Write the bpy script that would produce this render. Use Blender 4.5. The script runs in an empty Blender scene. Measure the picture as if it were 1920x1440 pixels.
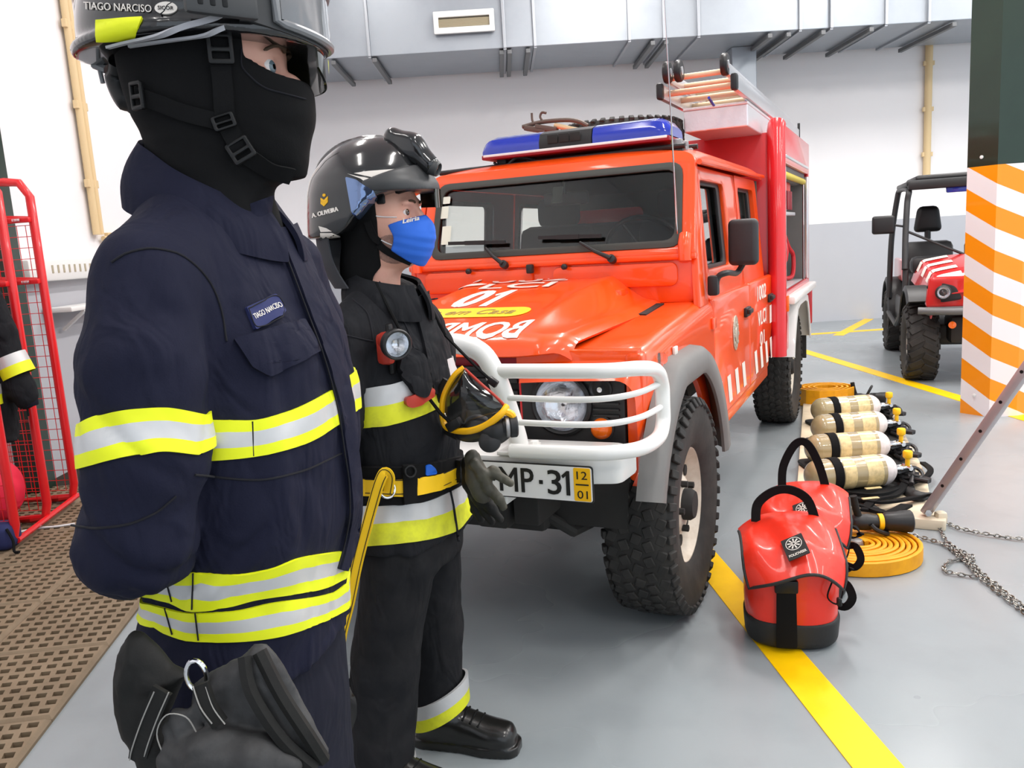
import bpy, bmesh, math, random
import numpy as np
from mathutils import Vector, Matrix
PI = math.pi
SC = bpy.context.scene
COL = SC.collection
random.seed(7)
# ------------------------------------------------------------------ camera model
FOC, PITCH, ROLL, CAMH = 1560.0, math.radians(9.57), math.radians(3.54), 1.412
CP, SP, CR, SR = math.cos(PITCH), math.sin(PITCH), math.cos(ROLL), math.sin(ROLL)
CAM = np.array([0.0, 0.0, CAMH])
def ray(px, py):
    a, b = px - 960.0, 720.0 - py
    x, y = a*CR + b*SR, -a*SR + b*CR
    return np.array([x/FOC, CP + SP*y/FOC, -SP + CP*y/FOC])
def ground(px, py, z=0.0):
    r = ray(px, py); return CAM + r*((z-CAMH)/r[2])
def at_y(px, py, Y):
    r = ray(px, py); return CAM + r*(Y/r[1])
# ------------------------------------------------------------------ materials
def mat(name, col, rough=.5, metal=0., bump=None, var=None, coat=0., trans=0., emit=0., spec=.5, sheen=0., alpha=1., ior=1.45, wr=None):
    m = bpy.data.materials.new(name); m.use_nodes = True
    nt = m.node_tree; b = nt.nodes['Principled BSDF']
    c = (*col, 1.0)
    b.inputs['Base Color'].default_value = c
    b.inputs['Roughness'].default_value = rough
    b.inputs['Metallic'].default_value = metal
    b.inputs['Coat Weight'].default_value = coat
    b.inputs['Coat Roughness'].default_value = .06
    b.inputs['Transmission Weight'].default_value = trans
    b.inputs['Specular IOR Level'].default_value = spec
    b.inputs['Sheen Weight'].default_value = sheen
    b.inputs['Sheen Roughness'].default_value = .5
    b.inputs['Alpha'].default_value = alpha
    b.inputs['IOR'].default_value = ior
    if emit:
        b.inputs['Emission Color'].default_value = c; b.inputs['Emission Strength'].default_value = emit
    tc = None
    if bump or var or wr:
        tc = nt.nodes.new('ShaderNodeTexCoord')
    if var:                                   # worn / uneven colour: (scale, second colour, amount)
        n = nt.nodes.new('ShaderNodeTexNoise'); n.inputs['Scale'].default_value = var[0]; n.inputs['Detail'].default_value = 5
        n.inputs['Roughness'].default_value = .65
        rmp = nt.nodes.new('ShaderNodeMapRange'); rmp.inputs['From Min'].default_value = .42; rmp.inputs['From Max'].default_value = .72
        rmp.inputs['To Max'].default_value = var[2]
        mx = nt.nodes.new('ShaderNodeMix'); mx.data_type = 'RGBA'
        mx.inputs[6].default_value = c; mx.inputs[7].default_value = (*var[1], 1)
        nt.links.new(tc.outputs['Object'], n.inputs['Vector']); nt.links.new(n.outputs['Fac'], rmp.inputs['Value'])
        nt.links.new(rmp.outputs['Result'], mx.inputs[0]); nt.links.new(mx.outputs[2], b.inputs['Base Color'])
    if bump:                                  # (scale, strength, distance)
        n = nt.nodes.new('ShaderNodeTexNoise'); n.inputs['Scale'].default_value = bump[0]; n.inputs['Detail'].default_value = 4
        bp = nt.nodes.new('ShaderNodeBump'); bp.inputs['Strength'].default_value = bump[1]; bp.inputs['Distance'].default_value = bump[2]
        nt.links.new(tc.outputs['Object'], n.inputs['Vector']); nt.links.new(n.outputs['Fac'], bp.inputs['Height'])
        nt.links.new(bp.outputs['Normal'], b.inputs['Normal'])
    if wr:                                    # soft creases in cloth: (scale, strength, distance)
        mp = nt.nodes.new('ShaderNodeMapping'); mp.inputs['Scale'].default_value = (1., 1., .45); mp.inputs['Rotation'].default_value = (.3, .5, 0)
        n = nt.nodes.new('ShaderNodeTexNoise'); n.inputs['Scale'].default_value = wr[0]; n.inputs['Detail'].default_value = 2; n.inputs['Distortion'].default_value = 1.2
        b2 = nt.nodes.new('ShaderNodeBump'); b2.inputs['Strength'].default_value = wr[1]; b2.inputs['Distance'].default_value = wr[2]
        nt.links.new(tc.outputs['Object'], mp.inputs['Vector']); nt.links.new(mp.outputs['Vector'], n.inputs['Vector']); nt.links.new(n.outputs['Fac'], b2.inputs['Height'])
        nt.links.new(b2.outputs['Normal'], (bp if bump else b).inputs['Normal'])
    return m
MT = {}
def s2l(r, g, b):                             # a colour read off the photo (0-255) to linear
    f = lambda v: (v/255/12.92) if v/255 <= .04045 else ((v/255+.055)/1.055)**2.4
    return (f(r), f(g), f(b))
# ------------------------------------------------------------------ objects
def tag(o, label=None, cat=None, group=None, kind=None):
    if label: o['label'] = label
    if cat: o['category'] = cat
    if group: o['group'] = group
    if kind: o['kind'] = kind
    return o
def empty(name, loc=(0, 0, 0), rz=0., parent=None):
    o = bpy.data.objects.new(name, None); COL.objects.link(o)
    o.empty_display_size = .05
    o.location = loc; o.rotation_euler = (0, 0, rz)
    if parent: o.parent = parent
    return o
def V3(p): return Vector((float(p[0]), float(p[1]), float(p[2])))
class MB:
    """collects shapes, links them as one mesh object"""
    def __init__(s): s.v = []; s.f = []; s.m = []; s.mi = 0
    def add(s, vs, fs, M=None, mi=None):
        k = len(s.v); q = s.mi if mi is None else mi
        if M is None: s.v.extend([tuple(map(float, p)) for p in vs])
        else: s.v.extend([tuple(M @ Vector(p)) for p in vs])
        for f in fs: s.f.append(tuple(int(i)+k for i in f)); s.m.append(q)
        return s
    def bm(s, bm, M=None, mi=None):
        bm.verts.index_update()
        s.add([v.co[:] for v in bm.verts], [[v.index for v in f.verts] for f in bm.faces], M, mi); bm.free(); return s
    def box(s, c, d, r=0., M=None, mi=None, seg=2, rot=None, taper=None):
        b = bmesh.new(); bmesh.ops.create_cube(b, size=1)
        for v in b.verts:
            v.co = Vector((v.co.x*d[0], v.co.y*d[1], v.co.z*d[2]))
            if taper and v.co.z > 0: v.co.x *= taper[0]; v.co.y *= taper[1]
        if r > 0: bmesh.ops.bevel(b, geom=b.edges[:], offset=min(r, .49*min(d)), segments=seg, profile=.5, affect='EDGES')
        T = Matrix.Translation(V3(c))
        if rot is not None: T = T @ (rot.to_4x4() if isinstance(rot, Matrix) else Matrix.Rotation(rot, 4, 'Z'))
        if M is not None: T = M @ T
        return s.bm(b, T, mi)
    def bar(s, a, b, w, t=None, r=0., up=(0, 0, 1), mi=None, M=None):
        a, b = V3(a), V3(b); d = b-a; L = d.length; x = d.normalized(); u = Vector(up)
        if abs(x.dot(u)) > .98: u = Vector((1, 0, 0))
        y = u.cross(x).normalized(); z = x.cross(y)
        R = Matrix((x, y, z)).transposed()
        return s.box((a+b)/2, (L, w, t or w), r, M, mi, rot=R)
    def tube(s, pts, r, n=10, closed=False, cap=True, mi=None, M=None, sx=1., up=None):
        P = [V3(p) for p in pts]; N = len(P); rs = r if hasattr(r, '__len__') else [r]*N
        k = []; fs = []; prev = None
        for i in range(N):
            a = P[(i-1) % N] if (closed or i > 0) else P[i]; b = P[(i+1) % N] if (closed or i < N-1) else P[i]
            t = (b-a)
            t = t.normalized() if t.length > 1e-9 else Vector((0, 0, 1))
            if prev is None:
                u = Vector(up) if up else (Vector((0, 0, 1)) if abs(t.z) < .9 else Vector((1, 0, 0)))
                e = (u-t*u.dot(t)).normalized()
            else:
                e = prev-t*prev.dot(t); e = e.normalized() if e.length > 1e-6 else t.orthogonal().normalized()
            prev = e; g = t.cross(e)
            for j in range(n):
                an = 2*PI*j/n
                k.append(tuple(P[i]+(e*math.cos(an)*sx+g*math.sin(an))*rs[i]))
        R = N if closed else N-1
        for i in range(R):
            for j in range(n):
                a, b = i*n+j, i*n+(j+1) % n; c, d = ((i+1) % N)*n+(j+1) % n, ((i+1) % N)*n+j
                fs.append((a, b, c, d))
        if cap and not closed:
            fs.append(tuple(range(n-1, -1, -1))); fs.append(tuple((N-1)*n+j for j in range(n)))
        return s.add(k, fs, M, mi)
    def lathe(s, prof, n=24, M=None, mi=None, a0=0., a1=2*PI):
        full = abs(a1-a0-2*PI) < 1e-6; C = n if full else n+1
        k = [(r*math.cos(a0+(a1-a0)*j/n), r*math.sin(a0+(a1-a0)*j/n), z) for r, z in prof for j in range(C)]
        fs = []
        for i in range(len(prof)-1):
            for j in range(n):
                fs.append((i*C+j, i*C+(j+1) % C, (i+1)*C+(j+1) % C, (i+1)*C+j))
        return s.add(k, fs, M, mi)
    def grid(s, fn, nu, nv, cu=False, cv=False, mi=None, M=None, thick=0.):
        U = nu if cu else nu+1; W = nv if cv else nv+1
        k = [tuple(map(float, fn(i/nu, j/nv))) for i in range(U) for j in range(W)]
        fs = [(i*W+j, ((i+1) % U)*W+j, ((i+1) % U)*W+(j+1) % W, i*W+(j+1) % W) for i in range(nu) for j in range(nv)]
        if thick: k, fs = solidify(k, fs, thick)
        return s.add(k, fs, M, mi)
    def plate(s, loops, thick, bevel=0., M=None, mi=None, fn=None, res=4, sub=0.):
        vs, fs = plate2d(loops, thick, bevel, res, sub)
        if fn: vs = [fn(p) for p in vs]
        return s.add(vs, fs, M, mi)
    def build(s, name, mats, parent=None, smooth=True, ang=38., loc=None, rz=None):
        me = bpy.data.meshes.new(name); me.from_pydata(s.v, [], s.f)
        mats = mats if isinstance(mats, (list, tuple)) else [mats]
        for m in mats: me.materials.append(MT[m] if isinstance(m, str) else m)
        if len(mats) > 1: me.polygons.foreach_set('material_index', s.m)
        b = bmesh.new(); b.from_mesh(me); bmesh.ops.recalc_face_normals(b, faces=b.faces[:]); b.to_mesh(me); b.free()
        if smooth:
            me.polygons.foreach_set('use_smooth', [True]*len(me.polygons)); me.set_sharp_from_angle(angle=math.radians(ang))
        me.update()
        o = bpy.data.objects.new(name, me); COL.objects.link(o)
        if parent: o.parent = parent
        if loc is not None: o.location = loc
        if rz is not None: o.rotation_euler = (0, 0, rz)
        return o
def solidify(vs, fs, t):
    me = bpy.data.meshes.new('t'); me.from_pydata(vs, [], fs); b = bmesh.new(); b.from_mesh(me); bpy.data.meshes.remove(me)
    bmesh.ops.recalc_face_normals(b, faces=b.faces[:])
    bmesh.ops.solidify(b, geom=b.faces[:], thickness=t); b.verts.index_update()
    r = ([v.co[:] for v in b.verts], [[v.index for v in f.verts] for f in b.faces]); b.free(); return r
def plate2d(loops, thick, bevel=0., res=4, sub=0.):
    """flat plate in xy with holes, thickness along z (0..thick)"""
    c = bpy.data.curves.new('t', 'CURVE'); c.dimensions = '2D'; c.fill_mode = 'BOTH'
    c.extrude = max(thick/2-bevel, 1e-4); c.bevel_depth = bevel; c.bevel_resolution = 1; c.offset = -bevel
    for lp in loops:
        sp = c.splines.new('POLY'); sp.points.add(len(lp)-1)
        for p, q in zip(sp.points, lp): p.co = (q[0], q[1], 0, 1)
        sp.use_cyclic_u = True
    return conv(c, thick/2, sub)
def conv(c, dz=0., sub=0.):
    o = bpy.data.objects.new('t', c); COL.objects.link(o)
    dg = bpy.context.evaluated_depsgraph_get(); me = bpy.data.meshes.new_from_object(o.evaluated_get(dg))
    b = bmesh.new(); b.from_mesh(me); bmesh.ops.remove_doubles(b, verts=b.verts[:], dist=1e-5)
    if sub:
        bmesh.ops.triangulate(b, faces=b.faces[:])
        for _ in range(6):
            es = [e for e in b.edges if e.calc_length() > sub]
            if not es: break
            bmesh.ops.subdivide_edges(b, edges=es, cuts=1); bmesh.ops.triangulate(b, faces=b.faces[:])
    b.verts.index_update()
    vs = [(v.co.x, v.co.y, v.co.z+dz) for v in b.verts]; fs = [[v.index for v in f.verts] for f in b.faces]
    b.free(); bpy.data.objects.remove(o); bpy.data.curves.remove(c); bpy.data.meshes.remove(me)
    return vs, fs
def text2d(txt, h, width=None, bold=0., thick=.001, sub=0., shear=0., space=1.):
    """lettering centred on the origin, cap height h; bold thickens the strokes"""
    c = bpy.data.curves.new('t', 'FONT'); c.body = txt; c.size = h*1.4; c.extrude = thick/2; c.shear = shear
    c.align_x = 'CENTER'; c.resolution_u = 3; c.space_character = space
    vs, fs = conv(c, 0., sub)
    xs = [v[0] for v in vs]; ys = [v[1] for v in vs]
    cx, cy = (min(xs)+max(xs))/2, (min(ys)+max(ys))/2
    kx = width/(max(xs)-min(xs)) if width else 1.
    ky = h/(max(ys)-min(ys)) if txt.isupper() or txt.isdigit() else 1.
    vs = [((x-cx)*kx, (y-cy)*ky, z) for x, y, z in vs]
    if bold:
        n = len(vs); V, F = [], []
        for k, (dx, dy) in enumerate(((-1, -.6), (1, .6), (-1, .6), (1, -.6), (0, 0))):
            V += [(x+dx*bold*h, y+dy*bold*h, z+k*.00004) for x, y, z in vs]; F += [[i+k*n for i in f] for f in fs]
        vs, fs = V, F
    return vs, fs
def frame(o, x, y, z=None):
    x = V3(x).normalized(); y = V3(y); y = (y-x*y.dot(x)).normalized(); z = x.cross(y)
    M = Matrix((x, y, z)).transposed().to_4x4(); M.translation = V3(o); return M
def rrect(w, h, r, n=4, cx=0., cy=0.):
    out = []
    for k, (sx, sy) in enumerate(((1, 1), (-1, 1), (-1, -1), (1, -1))):
        for i in range(n+1):
            a = PI/2*(k+i/n); out.append((cx+sx*(w/2-r)+r*math.cos(a), cy+sy*(h/2-r)+r*math.sin(a)))
    return out
def circ(r, n=24, cx=0., cy=0.): return [(cx+r*math.cos(2*PI*i/n), cy+r*math.sin(2*PI*i/n)) for i in range(n)]
def roundpoly(pts, r, n=4):
    out = []; N = len(pts)
    for i in range(N):
        p = Vector(pts[i][:2]); a = Vector(pts[i-1][:2]); b = Vector(pts[(i+1) % N][:2])
        rr = pts[i][2] if len(pts[i]) > 2 else r
        if rr <= 0: out.append(tuple(p)); continue
        u, w = (a-p), (b-p); k = min(rr, .45*u.length, .45*w.length)
        s, e = p+u.normalized()*k, p+w.normalized()*k
        for j in range(n+1):
            t = j/n; out.append(tuple(s*(1-t)**2+p*2*t*(1-t)+e*t*t))
    return out
def smooth_path(pts, n=6, closed=False):
    P = [V3(p) for p in pts]; N = len(P); out = []
    rng = N if closed else N-1
    for i in range(rng):
        p0 = P[(i-1) % N] if (closed or i > 0) else P[0]; p1 = P[i]; p2 = P[(i+1) % N]; p3 = P[(i+2) % N] if (closed or i+2 < N) else P[-1]
        for j in range(n):
            t = j/n
            out.append(.5*((2*p1)+(p2-p0)*t+(2*p0-5*p1+4*p2-p3)*t*t+(3*p1-p0-3*p2+p3)*t**3))
    if not closed: out.append(P[-1])
    return out
def copy_tree(o, parent=None):
    kids = [c for c in COL.objects if c.parent == o]
    c = o.copy(); COL.objects.link(c)
    if parent: c.parent = parent
    for k in kids: copy_tree(k, c)
    return c
def np_mesh(name, v, f, mats, parent=None, smooth=True, mi=None):
    me = bpy.data.meshes.new(name)
    me.vertices.add(len(v)); me.vertices.foreach_set('co', np.asarray(v, np.float32).ravel())
    me.loops.add(f.size); me.loops.foreach_set('vertex_index', f.ravel().astype(np.int32))
    me.polygons.add(len(f)); me.polygons.foreach_set('loop_start', np.arange(0, f.size, f.shape[1], dtype=np.int32))
    if smooth: me.polygons.foreach_set('use_smooth', np.ones(len(f), bool))
    for m in (mats if isinstance(mats, (list, tuple)) else [mats]): me.materials.append(MT[m])
    if mi is not None: me.polygons.foreach_set('material_index', np.asarray(mi, np.int32))
    me.update(calc_edges=True); me.validate()
    o = bpy.data.objects.new(name, me); COL.objects.link(o)
    if parent: o.parent = parent
    return o
# ------------------------------------------------------------------ solid shapes as distance functions
def smin(a, b, k):
    h = np.maximum(k-np.abs(a-b), 0.)/k
    return np.minimum(a, b)-h*h*k*.25
def smax(a, b, k): return -smin(-a, -b, k)
def cone(p, a, b, ra, rb):
    a = np.asarray(a, float); b = np.asarray(b, float); d = b-a
    t = np.clip(((p-a)@d)/max(d@d, 1e-9), 0, 1)
    return np.linalg.norm(p-a-t[:, None]*d, axis=1)-(ra+(rb-ra)*t)
def chain(p, pts, rs, k=.03):
    r = None
    for i in range(len(pts)-1):
        c = cone(p, pts[i], pts[i+1], rs[i], rs[i+1]); r = c if r is None else smin(r, c, k)
    return r
def ell(p, c, r, R=None):
    q = p-np.asarray(c, float)
    if R is not None: q = q@np.asarray(R)
    r = np.asarray(r, float); k0 = np.linalg.norm(q/r, axis=1); k1 = np.linalg.norm(q/(r*r), axis=1)
    return np.where(k1 > 1e-9, k0*(k0-1)/np.maximum(k1, 1e-9), -r.min())
def rbox(p, c, h, r, R=None):
    q = p-np.asarray(c, float)
    if R is not None: q = q@np.asarray(R)
    d = np.abs(q)-np.asarray(h)+r
    return np.linalg.norm(np.maximum(d, 0), axis=1)+np.minimum(d.max(axis=1), 0)-r
def loft(p, lv, cap=.02):
    """column of super-ellipses: rows z, cx, cy, half depth, half width, power"""
    L = np.array(lv, float); L = L[np.argsort(L[:, 0])]; z = p[:, 2]
    zz = np.clip(z, L[0, 0], L[-1, 0])
    g = [pchip(L[:, 0], L[:, i], zz) for i in range(1, 6)]
    x, y = (p[:, 0]-g[0]), (p[:, 1]-g[1]); n = g[4]
    u = (np.abs(x/g[2])**n+np.abs(y/g[3])**n)**(1/n)
    rr = np.sqrt(x*x+y*y)+1e-9
    d = (u-1)*np.where(u > 1e-4, rr/np.maximum(u, 1e-4), np.minimum(g[2], g[3]))
    return smax(smax(d, z-L[-1, 0], cap), L[0, 0]-z, cap)
def pchip(x, y, q):
    h = np.diff(x); dl = np.diff(y)/h; m = np.zeros(len(x))
    if len(x) > 2:
        w1 = 2*h[1:]+h[:-1]; w2 = h[1:]+2*h[:-1]; ok = dl[1:]*dl[:-1] > 0
        with np.errstate(divide='ignore', invalid='ignore'):
            m[1:-1] = np.where(ok, (w1+w2)/(w1/dl[:-1]+w2/dl[1:]), 0)
    m[0], m[-1] = dl[0], dl[-1]
    i = np.clip(np.searchsorted(x, q)-1, 0, len(x)-2); t = (q-x[i])/h[i]
    return ((1+2*t)*(1-t)**2)*y[i]+t*(1-t)**2*h[i]*m[i]+t*t*(3-2*t)*y[i+1]+t*t*(t-1)*h[i]*m[i+1]
_LAT = np.random.RandomState(3).rand(32, 32, 32)
def vnoise(p):
    i = np.floor(p).astype(int); f = p-i; f = f*f*(3-2*f); i &= 31; j = (i+1) & 31
    X, Y, Z = f[:, 0], f[:, 1], f[:, 2]; g = _LAT
    a = g[i[:, 0], i[:, 1], i[:, 2]]*(1-X)+g[j[:, 0], i[:, 1], i[:, 2]]*X
    b = g[i[:, 0], j[:, 1], i[:, 2]]*(1-X)+g[j[:, 0], j[:, 1], i[:, 2]]*X
    c = g[i[:, 0], i[:, 1], j[:, 2]]*(1-X)+g[j[:, 0], i[:, 1], j[:, 2]]*X
    d = g[i[:, 0], j[:, 1], j[:, 2]]*(1-X)+g[j[:, 0], j[:, 1], j[:, 2]]*X
    return (a*(1-Y)+b*Y)*(1-Z)+(c*(1-Y)+d*Y)*Z
def folds(p, f, amp, seed=0.):
    q = p*np.asarray(f, float)+seed
    w = vnoise(q*.5+9)*2
    q2 = q+w[:, None]
    return amp*((1-np.abs(2*vnoise(q2)-1))-.6)+amp*.4*(vnoise(q2*2.3+4)-.5)
def netmesh(fn, lo, hi, h):
    lo = np.asarray(lo, float); hi = np.asarray(hi, float); K = 4
    n = (np.ceil((hi-lo)/(h*K)).astype(int)+1)
    ax = [lo[i]+np.arange(n[i])*h*K for i in range(3)]
    P = np.stack(np.meshgrid(*ax, indexing='ij'), -1).reshape(-1, 3)
    Cv = fn(P).reshape(n)
    N = (n-1)*K+1
    idx = [np.minimum((np.arange(N[i])+K//2)//K, n[i]-1) for i in range(3)]
    Fv = Cv[np.ix_(*idx)].copy()
    near = np.abs(Fv) < h*K*2.6
    I = np.argwhere(near)
    for s in range(0, len(I), 400000):
        J = I[s:s+400000]; Fv[J[:, 0], J[:, 1], J[:, 2]] = fn(lo+J*h)
    S = Fv < 0
    c = [S[a:N[0]-1+a, b:N[1]-1+b, d:N[2]-1+d] for a in (0, 1) for b in (0, 1) for d in (0, 1)]
    anyi = c[0].copy(); alli = c[0].copy()
    for q in c[1:]: anyi |= q; alli &= q
    A = np.argwhere(anyi & ~alli); acc = np.zeros((len(A), 3)); cnt = np.zeros(len(A))
    cor = [(a, b, d) for a in (0, 1) for b in (0, 1) for d in (0, 1)]
    for i in range(8):
        for j in range(i+1, 8):
            df = np.array(cor[j])-np.array(cor[i])
            if df.sum() != 1 or (df < 0).any(): continue
            u = A+cor[i]; w = A+cor[j]
            fa = Fv[u[:, 0], u[:, 1], u[:, 2]]; fb = Fv[w[:, 0], w[:, 1], w[:, 2]]
            k = (fa < 0) != (fb < 0); t = np.where(k, fa/np.where(k, fa-fb, 1), 0)
            acc += (np.array(cor[i])+t[:, None]*df)*k[:, None]; cnt += k
    vs = lo+(A+acc/np.maximum(cnt, 1)[:, None])*h
    vid = -np.ones(np.array(N)-1, int); vid[A[:, 0], A[:, 1], A[:, 2]] = np.arange(len(A))
    F = []
    for d in range(3):
        e1, e2 = [(1, 2), (2, 0), (0, 1)][d]
        sl0 = [slice(0, None)]*3; sl0[d] = slice(0, N[d]-1); sl1 = list(sl0); sl1[d] = slice(1, N[d])
        X = np.argwhere(S[tuple(sl0)] != S[tuple(sl1)])
        X = X[(X[:, e1] > 0) & (X[:, e2] > 0) & (X[:, e1] < N[e1]-1) & (X[:, e2] < N[e2]-1)]
        o1 = np.zeros(3, int); o1[e1] = 1; o2 = np.zeros(3, int); o2[e2] = 1
        q = [X-o1-o2, X-o2, X, X-o1]
        ids = np.stack([vid[t[:, 0], t[:, 1], t[:, 2]] for t in q], 1)
        ins = S[X[:, 0], X[:, 1], X[:, 2]]
        ids[~ins] = ids[~ins][:, ::-1]
        F.append(ids[(ids >= 0).all(1)])
    return vs, np.concatenate(F)
def trace(fn, o, d, tmax=6., it=70, step=.8):
    """first hit of rays on a shape; o, d arrays (n,3)"""
    o = np.atleast_2d(o).astype(float); d = np.atleast_2d(d).astype(float); d = d/np.linalg.norm(d, axis=1)[:, None]
    o = np.broadcast_to(o, d.shape).copy(); t = np.zeros(len(d))
    for _ in range(it):
        v = fn(o+d*t[:, None]); t += np.clip(v*step, -.05, .2)
        t = np.minimum(t, tmax)
    p = o+d*t[:, None]; return p, (np.abs(fn(p)) < .006)
def grad(fn, p, e=.002):
    g = np.stack([fn(p+np.eye(3)[i]*e)-fn(p-np.eye(3)[i]*e) for i in range(3)], 1)
    return g/np.maximum(np.linalg.norm(g, axis=1), 1e-9)[:, None]
# ================================================================== camera, light, room
cam = bpy.data.cameras.new('camera'); cam.sensor_width = 36; cam.sensor_fit = 'HORIZONTAL'; cam.lens = FOC/1920*36
cam.clip_start = .05
co = bpy.data.objects.new('camera', cam); COL.objects.link(co); SC.camera = co
_d = Vector((0, CP, -SP)); _u = Vector((0, SP, CP)); _r = Vector((1, 0, 0))
_rt, _up = _r*CR-_u*SR, _r*SR+_u*CR
_m = Matrix((_rt, _up, -_d)).transposed().to_4x4(); _m.translation = (0, 0, CAMH); co.matrix_world = _m
vs = SC.view_settings; vs.view_transform = 'Standard'; vs.look = 'None'; vs.gamma = 1; vs.use_curve_mapping = False
vs.exposure = -.10
SC.cycles.use_denoising = True
SC.cycles.max_bounces = 8; SC.cycles.sample_clamp_indirect = 6; SC.cycles.caustics_reflective = False; SC.cycles.caustics_refractive = False

def mk(n, *a, **k): MT[n] = mat(n, *a, **k)
mk('wall_white', (.88, .865, .875), .7, var=(.5, (.85, .835, .85), .5), bump=(14, .08, .01))
mk('wall_grey', s2l(182, 184, 190), .6, var=(.7, s2l(174, 177, 184), .6))
mk('ceiling_white', (.85, .85, .85), .8)
mk('beige_paint', s2l(222, 196, 150), .5)
mk('duct_metal', (.36, .39, .425), .42, metal=.6, var=(2.5, (.31, .34, .38), .6), bump=(3, .05, .02))
mk('duct_rib', (.40, .42, .45), .4, metal=.8)
mk('bracket_grey', (.16, .165, .17), .55, metal=.3)
mk('white_paint', (.82, .82, .80), .35, coat=.3)
mk('grille_dark', (.11, .09, .06), .6)
mk('grille_slat', (.42, .37, .26), .45)
mk('yellow_line', s2l(255, 204, 0), .42, var=(9, s2l(235, 180, 8), .35))
mk('green_paint', s2l(22, 42, 30), .28, coat=.3, var=(3, s2l(30, 52, 38), .5))
mk('stripe_orange', s2l(250, 150, 0), .35, coat=.3)
mk('stripe_white', s2l(236, 228, 232), .38, coat=.3)
mk('brown_mat', s2l(132, 114, 92), .62, var=(5, s2l(104, 88, 68), .7), bump=(60, .2, .004))
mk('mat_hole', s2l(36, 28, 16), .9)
mk('black_plastic', (.012, .012, .013), .42)
mk('lamp_white', (1, .97, .93), .5, emit=6.)

# floor: grey-blue epoxy with scuffs and an uneven gloss
fm = mat('epoxy_floor', s2l(158, 172, 182), .3); MT['epoxy_floor'] = fm
nt = fm.node_tree; b = nt.nodes['Principled BSDF']; b.inputs['Specular IOR Level'].default_value = .45
tc = nt.nodes.new('ShaderNodeTexCoord')
def _noise(sc, det, rg=.6):
    n = nt.nodes.new('ShaderNodeTexNoise'); n.inputs['Scale'].default_value = sc; n.inputs['Detail'].default_value = det
    n.inputs['Roughness'].default_value = rg; nt.links.new(tc.outputs['Object'], n.inputs['Vector']); return n
n1, n2, n3 = _noise(.9, 3, .5), _noise(5, 4, .5), _noise(34, 3)
def _rng(src, a, bb, lo, hi):
    r = nt.nodes.new('ShaderNodeMapRange'); r.inputs['From Min'].default_value = a; r.inputs['From Max'].default_value = bb
    r.inputs['To Min'].default_value = lo; r.inputs['To Max'].default_value = hi; nt.links.new(src, r.inputs['Value']); return r.outputs['Result']
def _mix(fac, c1, c2):
    m = nt.nodes.new('ShaderNodeMix'); m.data_type = 'RGBA'; nt.links.new(fac, m.inputs[0])
    if isinstance(c1, tuple): m.inputs[6].default_value = (*c1, 1)
    else: nt.links.new(c1, m.inputs[6])
    m.inputs[7].default_value = (*c2, 1); return m.outputs[2]
c = _mix(_rng(n1.outputs['Fac'], .35, .7, 0, 1), s2l(152, 158, 161), s2l(140, 148, 152))
c = _mix(_rng(n2.outputs['Fac'], .5, .9, 0, .25), c, s2l(112, 119, 123))
nt.links.new(c, b.inputs['Base Color'])
nt.links.new(_rng(n1.outputs['Fac'], .3, .8, .22, .36), b.inputs['Roughness'])
bp = nt.nodes.new('ShaderNodeBump'); bp.inputs['Strength'].default_value = .06; bp.inputs['Distance'].default_value = .004
nt.links.new(n3.outputs['Fac'], bp.inputs['Height']); nt.links.new(bp.outputs['Normal'], b.inputs['Normal'])

XL, XR, YF, YB, ZC = -3.2, 9.5, -5.0, 12.2, 5.6
def struct(name, mb, mats, smooth=False): return tag(mb.build(name, mats, smooth=smooth), kind='structure')
struct('floor', MB().box(((XL+XR)/2, (YF+YB)/2, -.1), (XR-XL, YB-YF, .2)), 'epoxy_floor')
struct('ceiling', MB().box(((XL+XR)/2, (YF+YB)/2, ZC+.1), (XR-XL, YB-YF, .2)), 'ceiling_white')
def wall(name, x0, y0, x1, y1, zg=1.42):
    m = MB(); c = ((x0+x1)/2, (y0+y1)/2)
    m.box((*c, zg/2), (max(abs(x1-x0), .2), max(abs(y1-y0), .2), zg), mi=1)
    m.box((*c, (zg+ZC)/2), (max(abs(x1-x0), .2), max(abs(y1-y0), .2), ZC-zg), mi=0)
    struct(name, m, ['wall_white', 'wall_grey'])
wall('wall_back', XL, YB+.1, XR, YB+.1)
wall('wall_left', XL-.1, YF, XL-.1, YB, 1.355)
 
m = MB(); m.box((XR+.1, (YF+YB)/2, 5.0), (.2, YB-YF, 1.2), mi=0)          # right side: two open bays
for y, w in ((-4.6, .8), (2.6, .9), (11.0, 2.4)):
    m.box((XR+.1, y, .715), (.2, w, 1.43), mi=1); m.box((XR+.1, y, 2.915), (.2, w, 2.97), mi=0)
struct('wall_right', m, ['wall_white', 'wall_grey'])
# the front of the hall behind the camera: two open vehicle bays under a lintel
m = MB(); m.box(((XL+XR)/2, YF-.1, 5.0), (XR-XL, .2, 1.2))
for x in (-2.9, 3.1, 9.1): m.box((x, YF-.1, 2.2), (.7, .2, 4.4))
struct('wall_front', m, ['wall_white'])

W = bpy.data.worlds.new('World'); SC.world = W; W.use_nodes = True
bg = W.node_tree.nodes['Background']; bg.inputs['Color'].default_value = (.80, .90, 1.0, 1); bg.inputs['Strength'].default_value = 1.5

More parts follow.
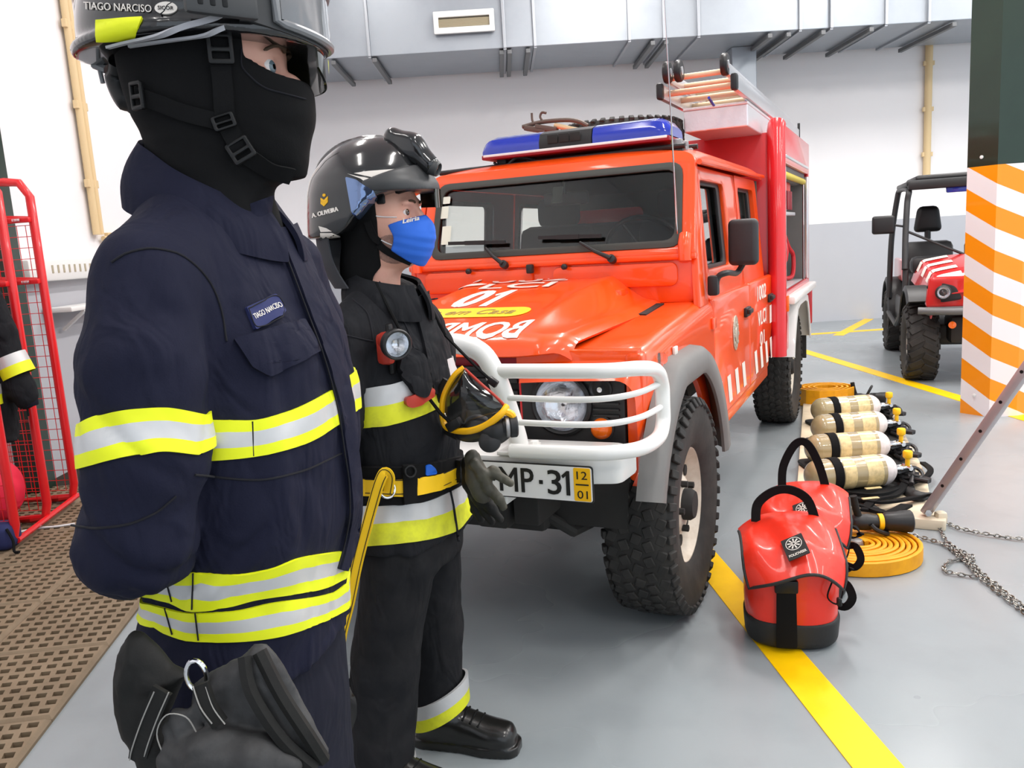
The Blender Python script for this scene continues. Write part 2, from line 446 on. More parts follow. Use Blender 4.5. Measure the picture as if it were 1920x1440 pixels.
# unseen fluorescent battens, added on the ceiling to light the hall
def lamp(x, y, en):
    m = MB(); m.box((0, 0, .06), (.24, 1.8, .08), .01, mi=0)
    for s in (-.06, .06): m.tube([(s, -.85, 0), (s, .85, 0)], .016, 8, mi=1)
    o = m.build('added_ceiling_light', ['white_paint', 'lamp_white'], loc=(x, y, ZC-.1))
    tag(o, 'unseen white twin tube lamp added on the ceiling to light the hall', 'added ceiling light', 'added tube lamps out of view')
    L = bpy.data.lights.new('added_tube_light', 'AREA'); L.shape = 'RECTANGLE'; L.size = .3; L.size_y = 1.8; L.energy = en; L.color = (1, .965, .93)
    lo = bpy.data.objects.new('added_tube_light', L); COL.objects.link(lo); lo.location = (x, y, ZC-.16)
for x in (-1.6, 1.6, 4.8, 8.0):
    for y, en in ((-2.6, 60), (1.2, 95), (5.0, 150), (8.6, 140)): lamp(x, y, en*(.3 if x < 0 else 1))

# painted floor lines
def strip(a, b, w, name='floor_line', z=.003):
    a, b = np.array(a, float), np.array(b, float); d = (b-a)/np.linalg.norm(b-a); n = np.array([-d[1], d[0]])*w/2
    m = MB(); q = [a-n, b-n, b+n, a+n]
    m.add([(p[0], p[1], zz) for zz in (0, z) for p in q], [(4, 5, 6, 7), (0, 1, 5, 4), (1, 2, 6, 5), (2, 3, 7, 6), (3, 0, 4, 7)])
    tag(m.build(name, 'yellow_line', smooth=False), kind='structure')
strip((.985, .6), (.79, 3.6), .13); strip((3.33, 9.7), (3.60, 4.6), .13)
strip((3.2, 10.80), (5.2, 10.89), .12, z=.004); strip((4.2, 10.55), (5.3, 12.17), .13, z=.002); strip((3.55, 10.95), (4.3, 12.1), .13, z=.002)
strip((-2.40, 4.2), (-2.56, 5.3), .09); strip((-3.04, 5.20), (-2.3, 5.20), .11, z=.004)
tag(MB().box((-3.06, 7.6, .002), (.27, 4.5, .005)).build('dark_floor_strip', 'mat_hole', smooth=False), kind='structure')  # thin dark brown strip laid flat along the foot of the left wall

# air duct along the back wall
DY0, DY1, DZ0, DZ1 = 10.62, 12.02, 3.75, 4.78
duct = empty('air_duct', (0, (DY0+DY1)/2, DZ0))
tag(duct, 'long galvanised sheet metal air duct running under the ceiling along the back wall', 'air duct', kind='thing')
dl = lambda p: (p[0], p[1]-(DY0+DY1)/2, p[2]-DZ0)
jx = [at_y(px, 80, DY0)[0] for px in (560, 691, 946, 1003, 1180, 1245, 1310, 1500, 1558, 1660, 1740)]
xs = [XL+.03]+jx[1:]+[8.9]
for i in range(len(xs)-1):
    a, bb = xs[i], xs[i+1]; step = 0.
    q = MB().box(dl(((a+bb)/2, (DY0+DY1)/2, (DZ0+DZ1)/2-.0)), (bb-a-.012, DY1-DY0-(.03 if i % 2 else 0), DZ1-DZ0), .008)
    q.build('duct_section', 'duct_metal', duct, smooth=False)
for x in xs[1:-1]:
    q = MB(); q.box(dl((x, DY0-.01, (DZ0+DZ1)/2)), (.035, .05, DZ1-DZ0+.02), .004)
    q.box(dl((x, (DY0+DY1)/2, DZ0-.01)), (.035, DY1-DY0+.04, .035), .004)
    q.build('flange', 'duct_rib', duct, smooth=False)
for px in (622, 700, 940, 955, 990, 1225, 1250, 1445, 1480, 1545, 1635, 1790):
    x = at_y(px, 90, DY0)[0]
    MB().box(dl((x, (DY0+DY1)/2+.02, DZ0-.045)), (.055, DY1-DY0+.02, .05), .006).build('support_rail', 'bracket_grey', duct, smooth=False)
v0, v1 = at_y(815, 67, DY0), at_y(925, 8, DY0)
g = empty('vent_grille', dl(((v0[0]+v1[0])/2, DY0, (v0[2]+v1[2])/2-.03)), parent=duct)
w, h = v1[0]-v0[0], v1[2]-v0[2]-.06
fr = MB().plate([rrect(w, h, .012), rrect(w-.12, h-.14, .006)], .05, .006, M=frame((0, -.02, 0), (1, 0, 0), (0, 0, 1))).build('grille_frame', 'white_paint', g, smooth=False)
fr.parent = duct; fr.location = g.location; bpy.data.objects.remove(g)
k = MB().box((0, -.006, 0), (w-.1, .01, h-.12)).build('grille_back', 'grille_dark', fr, smooth=False)
k = MB()
for i in range(9):
    z = (i-4)*(h-.17)/9
    k.box((0, -.035, z), (w-.12, .03, .012), rot=Matrix.Rotation(.6, 3, 'X'))
k.build('slat', 'grille_slat', fr, smooth=False)
a, bb = at_y(1366, 90, 11.5), at_y(1412, 90, 11.5)
MB().box(dl(((a[0]+bb[0])/2, 11.5, (DZ0+2.6)/2)), (bb[0]-a[0], .30, DZ0-2.6), .01).build('drop_duct', 'duct_metal', duct, smooth=False)

# conduits
def at_x(px, py, X): r = ray(px, py); return CAM+r*(X/r[0])
def conduit(a, c, r, label, two=(0, 0, 0)):
    m = MB(); two = Vector(two)
    for k in ((-1, 1) if two.length else (0,)): m.tube([V3(a)+two*k, V3(c)+two*k], r, 10)
    o = m.build('conduit', 'beige_paint'); d = (V3(c)-V3(a)).normalized()
    for f in (.2, .5, .8):
        p = V3(a).lerp(V3(c), f); MB().bar(p-d*.03, p+d*.03, (.05+2*two.length+2*r), .035, .004, up=((1, 0, 0) if a[0] < -3 else (0, -1, 0))).build('clip', 'beige_paint', o, smooth=False)
    tag(o, label, 'conduit', kind='thing')
WX_ = XL+.045
a, c = at_x(108, -60, WX_), at_x(191, 440, WX_); a[1] = c[1] = (a[1]+c[1])/2
conduit(a, c, .028, 'pair of beige pipes running down the white wall behind the near helmet', (0, .030, 0))
conduit(at_x(140, -12, WX_), at_x(204, 36, WX_), .028, 'short slanted beige pipe high on the wall beside the near helmet')
conduit(c+np.array([.0, .07, -.03]), c+np.array([0, .5, -.02]), .02, "short level beige pipe branching off behind the near firefighter's shoulder")
a, c = at_y(1743, 60, YB-.06), at_y(1737, 345, YB-.06); conduit(a, c, .05, 'single beige pipe on the white back wall left of the striped pillar')
# small heater and the bracket shelf on the left wall
a, c = at_x(56, 529, XL+.10), at_x(235, 497, XL+.10)
h0 = empty('wall_mounted_heater', (XL+.055, (a[1]+c[1])/2, a[2])); tag(h0, 'flat white wall heater with a row of slots beside the red locker rack', 'heater', kind='thing')
LY = c[1]-a[1]
MB().box((0, 0, .07), (.11, LY, .15), .015).build('heater_casing', 'white_paint', h0)
for i in range(14): MB().box((.055, -LY/2+.28+i*.075, .075), (.006, .022, .055)).build('slot', 'grille_slat', h0, smooth=False)
a, c = at_x(100, 566, XL+.12), at_x(240, 590, XL+.12)
m = MB(); m.box((XL+.11, a[1]+.7, 1.15), (.20, 1.3, .035), .008); m.bar((XL+.03, a[1]+.25, 1.00), (XL+.20, a[1]+.25, 1.13), .03, .02); m.bar((XL+.03, a[1]+1.1, 1.00), (XL+.20, a[1]+1.1, 1.13), .03, .02)
tag(m.build('bracket_shelf', 'white_paint'), 'pale bracket shelf on the grey wall below the white heater', 'shelf', kind='thing')
# ================================================================== fire truck
RED = s2l(232, 44, 12)
mk('truck_orange', (.88, .078, .003), .30, coat=.6)
mk('box_red', (.66, .012, .018), .3, coat=.6)
mk('dark_red', (.28, .008, .02), .45)
mk('tyre_rubber', (.022, .021, .02), .75, bump=(30, .25, .004), var=(11, (.055, .05, .045), .6))
mk('rim_cream', (.72, .66, .56), .4, var=(8, (.35, .24, .14), .55))
mk('black_trim', (.016, .016, .017), .5)
mk('flare_grey', (.16, .155, .15), .62, var=(6, (.20, .19, .18), .5))
mk('chassis_dark', (.018, .017, .016), .8)
mk('rubber_seal', (.05, .052, .045), .6)
mk('glass_clear', (.90, .93, .90), .01, trans=1., ior=1.42)
mk('lamp_glass', (.97, .98, 1.), .05, trans=1., ior=1.12)
mk('reflector', (.90, .92, .96), .22, metal=.8, bump=(45, .5, .004))
mk('amber_glass', (.9, .16, .01), .15, coat=.5)
mk('blue_lens', (.008, .03, .42), .12, coat=.8)
mk('decal_white', (.80, .74, .68), .45)
mk('decal_yellow', s2l(250, 200, 40), .4)
mk('decal_grey', s2l(150, 130, 70), .5)
mk('seat_fabric', (.06, .062, .065), .85)
mk('dash_grey', (.17, .17, .15), .7)
mk('mirror_back', (.035, .033, .035), .5, bump=(120, .15, .002))
mk('chrome', (.8, .8, .82), .12, metal=1.)
mk('aluminium', (.74, .74, .76), .3, metal=.85, bump=(40, .2, .003))
mk('alu_tread', (.78, .77, .80), .32, metal=.55, bump=(55, .5, .004))
mk('steel_dull', (.35, .34, .34), .4, metal=.8)
mk('rusty_iron', (.11, .08, .065), .55, metal=.3)
mk('plate_white', (.80, .80, .80), .4)
mk('plate_black', (.01, .01, .01), .5)
mk('plate_yellow', s2l(246, 186, 10), .4)
mk('sticker_pale', (.72, .74, .62), .5)
mk('wood_pale', (.62, .47, .27), .6)
mk('rung_tan', s2l(226, 196, 162), .45, metal=.1)
mk('shutter_yellow', s2l(214, 196, 60), .45)
mk('crest_metal', (.55, .48, .38), .35, metal=.6, bump=(90, .6, .004))

TYAW = math.radians(-90-25.18)
TF = np.array([math.cos(TYAW), math.sin(TYAW), 0]); TL = np.array([-math.sin(TYAW), math.cos(TYAW), 0])
TO = np.array([-.0998, 3.377, 0])+.08*TL
T = empty('fire_truck', TO, TYAW)
tag(T, 'orange red four-wheel-drive fire truck with white bull bar parked on the grey floor', 'truck', kind='thing')
HW = .72
def tl(px, py, ax, val):
    """a point of the truck seen at a pixel, in truck axes, on the plane axis=val"""
    r = ray(px, py); lr = np.array([r@TF, r@TL, r[2]]); w = CAM-TO; lc = np.array([w@TF, w@TL, w[2]])
    return lc+lr*((val-lc[ax])/lr[ax])
def side(z): return HW-max(0., z-1.12)*.085
def tb(name, mb, mats, parent=None, **k): return mb.build(name, mats, parent or T, **k)

# ---- tyres and wheels
def tyre_mesh(R, w, ri, rows=5, nb=44, blk=.0065, lug=False):
    m = MB(); h = w/2
    pr = [(ri, -h*.72), (ri+.02, -h*.86), (R*.82, -h), (R*.93, -h*.97), (R*.985, -h*.80), (R, -h*.6), (R, h*.6), (R*.985, h*.80), (R*.93, h*.97), (R*.82, h), (ri+.02, h*.86), (ri, h*.72)]
    m.lathe(pr, 56)
    rw = 2*h*.86/rows
    for i in range(nb):
        a = 2*PI*i/nb
        for q in range(rows):
            y = (q-(rows-1)/2)*rw; aa = a+(q % 2)*PI/nb+random.uniform(-.01, .01)
            Rr = R-(.006 if q in (0, rows-1) else 0)
            Mx = Matrix.Rotation(aa, 4, 'Z') @ Matrix.Translation((Rr, 0, y)) @ Matrix.Rotation((.35 if q % 2 else -.35), 4, 'X')
            if lug: Mx = Matrix.Rotation(aa, 4, 'Z') @ Matrix.Translation((Rr, 0, y)) @ Matrix.Rotation(.5*(1 if y > 0 else -1), 4, 'X')
            m.box((0, 0, 0), (blk*2.2, 2*PI*R/nb*(.5 if lug else .66), rw*(1.1 if lug else .8)), .003, M=Mx, seg=1)
        for s in (-1, 1):
            Mx = Matrix.Rotation(a, 4, 'Z') @ Matrix.Translation((R*.955, 0, s*h*.95)) @ Matrix.Rotation(s*.5, 4, 'Y')
            m.box((0, 0, 0), (.035, 2*PI*R/nb*.5, .016), .003, M=Mx, seg=1)
    return m
def rim_mesh(ri, w, off, holes=8):
    m = MB(); h = w/2*.74
    m.lathe([(ri+.012, -h), (ri-.004, -h+.006), (ri-.012, -h+.03), (ri-.035, 0.), (ri-.035, h*.3), (ri-.014, h-.03), (ri-.002, h-.004), (ri+.012, h), (ri+.014, h-.012)], 48)
    d = h-off
    m.lathe([(ri-.03, d-.035), (ri-.05, d-.005), (ri-.075, d+.012), (.115, d+.014), (.10, d+.03), (.075, d+.034), (.0, d+.034)], 40)
    return m, d
MROT = Matrix.Rotation(-PI/2, 4, 'X')       # local z of a wheel -> +y
def wheel(parent, x, y, z, R, w, ri, sgn, name='wheel', **k):
    W0 = empty(name, (x, y, z), parent=parent); W0.rotation_euler = (-PI/2 if sgn > 0 else PI/2, 0, 0)
    return W0
def wheel_parts(W0, R, w, ri, rimmat='rim_cream', off=.05, tread=None):
    ty = (tread or tyre_mesh(R, w, ri)).build('tyre', 'tyre_rubber', W0)
    m, d = rim_mesh(ri, w, off); rm = m.build('rim', rimmat, W0)
    h = MB(); h.lathe([(.06, d+.02), (.06, d+.06), (.05, d+.075), (0, d+.075)], 20)
    for i in range(5):
        a = 2*PI*i/5; h.lathe([(.013, d+.03), (.013, d+.055), (0, d+.058)], 6, M=Matrix.Translation((.09*math.cos(a), .09*math.sin(a), 0)))
    h.build('hub', 'steel_dull' if rimmat != 'rim_cream' else 'chassis_dark', W0)
    for i in range(8):
        a = 2*PI*i/8; b = MB().lathe([(.022, d+.004), (.022, d+.0185), (0, d+.0185)], 14, M=Matrix.Translation((.145*math.cos(a), .145*math.sin(a), 0)))
        if rimmat == 'rim_cream' and i % 1 == 0: b.build('rim_hole', 'chassis_dark', W0)
    return W0
WX = [(.02, 1), (-3.28, 1), (.02, -1), (-3.28, -1)]
w0 = None
for x, s in WX:
    W0 = wheel(T, x, s*.655, .405, .405, .25, .215, s)
    if w0 is None: w0 = wheel_parts(W0, .405, .25, .215, off=.055); base = [c for c in COL.objects if c.parent == W0]
    else:
        for c in base: d = c.copy(); COL.objects.link(d); d.parent = W0

# ---- chassis
m = MB()
for s in (-1, 1): m.box((-1.6, s*.38, .60), (4.6, .09, .16), .01)
m.box((-1.6, 0, .78), (3.2, 1.2, .08), .01); m.box((.02, 0, .41), (.16, 1.1, .13), .03); m.box((-3.28, 0, .41), (.16, 1.1, .13), .03)
m.box((-3.28, 0, .44), (.3, .3, .3), .08); m.box((.05, .2, .43), (.28, .28, .28), .08)
m.box((.35, 0, .55), (.5, .8, .18), .02); m.box((-.3, 0, .62), (1., .7, .3), .05)
m.tube([(.30, -.5, .46), (.30, .5, .46)], .022, 8); m.tube([(.62, .28, .60), (.5, .46, .44), (.05, .52, .40)], .02, 8)
m.box((.60, .26, .56), (.22, .12, .12), .02); m.box((-2.0, .50, .52), (.5, .22, .24), .03)
tb('chassis', m, 'chassis_dark')
for x in (.02, -3.28):
    for s in (-1, 1): tb('wheel_well', MB().grid(lambda u, v: (x+.50*math.cos(PI*u), s*(.36+.30*v), .47+.46*math.sin(PI*u)), 16, 1), 'chassis_dark')
m = MB(); m.box((.40, .43, .52), (.1, .05, .16), .01); m.lathe([(.035, -.02), (.045, 0), (.035, .02)], 14, M=Matrix.Translation((.62, .22, .57)) @ MROT); tb('tow_hook', m, 'steel_dull')

# ---- front wings: section swept along the length
def arch(x, xc, R, lo):
    d = abs(x-xc); return max(lo, .405+math.sqrt(max(R*R-d*d, 0))) if d < R else lo
def wing(s):
    m = MB()
    xs = sorted(set([round(-.62+1.09*i/40, 4) for i in range(41)]+[-.4999+.02, .5199]))
    def sec(x):
        f = (x+.62)/1.09; zt = 1.135-.065*f-.02*f*f; rr = .065; nose = max(0., (x-.40)/.07); zt -= .028*nose*nose
        hw = HW-.012*max(0, (x-.30)/.17)**2
        zl = arch(x, .02, .515, .56 if x < 0 else .62)
        p = [(.30, zt-.012), (.46, zt-.004), (hw-rr, zt)]
        for i in range(1, 6):
            a = PI/2*(1-i/6); p.append((hw-rr+rr*math.cos(a), zt-rr+rr*math.sin(a)))
        p += [(hw, zt-rr), (hw+.004, (zt-rr)*.6+zl*.4), (hw, zl), (hw-.02, zl)]
        return [(x, s*a, b) for a, b in p]
    S = [sec(x) for x in xs]; n = len(S[0])
    m.add([p for q in S for p in q], [(i*n+j, (i+1)*n+j, (i+1)*n+j+1, i*n+j+1) for i in range(len(S)-1) for j in range(n-1)])
    return m
for s in (-1, 1):
    wg = tb('front_wing', wing(s), 'truck_orange', ang=50)
    # red corner post and the front panel round the lamps
    m = MB(); m.plate([roundpoly([(.655, .62), (.715, .62), (.715, 1.045), (.655, 1.045)], .02)], .06, .01, fn=lambda p: (.415+p[2], s*p[0], p[1])); m.plate([[(.27, .985), (.70, .985), (.70, 1.055), (.27, 1.055)]], .05, .008, fn=lambda p: (.42+p[2], s*p[0], p[1]))
    tb('corner_panel', m, 'truck_orange')
    m = MB(); m.plate([roundpoly([(.285, .66), (.65, .66), (.655, .98), (.285, .98)], .012), circ(.093, 32, .434, .876)], .05, .008, fn=lambda p: (.428+p[2], s*p[0], p[1]))
    for i in range(4): m.box((.482, s*.59, .84+i*.02), (.012, .09, .008), .002)
    lp = tb('lamp_panel', m, 'black_trim')
    MX = Matrix.Translation((.47, s*.434, .876)) @ Matrix.Rotation(PI/2, 4, 'Y')
    h = empty('headlight', (0, 0, 0), parent=T); bpy.data.objects.remove(h)
    h = MB().lathe([(.108, -.01), (.108, .02), (.100, .026), (.092, .02), (.092, .0)], 40, M=MX).build('headlight', 'black_trim', T)
    MB().lathe([(.092, .012), (.082, -.01), (.06, -.03), (.03, -.042), (.012, -.045), (.012, -.01), (0, -.006)], 36, M=MX).build('lamp_reflector', 'reflector', h)
    MB().lathe([(.094, .014), (.085, .026), (.06, .036), (.03, .041), (0, .043)], 36, M=MX).build('lamp_lens', 'lamp_glass', h)
    for zz, mt, r in ((.928, 'lamp_glass', .034), (.798, 'amber_glass', .036)):
        MX = Matrix.Translation((.475, s*.574, zz)) @ Matrix.Rotation(PI/2, 4, 'Y')
        q = MB().lathe([(r+.005, 0), (r+.005, .012), (r-.002, .014)], 28, M=MX).build('side_lamp' if zz > .9 else 'indicator_lamp', 'black_trim', T)
        MB().lathe([(r, .01), (r-.004, .03), (r*.6, .040), (0, .043)], 28, M=MX).build('lamp_lens', mt, q)
        if zz > .9: MB().lathe([(r-.004, .008), (r*.6, -.01), (.012, -.012), (.008, .02), (0, .022)], 24, M=MX).build('lamp_reflector', 'reflector', q)
    # wheel arch flare
    m = MB()
    FS = [(.612, 0.), (.606, .048), (.585, .072), (.525, .074), (.505, .062), (.505, .05), (.535, .06), (.59, .0)]
    def fl(u, v):
        a = math.radians(19+(172-19)*u); R, w = FS[int(v*8+.001) % 8]
        zz = min(.405+R*math.sin(a), .405+.585-(.612-R))
        return (.02+R*math.cos(a)*(1+.06*(1-abs(math.sin(a)))), s*(HW+w), zz)
    m.grid(fl, 30, 8, cv=True); tb('wheel_arch_flare', m, 'flare_grey', ang=50)
    m = MB(); q = (.29, HW+.006, 1.0) if s > 0 else (.29, -HW-.006, 1.0)
    m.lathe([(.02, -.012), (.02, .012), (.012, .02), (0, .021)], 18, M=Matrix.Translation(q) @ (MROT if s > 0 else MROT.inverted())); tb('side_repeater', m, 'lamp_glass')
    m = MB(); m.box((.10, s*(HW+.008), 1.0), (.045, .01, .03), .002); tb('white_marker', m, 'decal_white')
    # wing vent
    vq = [tl(px_, py_, 2, 1.082) for px_, py_ in ((1158, 600), (1212, 601), (1246, 588), (1192, 589))]
    m = MB(); m.plate([[(q_[0], s*q_[1]) for q_ in vq]], .006, 0, fn=lambda p: (p[0], p[1], 1.132-.065*((p[0]+.62)/1.09)-.02*((p[0]+.62)/1.09)**2+p[2])); tb('wing_vent', m, 'chassis_dark')

# ---- bonnet
def bon(u, v):
    """u front..back, v -1..1 across"""
    hw = .475+.075*u
    x = .55-1.06*u; y = v*hw
    base = 1.082+.04*u**.8; zc = 1.128+.118*u-.035*(1-u)**3
    a = abs(v); k = 0. if a < .55 else (1 if a > .90 else (lambda t: t*t*(3-2*t))((a-.55)/.35))
    z = zc*(1-k)+(base+.020)*k
    ridge = .012*math.exp(-((a-.60)/.10)**2)*min(1, u*3); z += ridge
    if a > .90: z -= .03*((a-.90)/.10)**1.5
    if u < .09: t = 1-u/.09; z -= .052*t*t; x -= .018*t*t*t; 
    x -= .06*max(0, a-.8)/.2*(1-u)**2
    return (x, y, z)
m = MB(); NU, NV = 48, 56
m.grid(lambda u, v: bon(u**1.3, 2*v-1), NU, NV, thick=.014); bonnet = tb('bonnet', m, 'truck_orange', ang=60)
def hood_z(x, y):
    u = min(max((.55-x)/1.06, 0), 1); hw = .475+.075*u; return bon(u, max(-1, min(1, y/hw)))[2]
def hood_text(txt, cx, cy, h, w, mt, mirror=False, bold=.03, name='lettering', lift=.0025, shear=0.):
    v, f = text2d(txt, h, w, bold, .0015, .03, shear)
    m = MB(); m.add([(cx-b, cy+(-a if mirror else a), hood_z(cx-b, cy+(-a if mirror else a))+lift+c) for a, b, c in v], f)
    return m.build(name, mt, bonnet, smooth=False)
HT = lambda px, py: (lambda p: p)(hood_hit(px, py))
def hood_hit(px, py):
    a, b = tl(px, py, 0, .9), tl(px, py, 0, -.5)
    for i in range(400):
        p = a+(b-a)*i/400
        if p[0] < .53 and p[2] <= hood_z(p[0], p[1]): break
    return p
a, bb = hood_hit(968, 636), hood_hit(966, 605)
hood_text('BOMBEIROS', (a[0]+bb[0])/2, a[1]-.36, abs(a[0]-bb[0]), .72, 'decal_white', True, .02)
a, bb, c = hood_hit(838, 577), hood_hit(870, 545), hood_hit(958, 560)
h_, w_, cx_, cy_ = abs(a[0]-bb[0]), abs(c[1]-a[1])*.95, (a[0]+bb[0])/2, (a[1]+c[1])/2-.01
hood_text('0', cx_, cy_-.26*w_, h_, .46*w_, 'decal_white', False, .03)
v, f = plate2d([[(.20*w_, -h_/2), (.36*w_, -h_/2), (.36*w_, h_/2), (.22*w_, h_/2), (.06*w_, h_*.22), (.12*w_, h_*.12), (.20*w_, h_*.24)]], .0012, 0, sub=.03)
m = MB(); m.add([(cx_-q, cy_+p, hood_z(cx_-q, cy_+p)+.002+r) for p, q, r in v], f); m.build('lettering', 'decal_white', bonnet, smooth=False)
hood_text('VLCI', -.325, -.15, .115, .50, 'decal_white', False, .025, lift=.005)
hood_text('1002', -.452, -.10, .075, .46, 'decal_white', False, .025, lift=.005)
a, bb, c = hood_hit(900, 596), hood_hit(900, 579), hood_hit(988, 588)
xc, hh = (a[0]+bb[0])/2, abs(a[0]-bb[0]); W_ = .62; yc = c[1]-W_/2
v, f = plate2d([rrect(W_, hh, hh*.48, 6)], .0012, 0, sub=.03)
m = MB(); m.add([(xc-b, yc+a_, hood_z(xc-b, yc+a_)+.002+c_) for a_, b, c_ in v], f); m.build('yellow_banner', 'decal_yellow', bonnet, smooth=False)
hood_text('Fica em Casa', xc, yc+.03, hh*.5, W_*.72, 'decal_grey', False, .0, lift=.0045, shear=.3)

# ---- grille and slam panel
m = MB(); m.box((.43, 0, .86), (.04, .57, .30), .005)
for i in range(7): m.box((.465, 0, .74+i*.042), (.03, .55, .016), .004)
m.box((.455, 0, .66), (.05, 1.2, .09), .01)
tb('grille', m, 'black_trim')
m = MB(); m.box((.44, 0, 1.022), (.05, .58, .055), .006); tb('slam_panel', m, 'dark_red')
for s in (-1, 1): tb('grille_edge', MB().box((.462, s*.284, .86), (.03, .008, .30), .002), 'box_red')

# ---- bumper, bull bar, number plate
m = MB()
m.plate([roundpoly([(.79, -.52), (.80, 0), (.79, .52), (.74, .715, .03), (.60, .725, .02), (.56, .66), (.58, 0), (.56, -.66), (.60, -.725, .02), (.74, -.715, .03)], .02)], .085, .012, fn=lambda p: (p[0], p[1], .690+p[2]))
m.plate([roundpoly([(.60, -.36), (.79, -.36), (.79, .36), (.60, .36)], .01)], .07, .008, fn=lambda p: (p[0], p[1], .615+p[2]))
tb('front_bumper', m, 'white_paint')
def bar_path(z, full=True):
    return [(.80, .30, z), (.80, .60, z), (.79, .70, z), (.755, .765, z), (.68, .795, z), (.56, .80, z)]
bull = None
for s in (-1, 1):
    mir = lambda P: [(a, s*b, c) for a, b, c in P]
    top = smooth_path([(.80, .33, 1.038), (.80, .60, 1.040), (.785, .71, 1.040), (.73, .78, 1.038), (.63, .80, 1.015), (.57, .80, .965), (.565, .80, .90), (.57, .80, .845), (.63, .80, .812), (.73, .775, .803), (.785, .70, .799), (.80, .60, .797), (.80, .39, .794)], 6)
    m = MB(); m.tube(mir(top), .0225, 14)
    if bull is None: bull = m.build('bull_bar', 'white_paint', T)
    else: m.build('side_loop', 'white_paint', bull)
    for z in (.958, .884):
        m = MB(); m.tube(mir(smooth_path([(.80, .345, z), (.80, .58, z-.002), (.775, .70, z), (.70, .77, z+.005), (.57, .80, z+.012)], 6)), .0095, 10); m.build('thin_rail', 'white_paint', bull)
    m = MB(); m.box((.73, s*.385, .783), (.14, .09, .012), .003)
    for dx in (-.04, .04): m.lathe([(.014, 0), (.014, .012), (0, .014)], 6, M=Matrix.Translation((.73+dx, s*.42, .788)))
    m.build('foot_plate', 'white_paint', bull)
m = MB(); hoop = [(.73, .385, .785), (.75, .385, .84), (.785, .372, .95), (.80, .352, 1.03), (.80, .315, 1.09), (.80, .25, 1.118), (.80, .15, 1.125)]
m.tube(smooth_path(hoop+[(a, -b, c) for a, b, c in hoop[::-1]], 5), .031, 16); m.build('centre_hoop', 'white_paint', bull)
# number plate: x.MP.31 with the yellow date strip
PY, PZ, PWd, PHt = .405, .708, .50, .112
pm = frame((.812, PY, PZ), (0, 1, 0), (0, 0, 1))
pl = MB().plate([rrect(PWd, PHt, .01)], .006, .002, M=pm).build('number_plate', 'plate_black', T)
MB().plate([rrect(PWd-.008, PHt-.008, .008)], .002, 0, M=frame((.8165, PY, PZ), (0, 1, 0), (0, 0, 1))).build('plate_face', 'plate_white', pl, smooth=False)
MB().plate([rrect(.052, PHt-.012, .004)], .001, 0, M=frame((.8187, PY+PWd/2-.034, PZ), (0, 1, 0), (0, 0, 1))).build('date_strip', 'plate_yellow', pl, smooth=False)
def ptext(t, y, z, h, w=None, b=.0):
    v, f = text2d(t, h, w, b, .001); m = MB(); m.add(v, f, frame((.8202, PY+y, PZ+z), (0, 1, 0), (0, 0, 1))); m.build('characters', 'plate_black', pl, smooth=False)
ptext('MP', .006, .002, .074, .112, .014); ptext('3', .129, .002, .074, .042, .014); m = MB(); m.plate([[(-.002, -.037), (.010, -.037), (.010, .037), (.001, .037), (-.016, .022), (-.011, .014), (-.002, .022)]], .001, 0, M=frame((.8202, PY+.168, PZ+.002), (0, 1, 0), (0, 0, 1))); m.build('characters', 'plate_black', pl, smooth=False); ptext('12', .216, .028, .024, .032); ptext('01', .216, -.03, .024, .032)
m = MB(); m.box((.8202, PY+.086, PZ), (.001, .012, .012)); m.box((.8202, PY-.072, PZ), (.001, .012, .012)); m.box((.8202, PY+.216, PZ), (.001, .04, .004)); m.build('characters', 'plate_black', pl, smooth=False)

